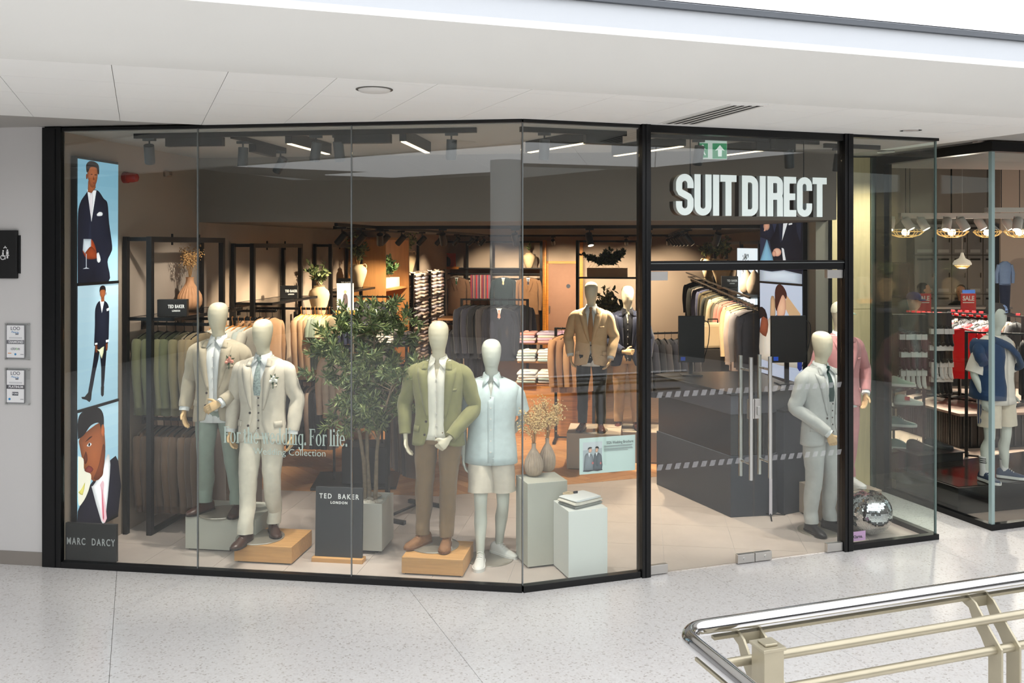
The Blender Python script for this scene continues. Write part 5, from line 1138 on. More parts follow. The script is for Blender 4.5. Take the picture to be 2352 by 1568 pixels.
# ---- tracks, spotlights and linear lamps
SPB = M('spot_body_grey', (58, 62, 64), .5, .2); LENS = M('spot_lens', (255, 240, 214), .4, emit=(255, 226, 186), es=6.); LINE = M('linear_lamp', (255, 240, 220), .4, emit=(255, 226, 180), es=3.0)
WARM = (1.0, .80, .58); NEUT = (1.0, .92, .83)
def track(lab, a, b, w=.036, h=.04, boxes=()):
    a, b = Vector(a), Vector(b); d = b - a; t = thing('lighting_track', lab, 'lighting track', (a + b) / 2, math.atan2(d.y, d.x), 'lighting tracks'); L = d.length
    MB().box(-L / 2, L / 2, -w / 2, w / 2, -h, 0).build('rail', BLACK, t, bev=.002)
    for f0, f1 in boxes: MB().box(-L / 2 + L * f0, -L / 2 + L * f1, -w * .9, w * .9, -h - .07, -h).build('driver_box', BLACK, t, bev=.002)
    return t
def spot(lab, loc, aim, power=0., rgb=WARM, size=1., angle=52, lens=True, group='track spotlights', body=None):
    loc = Vector(loc); aim = Vector(aim); t = thing('track_spotlight', lab, 'spotlight', loc, 0, group, size)
    d = (aim - loc).normalized(); c = Vector((0, 0, -.12))
    MB().box(-.05, .05, -.017, .017, -.02, 0).tube([(0, 0, -.02), c + Vector((0, 0, .05))], .007, 8).build('adapter', body or SPB, t)
    MB().tube([c - d * .07, c - d * .068, c + d * .085, c + d * .09], [.036, .041, .041, .038], 18).build('housing', body or SPB, t, True)
    MB().tube([c + d * .088, c + d * .0915], .034, 16).build('lens', LENS if lens else M('spot_lens_dark', (120, 110, 96), .3), t)
    if power: pt_light('spot_beam', 'SPOT', c + d * .1, power, rgb, t, .03, angle, .7, c + d * 2)
    return t
track('black lighting track along the long window', S(.5, .2, ZC), S(3.35, .2, ZC), boxes=((.10, .27), (.60, .76)))
track('short black lighting track running inwards over the cream suit', S(1.3, .3, ZC), S(1.3, 1.4, ZC), boxes=((.35, .75),))
track('black lighting track inside the window beside the corner', K(.05, .2, ZC), K(.95, .2, ZC), boxes=((.6, .95),))
track('black lighting track above the hanging sign', K(1.1, .22, ZC), K(2.8, .22, ZC), boxes=((.62, .85),))
track('black lighting track over the corner window', K(3.0, .4, ZC), K(3.6, .4, ZC))
PW = 130.
for lb, u, v, au, av, az in (('grey track spotlight nearest the tall video screen', .63, .2, .15, 1.3, 1.3), ('grey track spotlight above the cream suit', 2.05, .2, 1.6, .55, 1.2), ('grey track spotlight above the brand board', 2.24, .2, 2.3, .8, 1.2), ('grey track spotlight above the olive blazer', 3.15, .2, 3.0, .45, 1.2),
                             ('grey track spotlight at the front of the inward track', 1.3, .5, 1.15, .6, 1.2), ('grey track spotlight at the end of the inward track', 1.3, 1.3, .0, 1.9, 1.6)):
    spot(lb, S(u, v, ZC - .04), S(au, av, az), PW, NEUT, lens=False, angle=60)
for lb, ku, kv, ak, av, az in (('grey track spotlight inside the corner of the window', .25, .2, .2, .6, .7), ('grey track spotlight in front of the exit sign', 1.62, .22, 1.7, 1.2, .6), ('added grey track spotlight above the mirror ball', 3.15, .4, 3.0, .7, 1.0), ('grey track spotlight above the grey check suit', 2.5, .22, 2.9, .6, 1.1)):  # the spotlight over the mirror ball is added to brighten the corner window
    spot(lb, K(ku, kv, ZC - .04), K(ak, av, az), PW, NEUT, lens=False, angle=60)
def linear(lab, a, b):
    a, b = Vector(a), Vector(b); d = b - a; t = thing('linear_lamp', lab, 'lamp', (a + b) / 2, math.atan2(d.y, d.x), 'linear lamps under the shop ceiling'); L = d.length
    MB().box(-L / 2, L / 2, -.028, .028, .004, ZC - a.z).build('housing', BLACK, t, bev=.003); MB().box(-L / 2 + .02, L / 2 - .02, -.02, .02, -.002, .004).build('diffuser', LINE, t)
for lb, q in (('black linear lamp with warm strip above the brand board', (662, 330, 755, 355)), ('black linear lamp with warm strip above the olive blazer', (925, 325, 983, 352)), ('black linear lamp with warm strip behind the window corner', (1350, 328, 1213, 351)), ('black linear lamp with warm strip crossing the door post', (1570, 336, 1410, 359)), ('black linear lamp with warm strip behind the exit sign', (1777, 343, 1602, 365))):
    linear(lb, onz(q[0], q[1], 3.40), onz(q[2], q[3], 3.40))
# ================================================================ GARMENTS
def g_mesh(kind, seed=0):
    mb = MB()
    if kind in ('jacket', 'coat', 'tee', 'shirt'):
        hem = {'jacket': -.82, 'coat': -1.0, 'tee': -.70, 'shirt': -.78}[kind]; kx = 1. if kind != 'tee' else 1.04; ky = 1.1 if kind in ('jacket', 'coat') else .72
        rg = [(-.085, .045, .030), (-.10, .11, .04), (-.12, .18, .048), (-.155, .212, .055), (-.26, .206, .060), (-.42, .196, .060), (-.58, .200, .062), (hem + .03, .208, .064), (hem, .208, .064)]
        mb.loft([ell((0, 0, z), rx * kx, ry * ky, 24, p=2.4) for z, rx, ry in rg]); mb.wrinkle(.014, (22, 10, 2.2), seed)
        for s in (-1, 1):
            if kind == 'tee': mb.tube([(s * .17, 0, -.15), (s * .235, -.004, -.23), (s * .26, -.006, -.33)], [(.045, .06), (.05, .062), (.045, .068)], 12, up=(0, 1, 0))
            else: mb.tube(smooth_path([(s * .18, 0, -.15), (s * .228, -.01, -.25), (s * .243, -.022, -.45), (s * .236, -.034, -.74)], 4), [.05 + .004 * math.sin(i) - .0011 * i for i in range(13)], 12)
    elif kind == 'trousers':
        mb.loft([ell((0, 0, z), rx, ry, 20, p=3) for z, rx, ry in ((-.10, .15, .03), (-.12, .155, .032), (-.4, .13, .04), (-.72, .11, .04), (-.95, .10, .038))]); mb.wrinkle(.012, (20, 12, 3), seed)
    me = mb.mesh('garment_' + kind); me.polygons.foreach_set('use_smooth', [True] * len(me.polygons)); me.set_sharp_from_angle(angle=math.radians(60)); me.materials.append(BLKT); return me
GM = {k: [g_mesh(k, s) for s in range(3)] for k in ('jacket', 'coat', 'tee', 'shirt', 'trousers')}
def hanger_mesh():
    mb = MB(); mb.tube(smooth_path([(.014, 0, -.012), (.012, 0, .008), (0, 0, .016), (-.013, 0, .006), (-.008, 0, -.022), (0, 0, -.04), (0, 0, -.085)], 3), .0028, 6)
    mb.tube([(-.2, 0, -.135), (-.1, 0, -.1), (0, 0, -.08), (.1, 0, -.1), (.2, 0, -.135)], [.007, .010, .012, .010, .007], 8); me = mb.mesh('hanger'); me.materials.append(BLACK); return me
HM = hanger_mesh(); HANGW = wood('hanger_wood', (198, 132, 66), .4, 'x', .1)
vm = MB(); vm.loft([[Vector((-.045, -.066, -.088)), Vector((-.03, -.07, -.1)), Vector((0, -.072, -.24))], [Vector((.045, -.066, -.088)), Vector((.03, -.07, -.1)), Vector((0.001, -.072, -.24))]], False, False); VM = vm.mesh('shirt_v'); VM.materials.append(SHW)
lpm = MB()
for s in (-1, 1): lpm.add([(s * .045, -.070, -.09), (s * .10, -.074, -.17), (s * .03, -.080, -.36), (s * .002, -.074, -.26)], [(0, 1, 2, 3) if s < 0 else (3, 2, 1, 0)])
LPM = lpm.mesh('lapels'); LPM.materials.append(SHW)
NAME = {'jacket': 'hanging_jacket', 'coat': 'hanging_coat', 'tee': 'hanging_tshirt', 'shirt': 'hanging_shirt', 'trousers': 'hanging_trousers'}
CAT = {'jacket': 'jacket', 'coat': 'coat', 'tee': 't-shirt', 'shirt': 'shirt', 'trousers': 'trousers'}
gcount = [0]
def garment(kind, mat, loc, rz, lab, group, hang=None, sc=1., shirtv=False, tie=None):
    gcount[0] += 1; t = thing(NAME[kind], lab, CAT[kind], loc, rz, group, sc)
    link('garment', GM[kind][gcount[0] % 3], mat, t); link('hanger', HM, hang or BLACK, t)
    if shirtv:
        link('shirt_front', VM, SHW, t); link('lapels', LPM, mat, t)
        if tie: MB().loft([[Vector((-a, -.078, z)), Vector((a, -.078, z)), Vector((0, -.07, z))] for z, a in ((-.11, .012), (-.125, .016), (-.14, .010), (-.22, .022))]).build('tie', tie, t)
    return t
def row(kind, mats, p0, p1, rz, lab, group, hang=None, n=None, sc=1., jit=.06):
    p0, p1 = Vector(p0), Vector(p1); n = n or len(mats)
    for i in range(n):
        m = mats[i % len(mats)]; l = lab if isinstance(lab, str) else lab[i % len(lab)]
        garment(kind, m, p0.lerp(p1, (i + .5) / n), rz + RN.uniform(-jit, jit), l, group, hang, sc)
# ================================================================ LEFT CLOTHING BAYS
WPOST = .05
SHELFG = glass_mat('smoked_shelf_glass', (.35, .36, .36), .05)
def bay(lab, v0, v1, zt, u1=.50, shelf=1.94, arms=(1.86,), lower=None, posts=True):
    t = thing('clothing_bay', lab, 'clothing rack', S(0, (v0 + v1) / 2), A_ROT, 'black framed clothing bays'); d = (v1 - v0) / 2; w = WPOST / 2
    for y in (-d, d): MB().box(.245, .295, y - w, y + w, 0, zt).build('post', BLACK, t, bev=.002); MB().box(.02, .06, y - w, y + w, 0, zt).build('wall_post', BLACK, t, bev=.002)
    MB().box(.245, .295, -d, d, zt - .05, zt).build('top_rail', BLACK, t, bev=.002)
    for y in (-d * .45, d * .3): MB().box(.262, .278, y - .006, y + .006, zt - .075, zt + .03).build('top_clip', BLACK, t)
    for y in (-d, d): MB().box(.06, .245, y - .012, y + .012, zt - .04, zt - .005).build('cross_bar', BLACK, t)
    MB().box(.245, .295, -d, d, 0, .04).build('foot_rail', BLACK, t)
    if shelf:
        s = MB().box(.06, u1, -d, d, shelf - .006, shelf).build('shelf_glass', SHELFG, t)
        for a in ((u1 - .02, u1, -d, d), (.06, .08, -d, d), (.06, u1, -d, -d + .02), (.06, u1, d - .02, d)): MB().box(a[0], a[1], a[2], a[3], shelf - .028, shelf + .002).build('shelf_edge', BLACK, s)
    return t
bay('black clothing bay with dried flowers vase beside the tall screen', .84, 2.24, 2.665)
bay('black clothing bay with brand block behind the cream suit', 3.0, 4.45, 2.61)
bay('black clothing bay at the rear end of the side wall', 5.6, 7.0, 2.61)
def arm(lab, v, z, u0=.06, u1=.62):
    t = thing('wall_clothes_rail', lab, 'clothes rail', S(u0, v, z), A_ROT, 'rails on the side wall'); MB().box(0, u1 - u0, -.008, .008, -.014, .014).build('bar', BLACK, t, bev=.002)
    MB().ball((u1 - u0 + .005, 0, .006), .017, 10, 6).build('end_knob', BLACK, t, True); MB().box(-.01, .006, -.03, .03, -.05, .05).build('bracket', BLACK, t); return t
GRN = [fabric(c) for c in ((104, 104, 78), (98, 100, 75), (110, 108, 80), (94, 96, 72), (112, 104, 78), (120, 106, 82), (128, 112, 86))]
BRN = [fabric(c) for c in ((92, 74, 60), (86, 70, 58), (98, 80, 66), (80, 66, 56))]
WHR = [fabric(c) for c in ((222, 212, 192), (206, 198, 182), (186, 190, 180))]
DRK = [fabric(c) for c in ((36, 38, 48), (44, 46, 58), (30, 32, 38), (54, 52, 56))]
NVY = [fabric(c) for c in ((40, 46, 70), (34, 38, 58), (46, 52, 76))]
gz = A_ROT + pi / 2      # garments hang with their shoulders along v: the near sleeve faces the window
arm('black upper rail arm of green jackets near the tall screen', 1.13, 1.86, .04, .68); row('jacket', GRN, S(.05, 1.13, 1.868), S(.66, 1.13, 1.868), gz, 'sage green jacket on the upper rail beside the tall screen', 'green jackets on the upper rail', n=7, jit=.14)
arm('black lower rail arm of brown jackets near the tall screen', 1.14, .98, .04, .78); row('jacket', BRN, S(.06, 1.14, .988), S(.76, 1.14, .988), gz, 'dark brown jacket on the lower rail beside the tall screen', 'brown jackets on the lower rail', n=10)
arm('black rail arm of pale shirts behind the tan jacket mannequin', 1.75, 1.86, .06, .85); row('tee', WHR, S(.4, 1.75, 1.868), S(.84, 1.75, 1.868), gz, 'pale t-shirt on a wooden hanger behind the tan jacket mannequin', 'pale shirts on wooden hangers', HANGW, 7)
arm('black rail arm of brown trousers behind the tan jacket mannequin', 1.75, .98, .06, .9); row('trousers', BRN + WHR[:1], S(.4, 1.75, .985), S(.9, 1.75, .985), gz, 'folded brown trousers hanging behind the tan jacket mannequin', 'trousers on the low rail', n=6)
arm('black rail arm of brown jackets in the middle bay', 3.1, 1.84, .06, .5); row('jacket', [fabric((150, 118, 90)), fabric((132, 104, 80))], S(.12, 3.1, 1.848), S(.5, 3.1, 1.848), gz, 'warm brown jacket hanging in the middle bay', 'brown jackets in the middle bay', n=5)
arm('black long rail arm with wooden hangers in the middle bay', 3.55, 1.84, .06, 1.0)
row('jacket', [fabric((170, 140, 112))], S(.60, 3.55, 1.848), S(.78, 3.55, 1.848), gz, 'tan jacket next to the sage t-shirts', 'tan jackets in the middle bay', HANGW, 3)
row('tee', [fabric((126, 138, 126)), fabric((114, 126, 116))], S(.78, 3.55, 1.848), S(.9, 3.55, 1.848), gz, 'sage t-shirt on a wooden hanger behind the cream suit', 'sage t-shirts', HANGW, 3)
row('tee', [fabric((226, 206, 170))], S(.92, 3.55, 1.848), S(1.0, 3.55, 1.848), gz, 'cream t-shirt on a wooden hanger behind the cream suit', 'cream t-shirts', HANGW, 2)
arm('black rail arm of navy jackets past the middle bay', 4.8, 1.66, .06, .98); row('jacket', NVY, S(.4, 4.8, 1.668), S(.98, 4.8, 1.668), gz, 'navy jacket hanging beyond the cream t-shirts', 'navy jackets', n=8)
arm('black low rail arm of dark garments', 3.6, .98, .06, 1.05); row('jacket', DRK[:3] + [fabric((190, 170, 156))], S(.5, 3.6, .988), S(1.05, 3.6, .988), gz, 'dark garment hanging low behind the cream suit', 'dark garments on the low rail', n=8, sc=.95)
arm('black low rail arm of grey brown jackets', 4.9, .98, .06, 1.1); row('jacket', [fabric((112, 100, 88)), fabric((96, 88, 80)), DRK[3]], S(.5, 4.9, .99), S(1.1, 4.9, .99), gz, 'grey brown jacket hanging low beyond the dark garments', 'grey brown jackets on the low rail', n=7, sc=.95)
arm('black rail arm of dark suits at the rear of the side wall', 6.1, 1.84, .06, 1.0); row('jacket', DRK, S(.3, 6.1, 1.848), S(1.0, 6.1, 1.848), gz, 'dark suit jacket hanging at the rear of the side wall', 'dark suits at the rear', n=9)
for u_ in (.62, .86): garment('jacket', DRK[3], S(u_, 5.75, 1.78), A_ROT + .5, 'dark suit jacket over a pale shirt facing the window', 'dark suits facing the window', shirtv=True)
arm('black low rail arm of dark suits at the rear', 6.1, .98, .06, 1.05); row('jacket', DRK, S(.3, 6.1, .988), S(1.0, 6.1, .988), gz, 'dark suit jacket hanging low at the rear of the side wall', 'dark suits low at the rear', n=7)
# shelf dressing
def block_sign(lab, loc, w, h, d, rz):
    t = thing('brand_block', lab, 'sign block', loc, rz, 'TED BAKER blocks on the shelves'); MB().box(-w / 2, w / 2, -d / 2, d / 2, 0, h).build('block', M('sign_black', (14, 14, 15), .5), t, bev=.002)
    text('TED BAKER', h * .27, SIGNW, t, (w * .14, -d / 2 - .001, h * .58), sx=.62, sp=1.1, off=.0015); text('LONDON', h * .13, SIGNW, t, (w * .14, -d / 2 - .001, h * .33), sx=.8, off=.001); return t
block_sign('black TED BAKER block on the shelf in front of the dried flowers', S(.40, 1.0, 1.942), .26, .155, .07, A_ROT + .25)
block_sign('black TED BAKER block on the shelf behind the cream suit', S(.36, 3.85, 1.942), .21, .155, .07, A_ROT + .2)
block_sign('black TED BAKER block on the rear shelf beside the amphora', S(.22, 6.35, 1.942), .19, .155, .07, A_ROT + .2)
vase('tall ribbed terracotta vase with dried grass on the first shelf', S(.17, 1.75, 1.942), .33, .115, TERRA, 'vases along the side wall', M('dried_grass', (184, 140, 84), .8, var=.25, vs=30), .34, 21, spread=.17, bl_h=.3, nb=520)
AMPH = M('cream_clay', (214, 190, 152), .8, var=.05, vs=14)
def amphora(lab, loc, h, r, plant=None, handles=True, seed=1, group='vases along the side wall'):
    t = thing('amphora', lab, 'vase', loc, 0, group)
    MB().lathe([(.42 * r, 0), (.5 * r, .02 * h), (.72 * r, .3 * h), (.95 * r, .58 * h), (r, .72 * h), (.9 * r, .84 * h), (.58 * r, .93 * h), (.5 * r, .97 * h), (.58 * r, h), (.44 * r, h)], 28).build('body', AMPH, t, True, sharp=60)
    if handles:
        for s in (-1, 1): MB().tube(smooth_path([(s * .5 * r, 0, .96 * h), (s * .8 * r, 0, 1.0 * h), (s * .95 * r, 0, .9 * h), (s * .86 * r, 0, .82 * h)], 4), .008, 8).build('handle', AMPH, t, True)
    if plant: greenery(t, (0, 0, h), plant, seed)
    return t
def greenery(t, top, p, seed, mats=None, sx=1., sy=1.):
    spread, hh, n, L = p; rr = random.Random(seed); top = Vector(top); st = MB(); fb = [MB(), MB(), MB()]; mats = mats or LEAF
    for i in range(12):
        a = rr.uniform(0, 6.28); e = top + Vector((spread * sx * rr.uniform(.1, 1) * math.cos(a), spread * sy * rr.uniform(.1, 1) * math.sin(a), hh * rr.uniform(.4, 1))); m = top.lerp(e, .5) + Vector((0, 0, .02)); st.tube([top * 1 + Vector(((e.x - top.x) * (.8 if sx > 1 else .1), 0, -.03)), m, e], [.003, .0025, .001], 5)
        for k in range(n // 12):
            q = m.lerp(e, rr.uniform(-.5, 1.1)); v = Vector((rr.gauss(0, 1), rr.gauss(0, 1), rr.gauss(.4, .8))).normalized(); R_ = v.to_track_quat('Y', 'Z').to_matrix() @ Matrix.Rotation(rr.uniform(0, 6), 3, 'Y'); s = rr.uniform(.7, 1.3)
            fb[k % 3].add([q + R_ @ (w * s) for w in leaf_geo(L, L * .22)], LF)
    st.build('stems', STEM, t)
    for i in range(3): o = fb[i].build('foliage', mats[i], t); o['kind'] = 'stuff'
GL = [M('leaf_green_a', (70, 104, 52), .5), M('leaf_green_b', (98, 128, 66), .5), M('leaf_green_c', (50, 78, 44), .5)]
_sh = thing('wall_shelf', 'low black shelf carrying the planted vase and framed picture', 'shelf', S(0, 5.2, 0), A_ROT); MB().box(.05, .76, -.34, .34, 1.60, 1.625).build('board', BLACK, _sh, bev=.002)
for y in (-.3, .3): MB().box(.05, .55, y - .01, y + .01, 1.54, 1.60).build('bracket', BLACK, _sh)
amphora('cream vase of green leaves on the low shelf beside the framed picture', S(.32, 5.0, 1.626), .42, .14, (.22, .36, 300, .07), False, 4)
t = thing('framed_picture', 'framed picture of a suited figure standing on an oak block', 'picture', S(.6, 5.25, 1.70), A_ROT + .35)
MB().box(-.13, .13, -.05, .05, -.073, 0).build('oak_block', wood('amber_wood', (214, 140, 56), .45), t, bev=.003)
mb = MB(); picture(mb, [((206, 196, 188), [(0, 0), (1, 0), (1, 1), (0, 1)]), ((46, 32, 36), sm([(.34, .1), (.36, .45), (.42, .62), (.58, .62), (.66, .45), (.64, .1)], 2)), ((170, 116, 88), oval(.5, .7, .09, .07, 10))], .22, .36)
mb.xf(Matrix.Translation((0, -.012, .18)) @ Matrix.Rotation(-.1, 4, 'X')).build('print', PRN, t); MB().box(-.115, .115, -.009, .006, .0, .37).xf(Matrix.Rotation(-.1, 4, 'X')).build('mount', M('card_back', (214, 226, 220), .7), t)
amphora('cream two-handled amphora on the rear shelf of the side wall', S(.30, 6.75, 1.942), .36, .14, (.2, .5, 240, .07), True, 9)
# folded pile on a low shelf beyond the navy jackets
SHS = [fabric(c, .04) for c in ((222, 216, 208), (200, 196, 196), (228, 222, 212))]
def folded_mesh(w, d, h, seed):
    mb = MB(); n = 12; rg = []
    for y in (-.5, -.45, -.1, .3, .46, .5):
        k = .75 if abs(y) > .48 else 1; rg.append([Vector((w * .5 * math.copysign(abs(math.cos(a)) ** .3, math.cos(a)), y * d, h * .5 + h * .5 * k * math.copysign(abs(math.sin(a)) ** .5, math.sin(a)))) for a in [2 * pi * q / n for q in range(n)]])
    mb.loft(rg); mb.wrinkle(.004, (20, 20, 20), seed)
    mb.tube([(-.045, -.3 * d, h), (0, -.36 * d, h + .012), (.045, -.3 * d, h), (.02, -.2 * d, h + .014), (-.02, -.2 * d, h + .014)], .009, 6, close=True); me = mb.mesh('folded_shirt'); me.polygons.foreach_set('use_smooth', [True] * len(me.polygons)); me.materials.append(SHW); return me
CN = {}
FMs = [folded_mesh(.26, .36, .042, s) for s in range(3)]
def pile(lab, group, loc, rz, mats, n, dz=.036, sc=1.):
    for i in range(n):
        o = link('folded_shirt', FMs[(i + n) % 3], mats[i % len(mats)]); o.location = Vector(loc) + Vector((RN.uniform(-.008, .008), RN.uniform(-.008, .008), i * dz * sc)); o.rotation_euler = (0, 0, rz + RN.uniform(-.06, .06)); o.scale = (sc,) * 3; tag(o, (CN.get(mats[i % len(mats)].name, '') + ' ' + lab).strip(), 'folded shirt', group)
t = thing('display_table', 'small dark table of folded shirts beyond the navy jackets', 'table', S(1.15, 5.6), A_ROT); MB().box(-.3, .3, -.25, .25, 1.2, 1.225).build('top', BLACK, t)
for a in (-.28, .28):
    for b in (-.23, .23): MB().box(a - .015, a + .015, b - .015, b + .015, 0, 1.2).build('leg', BLACK, t)
pile('folded pale shirt on the small dark table', 'folded shirts on the dark table', S(1.05, 5.6, 1.226), A_ROT + 1.3, SHS, 5); pile('folded dark shirt on the small dark table', 'folded dark shirts on the dark table', S(1.32, 5.62, 1.226), A_ROT + 1.3, DRK, 4)

# ---- oak niche and packed shirt shelving further along the wall
NICH = wood('niche_oak', (196, 140, 84), .5, 'z', .1)
t = thing('oak_cabinet', 'tall oak niche cabinet with a planter between the clothing bays and shirt shelves', 'cabinet', S(.0, 7.9), A_ROT)
MB().box(.0, .62, -.75, -.70, 0, 2.72).build('side_panel', NICH, t, bev=.002); MB().box(.0, .62, .70, .75, 0, 2.72).build('side_panel', NICH, t, bev=.002); MB().box(0, .03, -.7, .7, 0, 2.72).build('back_panel', NICH, t); MB().box(0, .62, -.75, .75, 2.68, 2.72).build('top_panel', NICH, t)
for z in (.5, 1.2, 1.86): MB().box(.03, .6, -.7, .7, z, z + .03).build('shelf', NICH, t)
t = thing('light_box', 'small lit price display at the top of the oak cabinet', 'light box', S(.05, 8.2, 2.35), A_ROT + pi / 2); MB().box(-.25, .25, -.02, 0, -.16, .28).build('panel', M('lightbox_white', (220, 230, 240), .5, emit=(226, 236, 248), es=1.2), t); MB().box(-.05, .2, -.03, -.02, -.02, .16).build('dark_card', BLACK, t)
t = thing('planter_box', 'long white planter of green leaves on the oak cabinet shelf', 'planter', S(.40, 7.95, 1.89), A_ROT + pi / 2); MB().box(-.5, .5, -.1, .1, 0, .16).build('box', M('planter_white', (222, 212, 198), .6), t, bev=.003); greenery(t, (0, 0, .16), (.3, .34, 600, .07), 14, GL, sx=1.7, sy=.6)
t = thing('ornament', 'dark sculpted ornament on the lower shelf of the oak cabinet', 'ornament', S(.42, 8.1, 1.23), 0); MB().ball((0, 0, .06), (.08, .06, .06), 12, 8).build('base', BLACK, t, True); MB().tube([(0, 0, .08), (.02, 0, .2), (.06, 0, .3)], [.03, .016, .006], 8).build('neck', BLACK, t, True)
t = thing('shirt_shelving', 'tall black shelving packed with wrapped shirts near the rear wall', 'shelving', S(.0, 10.3), A_ROT)
for y in (-1.35, -.02, 1.3):
    for x in (.04, .6): MB().box(x - .025, x + .025, y - .025, y + .025, 0, 2.1 if x > .3 else 2.6).build('post', BLACK, t, bev=.002)
LV = (.28, .80, 1.22, 1.62, 2.06)
for z in LV: MB().box(.02, .62, -1.36, 1.32, z - .03, z).build('shelf', BLACK, t)
PK = [M('wrapped_shirt_a', (226, 206, 190), .12, var=.25, vs=22, spec=.8), M('wrapped_shirt_b', (214, 190, 178), .12, var=.25, vs=22, spec=.8), M('wrapped_shirt_c', (198, 190, 200), .12, var=.25, vs=22, spec=.8), M('wrapped_dark', (48, 44, 50), .2, var=.2, vs=22)]
for m_, n_ in zip(PK, ('ivory', 'rose', 'lilac', 'black')): CN[m_.name] = n_
for yi, y in enumerate((-1.0, -.36, .33, .98)):
    for zi, (z0, z1) in enumerate(zip(LV[:-1], LV[1:])):
        n = int((z1 - z0 - .07) / .05)
        pile('wrapped shirt in the %s of the black shirt shelving' % ('lowest tier', 'second tier', 'third tier', 'top tier')[zi], 'wrapped shirts on the black shelving', S(.36, 10.3 + y, z0), A_ROT + pi / 2, [PK[3], PK[2]] if (zi == 2 and yi == 0) else PK[:3], n, .046, 1.45)
amphora('cream amphora with leaves on top of the black shirt shelving', S(.3, 9.8, 2.061), .42, .15, (.2, .4, 200, .07), True, 33)
# ---- freestanding rails
def t_rail(lab, loc, rz, L, zr, base=True, depth=.5, shelf=None, group='freestanding clothes rails'):
    t = thing('clothes_rail', lab, 'clothes rail', loc, rz, group)
    for x in (-L / 2, L / 2):
        MB().box(x - .018, x + .018, -.018, .018, 0, zr).build('post', BLACK, t, bev=.002); MB().box(x - .02, x + .02, -depth / 2, depth / 2, 0, .035).build('foot', BLACK, t, bev=.002)
    MB().box(-L / 2, L / 2, -.012, .012, zr - .024, zr).build('top_bar', BLACK, t, bev=.002); MB().box(-L / 2, L / 2, -.01, .01, .035, .055).build('base_bar', BLACK, t)
    if shelf: MB().box(-L / 2 - .04, L / 2 + .04, -depth / 2, depth / 2, zr + .06, zr + .09).build('wood_shelf', shelf, t, bev=.002); [MB().box(x - .012, x + .012, -.012, .012, zr, zr + .06).build('shelf_support', BLACK, t) for x in (-L / 2, L / 2)]
    return t
_p = onz(820, 1106, .0)   # black plate stand behind the olive tree
t = thing('display_stand', 'black floor stand on a flat black base plate behind the olive tree', 'display stand', _p, A_ROT + .2); MB().box(-.45, .45, -.35, .35, 0, .03).build('base_plate', BLACK, t, bev=.002); MB().box(-.26, -.235, -.012, .012, .03, 1.5).build('post', BLACK, t); MB().box(.26, .285, -.012, .012, .03, 1.5).build('post', BLACK, t); MB().box(-.3, .3, -.012, .012, 1.476, 1.5).build('top_bar', BLACK, t); MB().box(-.14, .34, -.2, .2, .03, .42).build('dark_drawer_block', M('stand_black', (26, 27, 30), .6), t, bev=.003)
row('shirt', [fabric((222, 190, 164)), fabric((228, 204, 182)), fabric((206, 184, 164))], _p + Vector((-.2, 0, 1.49)), _p + Vector((.22, -.03, 1.49)), gz - 1.2, 'pale pink shirt on the floor stand behind the olive tree', 'pale shirts behind the olive tree', HANGW, 6, sc=1.0)
_p = onz(935, 1178); t_rail('black floor rail of striped trousers beside the planter', _p, A_ROT + 1.2, .62, 1.45, depth=.4); row('trousers', [fabric((84, 68, 58)), fabric((98, 80, 68)), fabric((60, 52, 50))], _p + Vector((-.1, .22, 1.43)), _p + Vector((.12, -.2, 1.43)), A_ROT - .3, 'brown striped trousers on the floor rail by the planter', 'striped trousers', n=7, sc=1.1)
_p = Vector((-.72, 13.6, 0)); t_rail('black rail with a wooden top shelf in the middle of the shop', _p, A_ROT, .62, 1.42, shelf=wood('walnut_top', (168, 122, 82), .5)); row('shirt', DRK + WHR[:1], _p + Vector((-.28, 0, 1.41)), _p + Vector((.28, 0, 1.41)), gz, 'dark shirt on the wooden topped rail', 'shirts on the wooden topped rail', n=9)
t = thing('flower_bowl', 'low arrangement of cream flowers on the wooden topped rail', 'flowers', _p + Vector((.12, 0, 1.511)), 0); MB().lathe([(.08, 0), (.12, .04), (.1, .05), (.06, .03)], 18).build('bowl', AMPH, t, True); greenery(t, (0, 0, .04), (.24, .12, 160, .06), 6); b = MB(); rr = random.Random(4); [b.ball((rr.uniform(-.2, .2), rr.uniform(-.12, .12), rr.uniform(.06, .16)), .03, 8, 5) for _ in range(16)]; o = b.build('blossom', M('cream_flower', (226, 214, 150), .7, var=.15, vs=30), t, True); o['kind'] = 'stuff'
_p = Vector((-.25, 12.9, 0)); t_rail('tall black rail of dark suits in the middle of the shop', _p, A_ROT, .95, 1.83); row('jacket', DRK, _p + Vector((-.45, 0, 1.82)), _p + Vector((.45, -.05, 1.82)), gz - .5, 'dark suit jacket on the tall middle rail', 'dark suits on the middle rail', n=9); garment('jacket', DRK[0], _p + Vector((.08, -.22, 1.80)), A_ROT, 'dark suit jacket over a pink shirt on the tall middle rail', None, shirtv=True, tie=fabric((206, 140, 128)))
t = thing('display_table', 'oak table with stepped shelves of folded shirts behind the corner glass', 'table', (.52, 12.6, 0), A_ROT)
OAKT = wood('table_oak', (184, 128, 76), .5); MB().box(-.42, .62, -.35, .35, 0, .70).build('oak_base', OAKT, t, bev=.003); MB().box(-.44, .3, -.36, .0, .70, .725).build('shelf', OAKT, t)
for z, y0 in ((.98, -.05), (1.22, .1)):
    MB().box(-.44, .3, y0, .36, z - .025, z).build('shelf', OAKT, t); [MB().box(x - .012, x + .012, .2, .224, .7, z - .025).build('leg', BLACK, t) for x in (-.4, .26)]
SHP = [fabric(c, .04) for c in ((224, 160, 150), (206, 168, 190), (230, 214, 200), (190, 176, 196))]; SHC = [fabric(c, .04) for c in ((226, 218, 210), (200, 206, 214), (170, 190, 190), (236, 230, 220))]
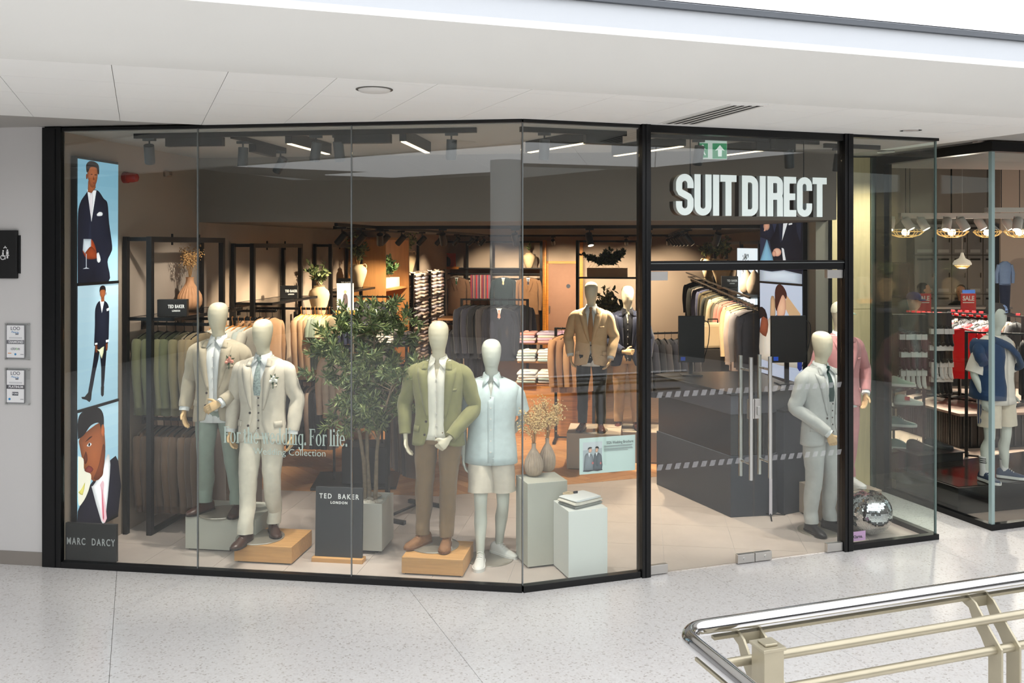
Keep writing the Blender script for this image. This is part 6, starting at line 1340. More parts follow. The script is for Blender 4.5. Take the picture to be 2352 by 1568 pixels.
for m_, n_ in zip(SHP + SHC, ('salmon', 'mauve', 'cream', 'lilac', 'ivory', 'pale blue', 'sage', 'white')): CN[m_.name] = n_
for z, y, ms, lb in ((.726, -.2, SHC, 'lowest'), (.981, .1, SHC, 'middle'), (1.221, .22, SHP, 'top')):
    for x in (-.3, -.02, .2): pile('folded shirt on the %s step of the oak table' % lb, 'folded shirts on the oak table', Vector((.52, 12.6, 0)) + Vector((x, y, z)), A_ROT, ms[RN.randrange(3):] + ms, 4)
_p = Vector((.83, 12.0, 0)); t_rail('black T rail of tan jackets beside the beige blazer mannequin', _p, A_ROT, .5, 1.5, depth=.55); row('jacket', [fabric((168, 128, 96)), fabric((140, 106, 82)), fabric((176, 138, 104))], _p + Vector((-.22, -.02, 1.49)), _p + Vector((.2, -.05, 1.49)), A_ROT + .9, 'tan jacket on the T rail beside the beige blazer', 'tan jackets on the T rail', n=4)
_p = Vector((2.05, 11.9, 0)); t_rail('black floor rail of dark jackets behind the door post', _p, A_ROT + .4, .8, 1.45); row('jacket', DRK, _p + Vector((-.35, 0, 1.44)), _p + Vector((.35, 0, 1.44)), gz + .2, 'dark jacket on the floor rail behind the door post', 'dark jackets behind the door post', n=8)
# ---- rear wall
def onv(px, py, v):
    dx = (px - CX) / F_PX; t_ = (SO.dot(SB) + v) / (dx * SB.x + SB.y); return Vector((t_ * dx, t_, CAM_H + (HY - py) / F_PX * t_))
t = thing('suit_rack', 'black framed hanging rack across the rear wall', 'clothing rack', S(0, VB - .28), A_ROT)
def u_of(px, v=VB - .28): return uv(onv(px, 600, v))[0]
for px in (975, 1073, 1128, 1195, 1243): MB().box(u_of(px) - .03, u_of(px) + .03, -.02, .02, 0, 2.70).build('upright', BLACK, t)
MB().box(u_of(965), u_of(1243), -.02, .02, 2.66, 2.70).build('top_rail', BLACK, t); MB().box(u_of(965), u_of(1243), -.012, .012, 1.90, 1.93).build('hanging_rail', BLACK, t); MB().box(u_of(965), u_of(1243), -.14, .2, 2.04, 2.06).build('shelf', BLACK, t)
for px, m, lb, tm in ((998, (46, 46, 54), 'charcoal suit facing the window on the rear wall', (150, 66, 40)), (1050, (112, 84, 66), 'brown suit facing the window on the rear wall', (60, 90, 66)), (1157, (32, 44, 48), 'black green suit facing the window on the rear wall', (190, 170, 140)), (1214, (124, 92, 66), 'tan suit facing the window on the rear wall', (60, 56, 66))):
    garment('jacket', fabric(m), onv(px, 0, VB - .34) * Vector((1, 1, 0)) + Vector((0, 0, 1.93)), A_ROT, lb, None, sc=1.18, shirtv=True, tie=fabric(tm))
TIE = [fabric(c) for c in ((150, 60, 66), (110, 66, 96), (170, 130, 110), (90, 84, 100), (186, 60, 70), (140, 110, 126), (70, 60, 80), (176, 150, 140))]
tm_ = MB().box(-.03, .03, -.01, .01, -.62, -.02).mesh('tie'); tm_.materials.append(TIE[0])
for i in range(14):
    o = link('hanging_tie', tm_, TIE[i % 8], bev=.006); o.location = S(u_of(1084) + i * .033, VB - .33, 1.91); o.rotation_euler = (0, 0, A_ROT + .7); tag(o, ('brick red', 'plum', 'tan', 'slate', 'crimson', 'mauve', 'dark violet', 'beige')[i % 8] + ' tie hanging between the suits on the rear wall', 'tie', 'ties on the rear wall')
t = thing('framed_picture', 'red poster of a suited figure on an amber ledge above the brown suit', 'picture', onv(1024, 615, VB - .38), A_ROT); MB().box(-.32, .32, -.06, .06, -.03, .03).build('ledge', MATS['amber_wood'], t, bev=.002)
mb = MB(); picture(mb, [((190, 74, 48), [(0, 0), (1, 0), (1, 1), (0, 1)]), ((60, 120, 170), [(.0, .0), (.36, 0), (.36, .28), (0, .2)]), ((40, 36, 44), sm([(.4, .02), (.42, .6), (.52, .74), (.64, .7), (.74, .5), (.7, .02)], 2)), ((140, 90, 70), oval(.56, .84, .06, .09, 10))], .5, .32); mb.xf(Matrix.Translation((0, -.02, .19))).build('print', PRN, t); MB().box(-.25, .25, -.019, 0, .03, .35).build('mount', BLACK, t)
amphora('cream pot on the rear wall rack beside the door', onv(1215, 0, VB - .36) * Vector((1, 1, 0)) + Vector((0, 0, 2.061)), .36, .15, (.1, .25, 60, .06), False, 12, 'pots at the rear')
d_ = thing('door_3', 'plain brown rear door with a wooden frame and round sign', 'door', S(u_of(1296, VB), VB - .001, 0), A_ROT); d_['kind'] = 'structure'
BRD = M('rear_door_brown', (150, 112, 92), .7, var=.03); MB().box(-.38, .38, -.03, 0, 0, 2.16).build('leaf', BRD, d_)
for a, b in ((-.44, -.38), (.38, .44)): MB().box(a, b, -.05, 0, 0, 2.22).build('frame_jamb', MATS['amber_wood'], d_)
MB().box(-.44, .44, -.05, 0, 2.16, 2.22).build('frame_head', MATS['amber_wood'], d_); b = MB(); disc(b, .1, 1.62, .05, -.031); b.build('round_sign', M('door_sign_blue', (60, 66, 80), .6), d_)
MB().box(-.36, -.34, -.06, -.03, .98, 1.14).build('handle', STEEL, d_)
t = thing('wood_portal', 'slim amber wood portal frame beside the rear door', 'wood frame', S(u_of(1249), VB - .1), A_ROT); MB().box(-.04, .04, -.05, .05, 0, 2.72).build('upright', MATS['amber_wood'], t); MB().box(u_of(1331) - u_of(1246) - .04, u_of(1331) - u_of(1246) + .04, -.05, .05, 0, 2.72).build('upright', MATS['amber_wood'], t)
t = thing('planter_shelf', 'long planter of leafy plants on a tall black shelf behind the blazer mannequins', 'planter', Vector((2.0, 19.0, 0)), A_ROT)
for x in (-.62, .62): MB().box(x - .03, x + .03, -.15, .15, 0, 2.7).build('post', BLACK, t)
MB().box(-.62, .62, -.02, .02, 2.66, 2.7).build('top_rail', BLACK, t); MB().box(-.62, .62, -.16, .16, 1.9, 1.93).build('shelf', BLACK, t); MB().box(-.42, .42, -.12, .12, 1.93, 2.12).build('box', M('planter_white', (222, 212, 198), .6), t); greenery(t, (0, 0, 2.12), (.36, .42, 900, .09), 17, GL, sx=1.5, sy=.5)
t = thing('potted_shrub', 'leafy shrub in a pot behind the navy blazer mannequin', 'potted plant', Vector((1.85, 17.2, 0)), 0); MB().lathe([(.16, 0), (.22, .4), (.19, .4), (.15, .3)], 20).build('pot', AMPH, t, True); MB().tube([(0, 0, .3), (.02, 0, .9), (0, 0, 1.3)], .02, 8).build('trunk', BARK, t); greenery(t, (0, 0, .95), (.36, .85, 700, .11), 18, LEAF)
# ---- ceiling spots inside the shop
track('black lighting track across the shop behind the bulkhead', S(.8, 4.2, ZL), S(6.0, 4.2, ZL)); track('black lighting track along the side wall bays', S(1.35, 2.7, ZL), S(1.35, 12.5, ZL)); track('black lighting track along the rear wall', S(.6, 13.2, ZL), S(6.2, 13.2, ZL)); track('black lighting track along the right clothes rail', S(5.2, 4.6, ZL), S(5.2, 12.5, ZL))
SPW = 230.
for i, v in enumerate((2.9, 3.6, 4.6, 5.4, 6.6, 7.8, 9.2, 10.6, 11.9)): spot('dark track spotlight over the side wall bays', S(1.35, v, ZL - .04), S(.1, v + .3, 1.5), SPW, WARM, angle=75, body=BLACK)
for i, u in enumerate((1.0, 1.9, 2.7, 3.5, 4.3, 5.2)): spot('dark track spotlight in front of the rear wall', S(u, 13.2, ZL - .04), S(u + .1, VB, 1.5), SPW, WARM, angle=75, body=BLACK)
for i, v in enumerate((4.9, 6.0, 7.1, 8.3, 9.6, 11)): spot('dark track spotlight over the right clothes rail', S(5.2, v, ZL - .04), S(6.2, v + .3, 1.5), SPW, WARM, angle=75, body=BLACK)
for i, (u, au, av, az) in enumerate(((1.4, 1.0, 5.6, .9), (2.2, 2.2, 5.8, .4), (3.1, 3.4, 5.6, .4), (4.0, 4.3, 3.7, 1.4), (4.7, 4.6, 3.9, 1.3), (5.5, 5.0, 5.2, 1))): spot('dark track spotlight just behind the bulkhead', S(u, 4.2, ZL - .04), S(au, av, az), SPW * 1.3, WARM, angle=85, body=BLACK)
# ---- right clothes rail
rz_ = math.atan2(.993, .118); R0 = Vector((2.87, 10.75, 1.875)); R1 = R0 + Vector((.118, .993, 0)) * 10.2
t = thing('clothes_rail', 'long black wall rail of jackets along the right side wall', 'clothes rail', R0 * Vector((1, 1, 0)), rz_); MB().box(-.05, 10.3, -.014, .014, 1.856, 1.882).build('bar', BLACK, t)
for x in (.05, 2.1, 4.1, 6.2, 8.2, 10.2):
    MB().box(x - .03, x + .03, -.42, -.36, 0, 2.66).build('upright', BLACK, t); MB().box(x - .012, x + .012, -.4, .0, 1.86, 1.88).build('bracket', BLACK, t)
MB().box(-.05, 10.3, -.42, -.37, 2.61, 2.66).build('top_rail', BLACK, t); MB().box(-.05, 10.3, -.42, .06, 1.96, 1.975).build('shelf', SHELFG, t); MB().box(-.05, 10.3, .04, .06, 1.955, 1.98).build('shelf_edge', BLACK, t)
cols = [((120, 116, 120), 'grey'), ((120, 116, 120), 'grey'), ((150, 134, 128), 'mauve grey'), ((196, 168, 132), 'tan'), ((196, 168, 132), 'tan'), ((204, 186, 156), 'cream'), ((204, 130, 116), 'pink'), ((204, 130, 116), 'pink'), ((128, 124, 108), 'olive'), ((140, 136, 116), 'olive'), ((196, 178, 146), 'cream'), ((216, 200, 168), 'cream'), ((130, 124, 98), 'olive'), ((62, 64, 58), 'dark'), ((116, 104, 78), 'olive'), ((110, 98, 74), 'olive'), ((104, 94, 70), 'olive'), ((84, 86, 110), 'blue grey'), ((78, 76, 98), 'blue grey'), ((122, 112, 104), 'grey'), ((54, 54, 50), 'dark'), ((46, 44, 44), 'dark'), ((50, 36, 34), 'dark'), ((40, 36, 36), 'dark')]
n = len(cols)
for i, (c_, nm) in enumerate(cols):
    f = .10 + i * .30 if i < 14 else 4.3 + (i - 14) * .5
    garment('jacket', fabric(c_), R0 + (R1 - R0) * (f / 10.2), rz_ + pi / 2 + RN.uniform(.15, .75) + pi, nm + ' jacket on the long right wall rail', 'jackets on the long right wall rail', sc=RN.uniform(.92, 1.06))
for i in range(7): garment('jacket', fabric(((196, 164, 130), (176, 148, 120), (150, 132, 118))[i % 3]), R0 + Vector((-.02 + i * .028, .1 + i * .24, -.93)), rz_ + pi / 2 + pi + RN.uniform(-.2, .1), 'tan jacket hanging low under the long right wall rail', 'tan jackets under the long rail')
t = thing('clothes_rail', 'low black wall rail of tan jackets under the long rail', 'clothes rail', R0 * Vector((1, 1, 0)), rz_); MB().box(0, 2.4, -.012, .012, .925, .95).build('bar', BLACK, t); [MB().box(x, x + .03, -.4, .0, .93, .945).build('bracket', BLACK, t) for x in (.05, 2.3)]
SHZ = 1.976
def rshelf(px, Yv): return Vector(((px - CX) / F_PX * Yv, Yv, SHZ))
for px, Yv, lb, h, r in ((1716, 11.6, 'teardrop clay vase on the shelf above the right rail near the till screen', .36, .10), (1733, 11.3, 'teardrop clay vase half hidden by the till screen edge', .36, .10)): vase(lb, rshelf(px, Yv), h, r, M('dun_clay', (176, 158, 140), .8, var=.06, vs=14), 'vases above the right rail', None, .12, rib=False)
amphora('cream urn with red berries on the shelf above the right rail', rshelf(1640, 14.5) + Vector((.12, 0, 0)), .4, .16, (.26, .34, 300, .08), True, 41, 'vases above the right rail')
amphora('cream pitcher of green stems further along the right shelf', rshelf(1602, 17.5) + Vector((.2, 0, 0)), .36, .14, (.24, .36, 260, .08), True, 43, 'vases above the right rail')
block_sign('black TED BAKER block on the shelf above the right rail', rshelf(1668, 13.4) + Vector((.05, 0, 0)), .24, .16, .07, A_ROT)
t = thing('lit_poster', 'bright white lit poster panel on the wall above the right rail', 'light panel', Vector((3.28, 12.6, 2.15)), rz_ + pi); MB().box(-.9, .9, -.03, 0, -.35, .4).build('panel', M('lit_panel', (230, 236, 240), .5, emit=(226, 236, 244), es=1.1), t); b = MB(); rr = random.Random(2); [b.box(x, x + .03, -.034, -.03, z, z + .025) for x, z in [(rr.uniform(-.3, .3), rr.uniform(-.2, .3)) for _ in range(150)]]; o = b.build('leaf_print', M('print_grey2', (110, 110, 108), .7), t); o['kind'] = 'stuff'
# ---- till counter
SLATE = M('slate_laminate', (46, 51, 60), .42, var=.04, vs=3); UPG = M('counter_upper_grey', (62, 64, 72), .35); GLB = M('gloss_black_band', (16, 16, 17), .16)
cp = [(1.566, 9.81), (2.08, 8.61), (2.50, 8.68), (2.78, 9.05), (2.72, 10.05), (1.75, 10.0)]
t = thing('till_counter', 'angular slate till counter with gloss black band inside the doors', 'counter', (0, 0, 0))
cc = sum((Vector(p) for p in cp), Vector((0, 0))) / len(cp)
def ins(k): return [tuple(cc + (Vector(p) - cc) * k) for p in cp]
MB().slab(cp, .0, .58).build('lower_panel', SLATE, t, bev=.003); MB().slab(ins(.97), .58, .98).build('black_band', GLB, t); MB().slab(cp, .98, 1.16).build('upper_panel', UPG, t, bev=.003); MB().slab(ins(1.03), 1.16, 1.19).build('worktop', M('worktop_black', (24, 24, 26), .3), t, bev=.003)
t = thing('till_counter', 'smaller slate counter end panel beside the grey check suit', 'counter', (2.62, 8.72, 0), .5); MB().box(-.02, .36, -.02, .32, 0, .98).build('panel', SLATE, t, bev=.003); MB().box(-.03, .37, -.03, .33, .98, 1.0).build('top', MATS['worktop_black'], t)
t = thing('slim_stand', 'slim white display stand on three feet behind the right door', 'stand', onz(1770, 1186), 0); MB().box(-.014, .014, -.006, .006, .02, .99).build('pole', M('stand_white', (206, 202, 210), .5), t)
for a in (.3, 2.4, 4.5): MB().tube([(0, 0, .025), (.16 * math.cos(a), .16 * math.sin(a), .005)], .006, 8).build('foot', BLACK, t)
def monitor(lab, loc, rz, w, h, z0):
    t = thing('monitor', lab, 'monitor', loc, rz, 'till monitors'); MB().box(-w / 2, w / 2, -.02, .02, z0, z0 + h).build('screen_back', M('monitor_black', (18, 19, 20), .5), t, bev=.006); MB().box(-.02, .02, .02, .05, .0, z0 + h * .4).build('stem', BLACK, t); MB().box(-.11, .11, -.07, .1, 0, .012).build('foot', BLACK, t, bev=.003)
    MB().box(-w / 2 + .02, -w / 2 + .07, -.022, -.02, z0 + .02, z0 + .06).build('blue_sticker', M('blue_sticker', (30, 80, 200), .5), t); MB().tube(smooth_path([(w / 2, 0, z0 + h * .9), (w / 2 + .06, .02, z0 + h * .8), (w / 2 + .05, .02, z0 + h * .4), (w / 2 - .02, .03, z0 - .05)], 5), .005, 6).build('cable', BLACK, t)
monitor('black till monitor seen from behind in front of the sofa screen', Vector((2.78, 9.12, 1.19)), .1, .36, .47, .22)
monitor('black till monitor seen from behind in front of the dark jackets', Vector((1.93, 9.75, 1.19)), .05, .28, .5, .14)
t = thing('suitcase', 'cream ribbed suitcase on the floor behind the counter', 'suitcase', Vector((2.75, 12.4, 1.19)), .2)
MB().box(-.2, .2, -.12, .12, 0, .34).build('shell', M('suitcase_cream', (212, 190, 156), .4), t, bev=.04); MB().tube([(-.07, 0, .34), (-.07, 0, .39), (.07, 0, .39), (.07, 0, .34)], .01, 8).build('handle', BLACK, t)
t2 = thing('display_cube', 'dark cube carrying the cream suitcase', 'plinth', Vector((2.75, 12.4, 0)), .2); MB().box(-.26, .26, -.22, .22, .0, 1.188).build('body', M('cube_dark', (40, 38, 38), .6), t2, bev=.003); MB().box(-.24, .24, -.2, .2, 1.188, 1.19).build('top_mat', BLACK, t2)
t['label'] = 'cream ribbed suitcase on the dark cube behind the counter'
# ================================================================ NEIGHBOURING SPORTS SHOP
N0 = Vector((4.37, 8.25, 0))
def NN(a, d, z=0): return N0 + KA * a + KB * d + Vector((0, 0, z))
struct('trim_20', 'black sill of the neighbouring sports shop window', MB().slab([NN(-.03, -.03), NN(6, -.03), NN(6, .03), NN(.03, .03)], -.004, .05).slab([NN(-.03, -.03), NN(.03, .03), NN(.03, 1.36), NN(-.03, 1.36)], -.004, .05), BLKF, 'frame rail', bev=.002)
struct('trim_21', 'black head of the neighbouring sports shop window', MB().slab([NN(-.05, -.05), NN(6, -.05), NN(6, .05), NN(.05, .05)], 3.44, 3.53).slab([NN(-.05, -.05), NN(.05, .05), NN(.05, 1.36), NN(-.05, 1.36)], 3.44, 3.53), BLKF, 'frame rail', bev=.002)
struct('trim_22', 'black end post of the sports shop window by the steel column', MB().slab([NN(-.04, 1.34), NN(.06, 1.34), NN(.06, 1.46), NN(-.04, 1.46)], -.004, 3.53), BLKF, 'frame post', bev=.003)
pane('window_8', 'front pane of the sports shop window', NN, .01, 5.9, .04, 3.46); pane('window_9', 'side pane of the sports shop window by the steel column', lambda a, d: NN(d, a), .01, 1.35, .04, 3.46)
struct('trim_23', 'pale green glass edge at the sports shop window corner', MB().slab([NN(-.014, -.014), NN(.022, -.014), NN(.022, .022), NN(-.014, .022)], .05, 3.45), M('glass_edge_pale', (150, 172, 170), .12, spec=.8, emit=None), 'glass edge')
NF = M('sports_floor', (176, 156, 142), .35, var=.04, vs=4)
struct('floor_sports', 'taupe floor of the sports shop', MB().slab([NN(.03, .03), NN(6, .03), Vector((14, 14, 0)), Vector((14, 20.5, 0)), Vector((7.6, 20.5, 0)), NN(.03, 1.35)], -.006, 0), NF, 'floor')
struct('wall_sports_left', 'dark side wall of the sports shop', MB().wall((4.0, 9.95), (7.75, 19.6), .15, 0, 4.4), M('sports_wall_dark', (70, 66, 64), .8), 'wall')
struct('wall_sports_back', 'beige rear wall of the sports shop', MB().box(7.2, 14, 19.6, 19.8, 0, 4.4), M('sports_wall', (186, 172, 158), .85), 'wall')
struct('ceiling_sports', 'dark brown open ceiling of the sports shop', MB().slab([NN(-.1, .06), NN(6, .06), Vector((14, 14, 0)), Vector((14, 20, 0)), Vector((7.2, 20, 0)), Vector((3.95, 9.9, 0))], 4.4, 4.45), M('sports_ceiling', (104, 88, 80), .9), 'ceiling')
struct('wall_sports_right', 'beige partition of the sports shop beside the dark doorway', MB().box(9.28, 12, 17.2, 17.4, 0, 4.4), M('sports_partition', (196, 172, 152), .85), 'wall')
struct('wall_sports_front', 'dark bulkhead above the sports shop window', MB().slab([NN(-.1, .06), NN(6, .06), NN(6, .12), NN(-.1, .12)], 3.53, 4.4), M('sports_bulkhead', (150, 140, 132), .9), 'bulkhead')
for i, (Yb, zb) in enumerate(((12.2, 3.95), (14.2, 4.05), (16.5, 4.1))):
    o = MB().box(5, 12, Yb, Yb + .12, zb, zb + .18).build('roof_beam', M('beam_brown', (124, 104, 94), .8)); tag(o, 'brown ceiling beam crossing the sports shop', 'ceiling beam', 'ceiling beams of the sports shop', 'structure')
WHP = M('white_metal', (226, 226, 220), .5)
def at(px, py, Y): return ony(px, py, Y)
p = at(2200, 497, 13.2); t = thing('light_trunking', 'long white lighting trunking across the sports shop', 'light trunking', p, 0); MB().box(-.85, 3, -.05, .05, -.03, .05).build('channel', WHP, t); [MB().tube([(x, 0, .05), (x, 0, 4.4 - p.z)], .006, 6).build('wire', BLACK, t) for x in (-.7, -.1, .5, 1.1)]
p = at(2352, 482, 12.0); t = thing('light_trunking', 'short white lighting trunking above the capped mannequin', 'light trunking', p, 0); MB().box(-.5, 1.5, -.05, .05, -.03, .03).build('channel', WHP, t); [MB().tube([(x, 0, .03), (x, 0, 4.4 - p.z)], .006, 6).build('wire', BLACK, t) for x in (-.3, .8)]
LW = M('spot_lens_white', (255, 244, 226), .4, emit=(255, 238, 208), es=8.)
for i, (px, Yv) in enumerate(((2046, 13.0), (2080, 13.0), (2115, 13.0), (2176, 12.9), (2206, 12.4), (2246, 13.4), (2338, 12.6), (2310, 13.6))):
    p = at(px, 505, Yv); t = thing('track_spotlight', 'white cylinder spotlight under the sports shop trunking', 'spotlight', p, 0, 'white spotlights in the sports shop'); d = Vector((.45 if i % 3 else -.3, -.35, -1)).normalized()
    MB().box(-.05, .05, -.02, .02, -.01, .05).build('adapter', WHP, t); MB().tube([d * -.02, d * .0, d * .15, d * .155], [.055, .062, .062, .058], 16).build('housing', WHP, t, True); MB().tube([d * .15, d * .157], .05, 14).build('lens', LW, t)
    pt_light('spot_beam', 'SPOT', d * .17, 560, (1, .88, .74), t, .05, 95, .8, d * 2)
CAGE = M('cage_brass', (232, 196, 130), .35, .6, emit=(255, 200, 120), es=.5)
for i, (px, w, Yv) in enumerate(((2080, 80, 14), (2186, 72, 14.2), (2268, 60, 14.8), (2342, 66, 14.0))):
    p = at(px, 545, Yv); r = w / 2 * Yv / F_PX; t = thing('cage_lamp', 'wide brass wire cage lamp hanging in the sports shop', 'lamp', p, 0, 'brass cage lamps in the sports shop')
    for k in range(10):
        a = 2 * pi * k / 10; MB().tube([Vector((r * f * math.cos(a), r * f * math.sin(a), z)) for f, z in ((.35, 0), (.75, .035), (1, .09), (.85, .12))], .006, 5).build('wire', CAGE, t)
    for f, z in ((1, .09), (.7, .03), (.36, 0)): MB().tube([Vector((r * f * math.cos(2 * pi * k / 20), r * f * math.sin(2 * pi * k / 20), z)) for k in range(20)], .006, 5, close=True).build('ring', CAGE, t)
    MB().lathe([(.04, .3), (r * .4, .22), (r * .84, .125), (r * .8, .125), (.03, .28)], 20).build('shade', WHP, t, True); MB().ball((0, 0, .08), .06, 10, 6).build('bulb', LW, t, True); MB().tube([(0, 0, .3), (0, 0, 4.4 - p.z)], .006, 6).build('cord', BLACK, t)
p = at(2210, 608, 15.0); t = thing('pendant_lamp', 'white pendant lamp with a flared shade in front of the lockers', 'lamp', p, 0); MB().lathe([(.14, 0), (.145, .02), (.12, .07), (.05, .11), (.03, .16), (.02, .2), (.012, .2)], 24).build('shade', M('pendant_white', (240, 236, 226), .4, emit=(255, 240, 214), es=.35), t, True); MB().tube([(0, 0, .2), (0, 0, 4.4 - p.z)], .004, 6).build('cord', WHP, t); MB().lathe([(.12, -.01), (.08, -.05), (.02, -.06)], 14, cap=False).build('wire_guard', CAGE, t); pt_light('pendant_bulb', 'POINT', (0, 0, -.08), 90, (1, .88, .72), t, .05)
# lockers
LK = M('locker_grey', (176, 168, 160), .55); LKD = M('locker_slot', (54, 50, 48), .7); LKW = M('locker_label', (228, 222, 212), .6)
xs = [2100, 2148, 2186, 2222, 2258, 2292]
for a, b in zip(xs[:-1], xs[1:]):
    x0, x1 = at(a, 600, 19.2).x, at(b, 600, 19.2).x; t = thing('locker', 'tall grey locker column at the rear of the sports shop', 'locker', ((x0 + x1) / 2, 19.4, 0), 0, 'lockers at the rear of the sports shop'); w = (x1 - x0) / 2
    MB().box(-w, w, -.17, .18, 0, 3.05).build('carcass', M('locker_carcass', (120, 112, 106), .6), t)
    for z0, z1 in ((.02, .8), (.82, 1.55), (1.57, 2.38), (2.4, 3.04)):
        o = MB().box(-w + .012, w - .012, -.2, -.17, z0, z1).build('door', LK, t, bev=.004); MB().box(-w + .06, w - .06, -.206, -.2, z1 - .1, z1 - .06).build('vent_slot', LKD, o); MB().box(-w + .06, w - .06, -.206, -.2, z0 + .04, z0 + .11).build('label_plate', LKW, o); MB().box(w - .06, w - .045, -.215, -.2, (z0 + z1) / 2 - .06, (z0 + z1) / 2 + .04).build('handle', LKD, o)
t = thing('wall_screen', 'dark wall screen at the rear of the sports shop beside the lockers', 'screen', at(2068, 640, 19.3), 0); MB().box(-.2, .2, 0, .05, -.4, .35).build('panel', M('dark_screen', (34, 34, 36), .3), t, bev=.004); MB().box(-.16, .16, -.003, 0, -.36, .31).build('glass', GLB, t)
# till desk
t = thing('cash_desk', 'long black cash desk in front of the lockers', 'desk', at(2215, 600, 17.0) * Vector((1, 1, 0)), 0); MB().box(-.85, .7, -.3, .18, 0, 1.42).build('body', M('desk_black', (34, 32, 32), .5), t, bev=.004); MB().box(-.9, .72, -.34, .19, 1.42, 1.46).build('worktop', M('desk_top', (150, 138, 128), .4), t, bev=.003)
t = thing('till_screen', 'blue till screen on the black cash desk beside the red sale sign', 'monitor', Vector((at(2228, 600, 16.9).x, 16.95, 1.461)), .2); MB().box(-.13, .13, -.01, .01, .05, .3).build('screen', M('till_blue', (60, 110, 190), .4, emit=(70, 120, 200), es=.5), t); MB().box(-.02, .02, -.02, .02, 0, .06).build('foot', BLACK, t)
# ---- people
def person(lab, loc, rz, H, top, hair, skin, legs_m, cap_m=None, arms=None, hold=None, longhair=False):
    t = thing('person', lab, 'person', loc, rz, None, H / 1.76); A = arms or {'r': [(-.26, .03, 1.12), (-.24, -.16, .98)], 'l': [(.26, .03, 1.12), (.24, -.16, .98)]}
    b = MB(); b.loft([ell((0, c, z), rx, ry, 20) for z, rx, ry, c in ((1.38, .06, .06, .02), (1.46, .052, .055, .015), (1.51, .052, .06, .0), (1.54, .06, .075, -.012), (1.58, .069, .088, -.014), (1.63, .074, .095, -.006), (1.68, .076, .097, .002), (1.72, .066, .084, .008), (1.745, .04, .055, .01), (1.755, .01, .02, .01))])
    b.tube([(0, -.09, 1.65), (0, -.108, 1.615), (0, -.098, 1.6)], [.008, .013, .01], 8); [b.ball((s * .076, .01, 1.63), (.012, .02, .03), 8, 5) for s in (-1, 1)]
    b.loft([ell((0, 0, z), rx, ry, 20) for z, rx, ry in ((.80, .15, .11), (.95, .15, .1), (1.1, .14, .1), (1.25, .16, .11), (1.36, .15, .09), (1.42, .08, .06))])
    for s, sg in (('r', -1), ('l', 1)):
        e, w = (Vector(q) for q in A[s]); sh = Vector((sg * .17, .01, 1.36)); limb(b, [sh, sh.lerp(e, .5), e, e.lerp(w, .4), w], [.045, .044, .038, .036, .024], 12); hand(b, w, w - e, (0, 0, 1), .6, -sg)
        limb(b, [(sg * .09, 0, .86), (sg * .095, -.01, .48), (sg * .1, .02, .08)], [.075, .05, .035], 12); b.ball((sg * .1, -.04, .04), (.04, .12, .04), 10, 6)
    b.build('body', skin, t, True, remesh=.008)
    f = MB(); [f.ball((s * .03, -.09, 1.642), (.011, .006, .006), 8, 5) for s in (-1, 1)]
    f.build('eyes', M('eye_dark', (30, 24, 22), .3), t, True)['kind'] = 'stuff'; MB().ball((0, -.097, 1.572), (.024, .006, .006), 10, 5).build('mouth', M('lip', (150, 84, 72), .5), t, True)
    mb = MB(); mb.loft(front_shell([(z - .04, rx, ry, c) for z, rx, ry, c in TJ], [.80, .9, 1.0, 1.1, 1.2, 1.3, 1.36, 1.40, 1.425, 1.45, 1.462], lambda z: 0, .98, 30), False, False); mb.wrinkle(.01, (10, 10, 6), 3); o = mb.build('top', top, t, True, solid=.004)
    for s, sg in (('r', -1), ('l', 1)):
        e, w = (Vector(q) for q in A[s]); sh = Vector((sg * .15, .01, 1.37)); sl = MB(); limb(sl, [sh, sh.lerp(e, .4) + Vector((sg * .015, 0, 0)), sh.lerp(e, .85)], [(.062, .07), (.07, .074), (.066, .07)], 16); sl.build('sleeve', top, o, True)
    lg = MB(); lg.loft([ell((0, 0, z), rx, ry, 20) for z, rx, ry in ((.78, .16, .12), (.86, .176, .125), (.96, .16, .115))])
    for sg in (-1, 1): limb(lg, [(sg * .088, 0, .86), (sg * .092, 0, .7), (sg * .096, -.01, .46), (sg * .1, .01, .09)], [(.092, .11), (.086, .1), (.07, .08), (.058, .066)], 16)
    lg.build('trousers', legs_m, t, True)
    if cap_m:
        h = cap(t, cap_m, None, cap_m); h.location = (0, .0, -.07)
    else:
        hm = MB(); hm.loft([ell((0, .012 + (.02 if z < 1.6 else 0), z), rx, ry, 20) for z, rx, ry in (((1.36, .05, .03), (1.45, .075, .05)) if longhair else ()) + ((1.54, .07, .07), (1.6, .082, .088), (1.68, .085, .1), (1.735, .07, .088), (1.768, .03, .04))])
        hm.xf(Matrix.Translation((0, .022, 0))).build('hair', hair, t, True)
    if hold: mb = MB(); mb.loft([ell((-.0, -.36, z), rx, ry, 16) for z, rx, ry in ((.72, .14, .04), (.85, .16, .06), (1.0, .12, .05), (1.04, .05, .03))]); mb.wrinkle(.03, (9, 9, 7), 2); mb.build('held_garment', hold, t, True)
    return t
SK1 = M('skin_light', (206, 156, 126), .55); SK2 = M('skin_warm', (196, 140, 104), .55)
person('person in a blue cap and dark t-shirt folding a teal garment among the racks', at(2098, 690, 14.1) * Vector((1, 1, 0)), .9, 1.86, fabric((42, 46, 42)), M('hair_brown', (70, 48, 36), .7), SK1, fabric((40, 42, 50)), cap_m=fabric((46, 60, 140)), hold=fabric((28, 122, 126)))
person('person with dark tied hair in black behind the cash desk', at(2207, 690, 17.7) * Vector((1, 1, 0)), -.6, 1.82, fabric((26, 26, 28)), M('hair_black', (24, 20, 20), .6), SK2, fabric((30, 30, 34)))
person('person with dark hair in black working at the rear near the lockers', at(2124, 690, 17.6) * Vector((1, 1, 0)), 1.2, 1.86, fabric((30, 34, 32)), M('hair_black', (24, 20, 20), .6), SK2, fabric((30, 30, 34)), longhair=True)
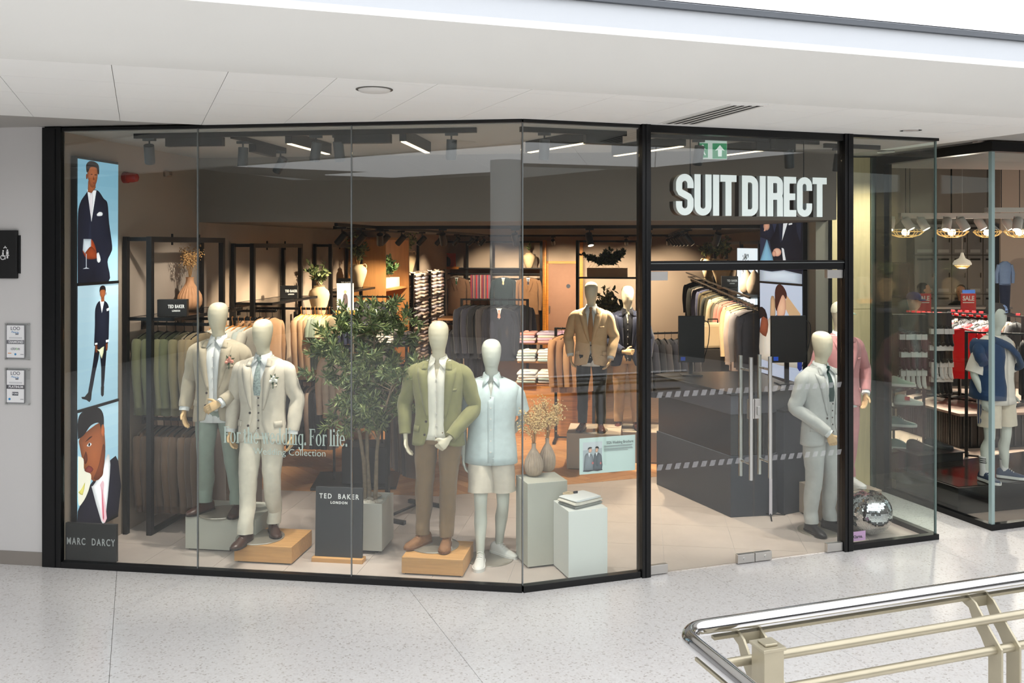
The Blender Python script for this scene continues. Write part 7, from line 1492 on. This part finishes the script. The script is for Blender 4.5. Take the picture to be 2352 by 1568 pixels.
# ---- sale signs on rails
RED = M('sale_red', (196, 24, 32), .5); SALEW = M('sale_white', (240, 232, 228), .6)
for px, lb in ((2224, 'red SALE sign on a stand in front of the cash desk'), (2121, 'red SALE sign behind the person in the blue cap')):
    p = at(px, 700, 14.2); t = thing('sale_sign', lb, 'sign', p * Vector((1, 1, 0)), .0, 'red sale signs'); MB().box(-.12, .12, -.006, .006, p.z - .16, p.z + .18).build('card', RED, t, bev=.002); text('SALE', .10, SALEW, t, (0, -.0075, p.z + .10), sx=.86, off=.004); MB().box(-.09, .09, -.0075, -.006, p.z + .03, p.z + .045).build('small_print', SALEW, t); MB().tube([(0, .01, p.z - .16), (0, .01, 0.01)], .01, 8).build('stem', BLACK, t); MB().lathe([(.14, 0), (.14, .012), (.001, .014)], 20).build('foot', BLACK, t)
# ---- racks of sportswear
SPR = [fabric(c) for c in ((190, 20, 30), (40, 40, 42), (120, 120, 118), (206, 180, 156), (60, 62, 66), (30, 30, 34))]
def sport_rail(lab, px, Yv, z, L, rz, mats, kind, glab, grp, n, tabs=True):
    p = at(px, 600, Yv) * Vector((1, 1, 0)) + Vector((0, 0, .44 if tabs else 0)); z = z - p.z; t_rail(lab, p, rz, L, z, group='rails in the sports shop'); d = Vector((math.cos(rz), math.sin(rz), 0))
    row(kind, mats, p - d * L * .46 + Vector((0, 0, z - .01)), p + d * L * .46 + Vector((0, 0, z - .01)), rz + pi / 2, glab, grp, n=n)
    if tabs: t = thing('size_tab_strip', 'row of red size tabs along the top of the ' + grp, 'size tabs', p + Vector((0, 0, z)), rz); [MB().box(x - .025, x + .025, -.012, .012, .004, .03).build('tab', RED, t) for x in [-L * .44 + L * .88 * i / 9 for i in range(10)]]; MB().box(-L * .46, L * .46, -.008, .008, 0, .006).build('strip', BLACK, t)
sport_rail('black rail of red tops in the sports shop', 2205, 12.4, 1.62, 1.0, -.9, [SPR[0], SPR[1], SPR[2]], 'tee', 'sports top on the rail of red tops', 'red tops rail', 10)
garment('tee', SPR[0], at(2208, 0, 11.75) * Vector((1, 1, 0)) + Vector((0, 0, 1.60)), -.1, 'red t-shirt facing the window at the end of the sports rail', None, sc=1.05)
sport_rail('black rail of pale and black tops in the sports shop', 2262, 12.6, 1.64, 1.0, -.9, [SPR[3], SPR[1], SPR[5]], 'tee', 'pale or black top on the right sports rail', 'right sports rail', 8)
sport_rail('black rail of dark tops in the sports shop', 2140, 13.1, 1.60, .8, -.9, [SPR[4], SPR[5], SPR[1]], 'tee', 'dark top on the left sports rail', 'left sports rail', 8)
sport_rail('black rail of beige tops behind the capped mannequin', 2350, 10.7, 1.55, 1.2, -.5, [SPR[3], SPR[1], fabric((196, 170, 144))], 'tee', 'beige or black top behind the capped mannequin', 'beige tops rail', 9, False)
t = thing('torso_form', 'display torso in a blue shirt and dark jeans in the dark doorway', 'mannequin', at(2308, 0, 16.6) * Vector((1, 1, 0)) + Vector((0, 0, 1.12)), 0, None, .6)
MB().loft([ell((0, 0, z), rx, ry, 20) for z, rx, ry in ((1.25, .17, .12), (1.5, .17, .11), (1.75, .2, .12), (1.9, .17, .1), (1.97, .07, .06))]).build('shirt', fabric((128, 152, 190)), t, True); MB().loft([ell((0, 0, z), rx, ry, 20) for z, rx, ry in ((.3, .12, .1), (.8, .15, .11), (1.28, .17, .12))]).build('jeans', fabric((40, 48, 72)), t, True); MB().tube([(0, 0, -1.86), (0, 0, .4)], .03, 10).build('stand', BLACK, t); [MB().tube([(s * .18, 0, 1.86), (s * .25, 0, 1.6), (s * .24, 0, 1.3)], [.06, .055, .045], 12).build('sleeve', fabric((128, 152, 190)), t, True) for s in (-1, 1)]
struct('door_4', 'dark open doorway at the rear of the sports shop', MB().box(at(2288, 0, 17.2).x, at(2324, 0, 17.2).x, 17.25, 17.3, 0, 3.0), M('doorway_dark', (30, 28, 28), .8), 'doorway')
# ---- sock displays
SW = fabric((226, 222, 218), .04); SP = fabric((66, 44, 56)); SBk = fabric((34, 32, 36))
def sock_mesh():
    mb = MB(); mb.tube([(0, 0, 0), (0, 0, -.09), (0, -.004, -.15), (0, -.02, -.2), (0, -.05, -.225)], [(.022, .016), (.026, .018), (.027, .02), (.027, .02), (.018, .016)], 10, up=(1, 0, 0)); me = mb.mesh('sock'); me.polygons.foreach_set('use_smooth', [True] * len(me.polygons)); me.materials.append(SW); return me
SKM = sock_mesh(); bm_ = MB().box(-.031, .031, -.026, .024, -.085, -.02).mesh('band'); bm_.materials.append(SW)
def sock_stand(lab, px0, px1, Yv, rows, grp):
    x0, x1 = at(px0, 0, Yv).x, at(px1, 0, Yv).x; w = (x1 - x0) / 2 + .04; c = (x0 + x1) / 2; t = thing('sock_stand', lab, 'display stand', (c, Yv + .1, 0), 0, 'sock stands'); MB().box(-w, w, .0, .04, .88, 1.75).build('back_panel', M('stand_dark', (44, 40, 42), .7), t); MB().box(-w, w, -.15, .15, 0, .03).build('base', BLACK, t); [MB().box(x - .012, x + .012, .008, .032, .03, .88).build('leg', BLACK, t) for x in (-w + .02, w - .02)]
    for zi, (py, m, bl) in enumerate(rows):
        z = at(px0, py, Yv).z + .06; n = 5
        for i in range(n):
            x = x0 + (x1 - x0) * (i + .5) / n; MB().tube([(x - c, 0, z + .01), (x - c, -.14, z + .012)], .003, 5).build('hook', STEEL, t)
            s = thing('sock_pair', bl, 'socks', (x, Yv + RN.uniform(-.01, .02), z), RN.uniform(-.2, .2), grp); link('sock', SKM, m, s); link('paper_band', bm_, SW, s)
sock_stand('dark stand of hanging socks beside the side pane', 2066, 2128, 10.9, ((775, SBk, 'dark socks with white paper band on the top row of the first stand'), (815, SP, 'purple socks with white paper band on the second row of the first stand'), (858, SW, 'white socks on the bottom row of the first stand')), 'socks on the first stand')
sock_stand('dark stand of hanging socks behind the glass edge', 2136, 2188, 11.2, ((762, SBk, 'black socks with white paper band on the top row of the second stand'), (800, SBk, 'black socks with white paper band on the second row of the second stand'), (838, SW, 'white crew socks on the third row of the second stand'), (872, SBk, 'black socks on the bottom row of the second stand')), 'socks on the second stand')
# ---- shoes by the side pane
TR = [M('trainer_mint', (170, 188, 172), .5), M('trainer_grey', (206, 206, 198), .5), M('trainer_teal', (90, 124, 120), .5), M('trainer_dark', (40, 40, 42), .5)]
def single_shoe(lab, loc, rz, m, sole, cat='shoe', grp=None, sc=1.05):
    t = thing('trainer', lab, cat, loc, rz, grp, sc); shoe(t, (0, 0, 0), 0, m, sole, True); return t
for i, (px, py, m, lb) in enumerate(((2052, 886, 0, 'mint trainer on the top wall ledge beside the socks'), (2068, 928, 1, 'pale grey trainer with a red tag on the second wall ledge'), (2054, 978, 2, 'teal trainer on the third wall ledge'), (2056, 1030, 2, 'teal and white trainer on the lowest wall ledge'))):
    p = at(px + 6, py, 10.05); l_ = thing('shoe_ledge', 'small black ledge holding a trainer beside the side pane', 'shelf', p, .4, 'trainer ledges'); MB().box(-.2, .2, -.1, .12, -.02, -.001).build('board', BLACK, l_); MB().box(-.2, -.17, .1, .13, -.12, -.02).build('bracket', BLACK, l_)
    s = single_shoe(lb, p, 1.3, TR[m], WHTL, grp='trainers on the ledges')
    if i == 1: MB().box(-.05, -.048, -.06, -.01, .05, .09).build('red_tag', RED, s)
t = thing('shoe_bench', 'low black display block with dark trainers beside the side pane', 'plinth', Vector((4.55, 10.0, 0)), B_ROT); MB().box(-.3, .3, -.25, .25, 0, .33).build('block', M('bench_black', (36, 36, 38), .5), t, bev=.004); MB().box(-.31, .31, -.26, .26, .33, .345).build('lid', M('bench_black2', (30, 30, 32), .4), t)
for x in (-.12, .12): single_shoe('dark trainer on the low black display block', Vector((4.55, 10.0, .346)) + KA * x, 1.2, TR[3], TR[3], grp='dark trainers on the block')
t = thing('display_platform', 'wide low platform with a black ribbed front in the sports shop', 'platform', (0, 0, 0)); pp = [onz(2205, 1030).xy, onz(2060, 985).xy, Vector((6.4, 13.6)), Vector((9.2, 13.6)), Vector((8.6, 11.9))]
MB().slab([tuple(q) for q in pp], 0, .41).build('base', BLACK, t); MB().slab([tuple(q) for q in pp], .41, .44).build('top', M('platform_top', (134, 116, 106), .5), t)
for a, b in ((pp[0], pp[1]), (pp[0], pp[4])):
    n = 26; nv = Vector(((b - a).y, -(b - a).x)).normalized(); nv = nv if nv.dot(a) < 0 else -nv
    for i in range(n):
        c = a.lerp(b, (i + .5) / n * .9); MB().box(-.012, .012, -.012, .004, .02, .40).xf(Matrix.Translation((c.x, c.y, 0)) @ Matrix.Rotation(math.atan2((b - a).y, (b - a).x), 4, 'Z')).build('rib', M('rib_black', (34, 33, 34), .5), t)
# ---- capped mannequin in the window
t = thing('plinth', 'low gloss black platform under the capped mannequin', 'plinth', (0, 0, 0)); MB().slab([NN(.06, .45), NN(2.4, .30), NN(2.4, 1.5), NN(.06, 1.28)], 0, .255).build('body', M('plinth_gloss_black', (22, 21, 22), .2), t, bev=.004); MB().slab([NN(.09, .48), NN(2.38, .33), NN(2.38, 1.47), NN(.09, 1.25)], .255, .26).build('top_sheet', M('plinth_top_gloss', (44, 38, 36), .12), t)
DEN = fabric((44, 66, 98))
n1 = mannequin('mannequin in a cap, white t-shirt and sand shorts with a navy jacket over one shoulder', Vector((4.80, 8.98, .26)), B_ROT + .12, 1.74, tee=fabric((232, 222, 210), .03), shorts=fabric((214, 200, 178), .04), shoes=M('trainer_navy', (44, 60, 86), .6), sole=WHTL, sneaker=True, socks=(SW, BLACK), skin=MANG, seed=12, base=False,
               arms={'r': [(-.27, .05, 1.12), (-.25, -.05, .88), (0, -.1, -1)], 'l': [(.27, .06, 1.12), (.26, .0, .88), (0, -.1, -1)]}, legs={'r': [(-.1, 0, .9), (-.13, -.02, .48), (-.15, .02, .1), -.2], 'l': [(.1, 0, .9), (.12, -.02, .48), (.16, .02, .1), .6]})
_cp = cap(n1, M('cap_dark', (66, 58, 56), .8), M('cap_print', (150, 170, 214), .6, var=.5, vs=40), M('cap_dark', (66, 58, 56), .8))
_cp.rotation_euler = (0, 0, .75)
mb = MB(); mb.loft([[surf(TJ, z, th, .045 + (.02 if z < 1.1 else 0), 1.06) for th in [-2.7 + 2.35 * i / 14 for i in range(15)]] for z in (.86, .92, 1.0, 1.1, 1.2, 1.3, 1.38, 1.43, 1.465)], False, False); mb.wrinkle(.02, (9, 9, 5), 6); dj = mb.build('draped_jacket', DEN, n1, True, solid=.02)
mb = MB(); limb(mb, [(-.16, -.10, 1.47), (-.02, -.165, 1.40), (.12, -.16, 1.29), (.24, -.10, 1.19), (.27, -.02, 1.16)], [(.05, .03), (.055, .03), (.05, .03), (.045, .03), (.04, .03)], 14); mb.wrinkle(.012, (16, 16, 16), 3); mb.build('tied_sleeve', DEN, dj, True)
mb = MB(); limb(mb, [(-.2, .03, 1.42), (-.30, -.03, 1.34), (-.34, -.12, 1.24)], [(.06, .06), (.055, .06), (.05, .05)], 14); mb.wrinkle(.012, (16, 16, 16), 5); mb.build('loose_sleeve', DEN, dj, True)
for s in (-1,):
    for k in range(3): MB().loft([[Vector((-.215 - .003 * k, -.02 + .025 * k + dy, z)) for dy in (0, .012)] for z in (.9, .75, .6)], False, False).build('side_stripe', M('stripe_navy', (60, 72, 110), .7), n1, solid=.002)

# ================================================================ BALUSTRADE
CHAMP = M('champagne_paint', (176, 168, 146), .35, .55, var=.03)
t = thing('balustrade', 'mall balustrade with polished steel handrail and champagne painted rails', 'railing', (0, 0, 0)); HR = 1.07; HV = -3.24; HU = -.474
pth = [K(HU, HV - 2.2, HR), K(HU, HV - .15, HR)] + [K(HU + .11 - .11 * math.cos(a), HV - .11 + .11 * math.sin(a) , HR) for a in [i * pi / 16 for i in range(1, 9)]] + [K(HU + .3, HV, HR), K(1.0, HV, HR), K(3.2, HV, HR)]
MB().tube(pth, .032, 24).build('handrail', CHROME, t, True)
MB().slab([K(HU + .15, HV - .012), K(3.2, HV - .012), K(3.2, HV + .012), K(HU + .15, HV + .012)], HR - .052, HR - .040).build('flat_bar', CHAMP, t)
MB().slab([K(HU - .012, HV - 2.2), K(HU + .012, HV - 2.2), K(HU + .012, HV - .14), K(HU - .012, HV - .14)], HR - .052, HR - .040).build('flat_bar', CHAMP, t)
for dv, z in ((-.10, .965), (-.145, .855)):
    MB().tube([K(HU + .12, HV + dv, z), K(3.2, HV + dv, z)], .0185, 16).build('rail', CHAMP, t, True)
pr_ = [(-.025, 1.025), (.0, 1.042), (.045, 1.02), (.125, .93), (.185, .87), (.185, 0), (.115, 0), (.115, .82), (.075, .885), (.035, .93), (.01, .985), (-.03, 1.0)]
for ku in (-.215, -.115, .955, 1.055, 2.1, 2.2):
    MB().plate([K(ku, HV - d, z) for d, z in pr_], KA, .011).build('bracket_plate', CHAMP, t, bev=.0015)
for ku in (-.165, 1.005, 2.15): MB().box(-.045, .045, -.012, .012, .985, 1.02).xf(Matrix.Translation(K(ku + .005, HV, 0)) @ Matrix.Rotation(B_ROT, 4, 'Z')).build('saddle', CHAMP, t)
pc_ = K(-.2, HV - .19, 0); Tm = Matrix.Translation(pc_) @ Matrix.Rotation(B_ROT, 4, 'Z')
MB().box(-.043, .043, -.043, .043, -.004, 1.05).xf(Tm).build('end_post', CHAMP, t, bev=.002); MB().box(-.05, .05, -.05, .05, 1.05, 1.062).xf(Tm).build('post_cap', CHAMP, t, bev=.002); MB().box(-.028, .028, -.028, .028, 1.062, 1.072).xf(Tm).build('cap_button', CHAMP, t, bev=.004)
# ================================================================ lettering curves become meshes
bpy.context.view_layer.update()
_dg = bpy.context.evaluated_depsgraph_get()
for o in FONTS:
    me = bpy.data.meshes.new_from_object(o.evaluated_get(_dg)); n = bpy.data.objects.new(o.name.split('.')[0], me); COL.objects.link(n)
    n.parent = o.parent; n.location = o.location; n.rotation_euler = o.rotation_euler; n.scale = o.scale
for o in FONTS: cu = o.data; bpy.data.objects.remove(o); bpy.data.curves.remove(cu)

# small glowing surfaces are found by the light paths themselves; only the luminous roof is sampled as a lamp
for _m in bpy.data.materials:
    if _m.name not in ('luminous_panel',):
        try: _m.cycles.emission_sampling = 'NONE'
        except Exception: pass
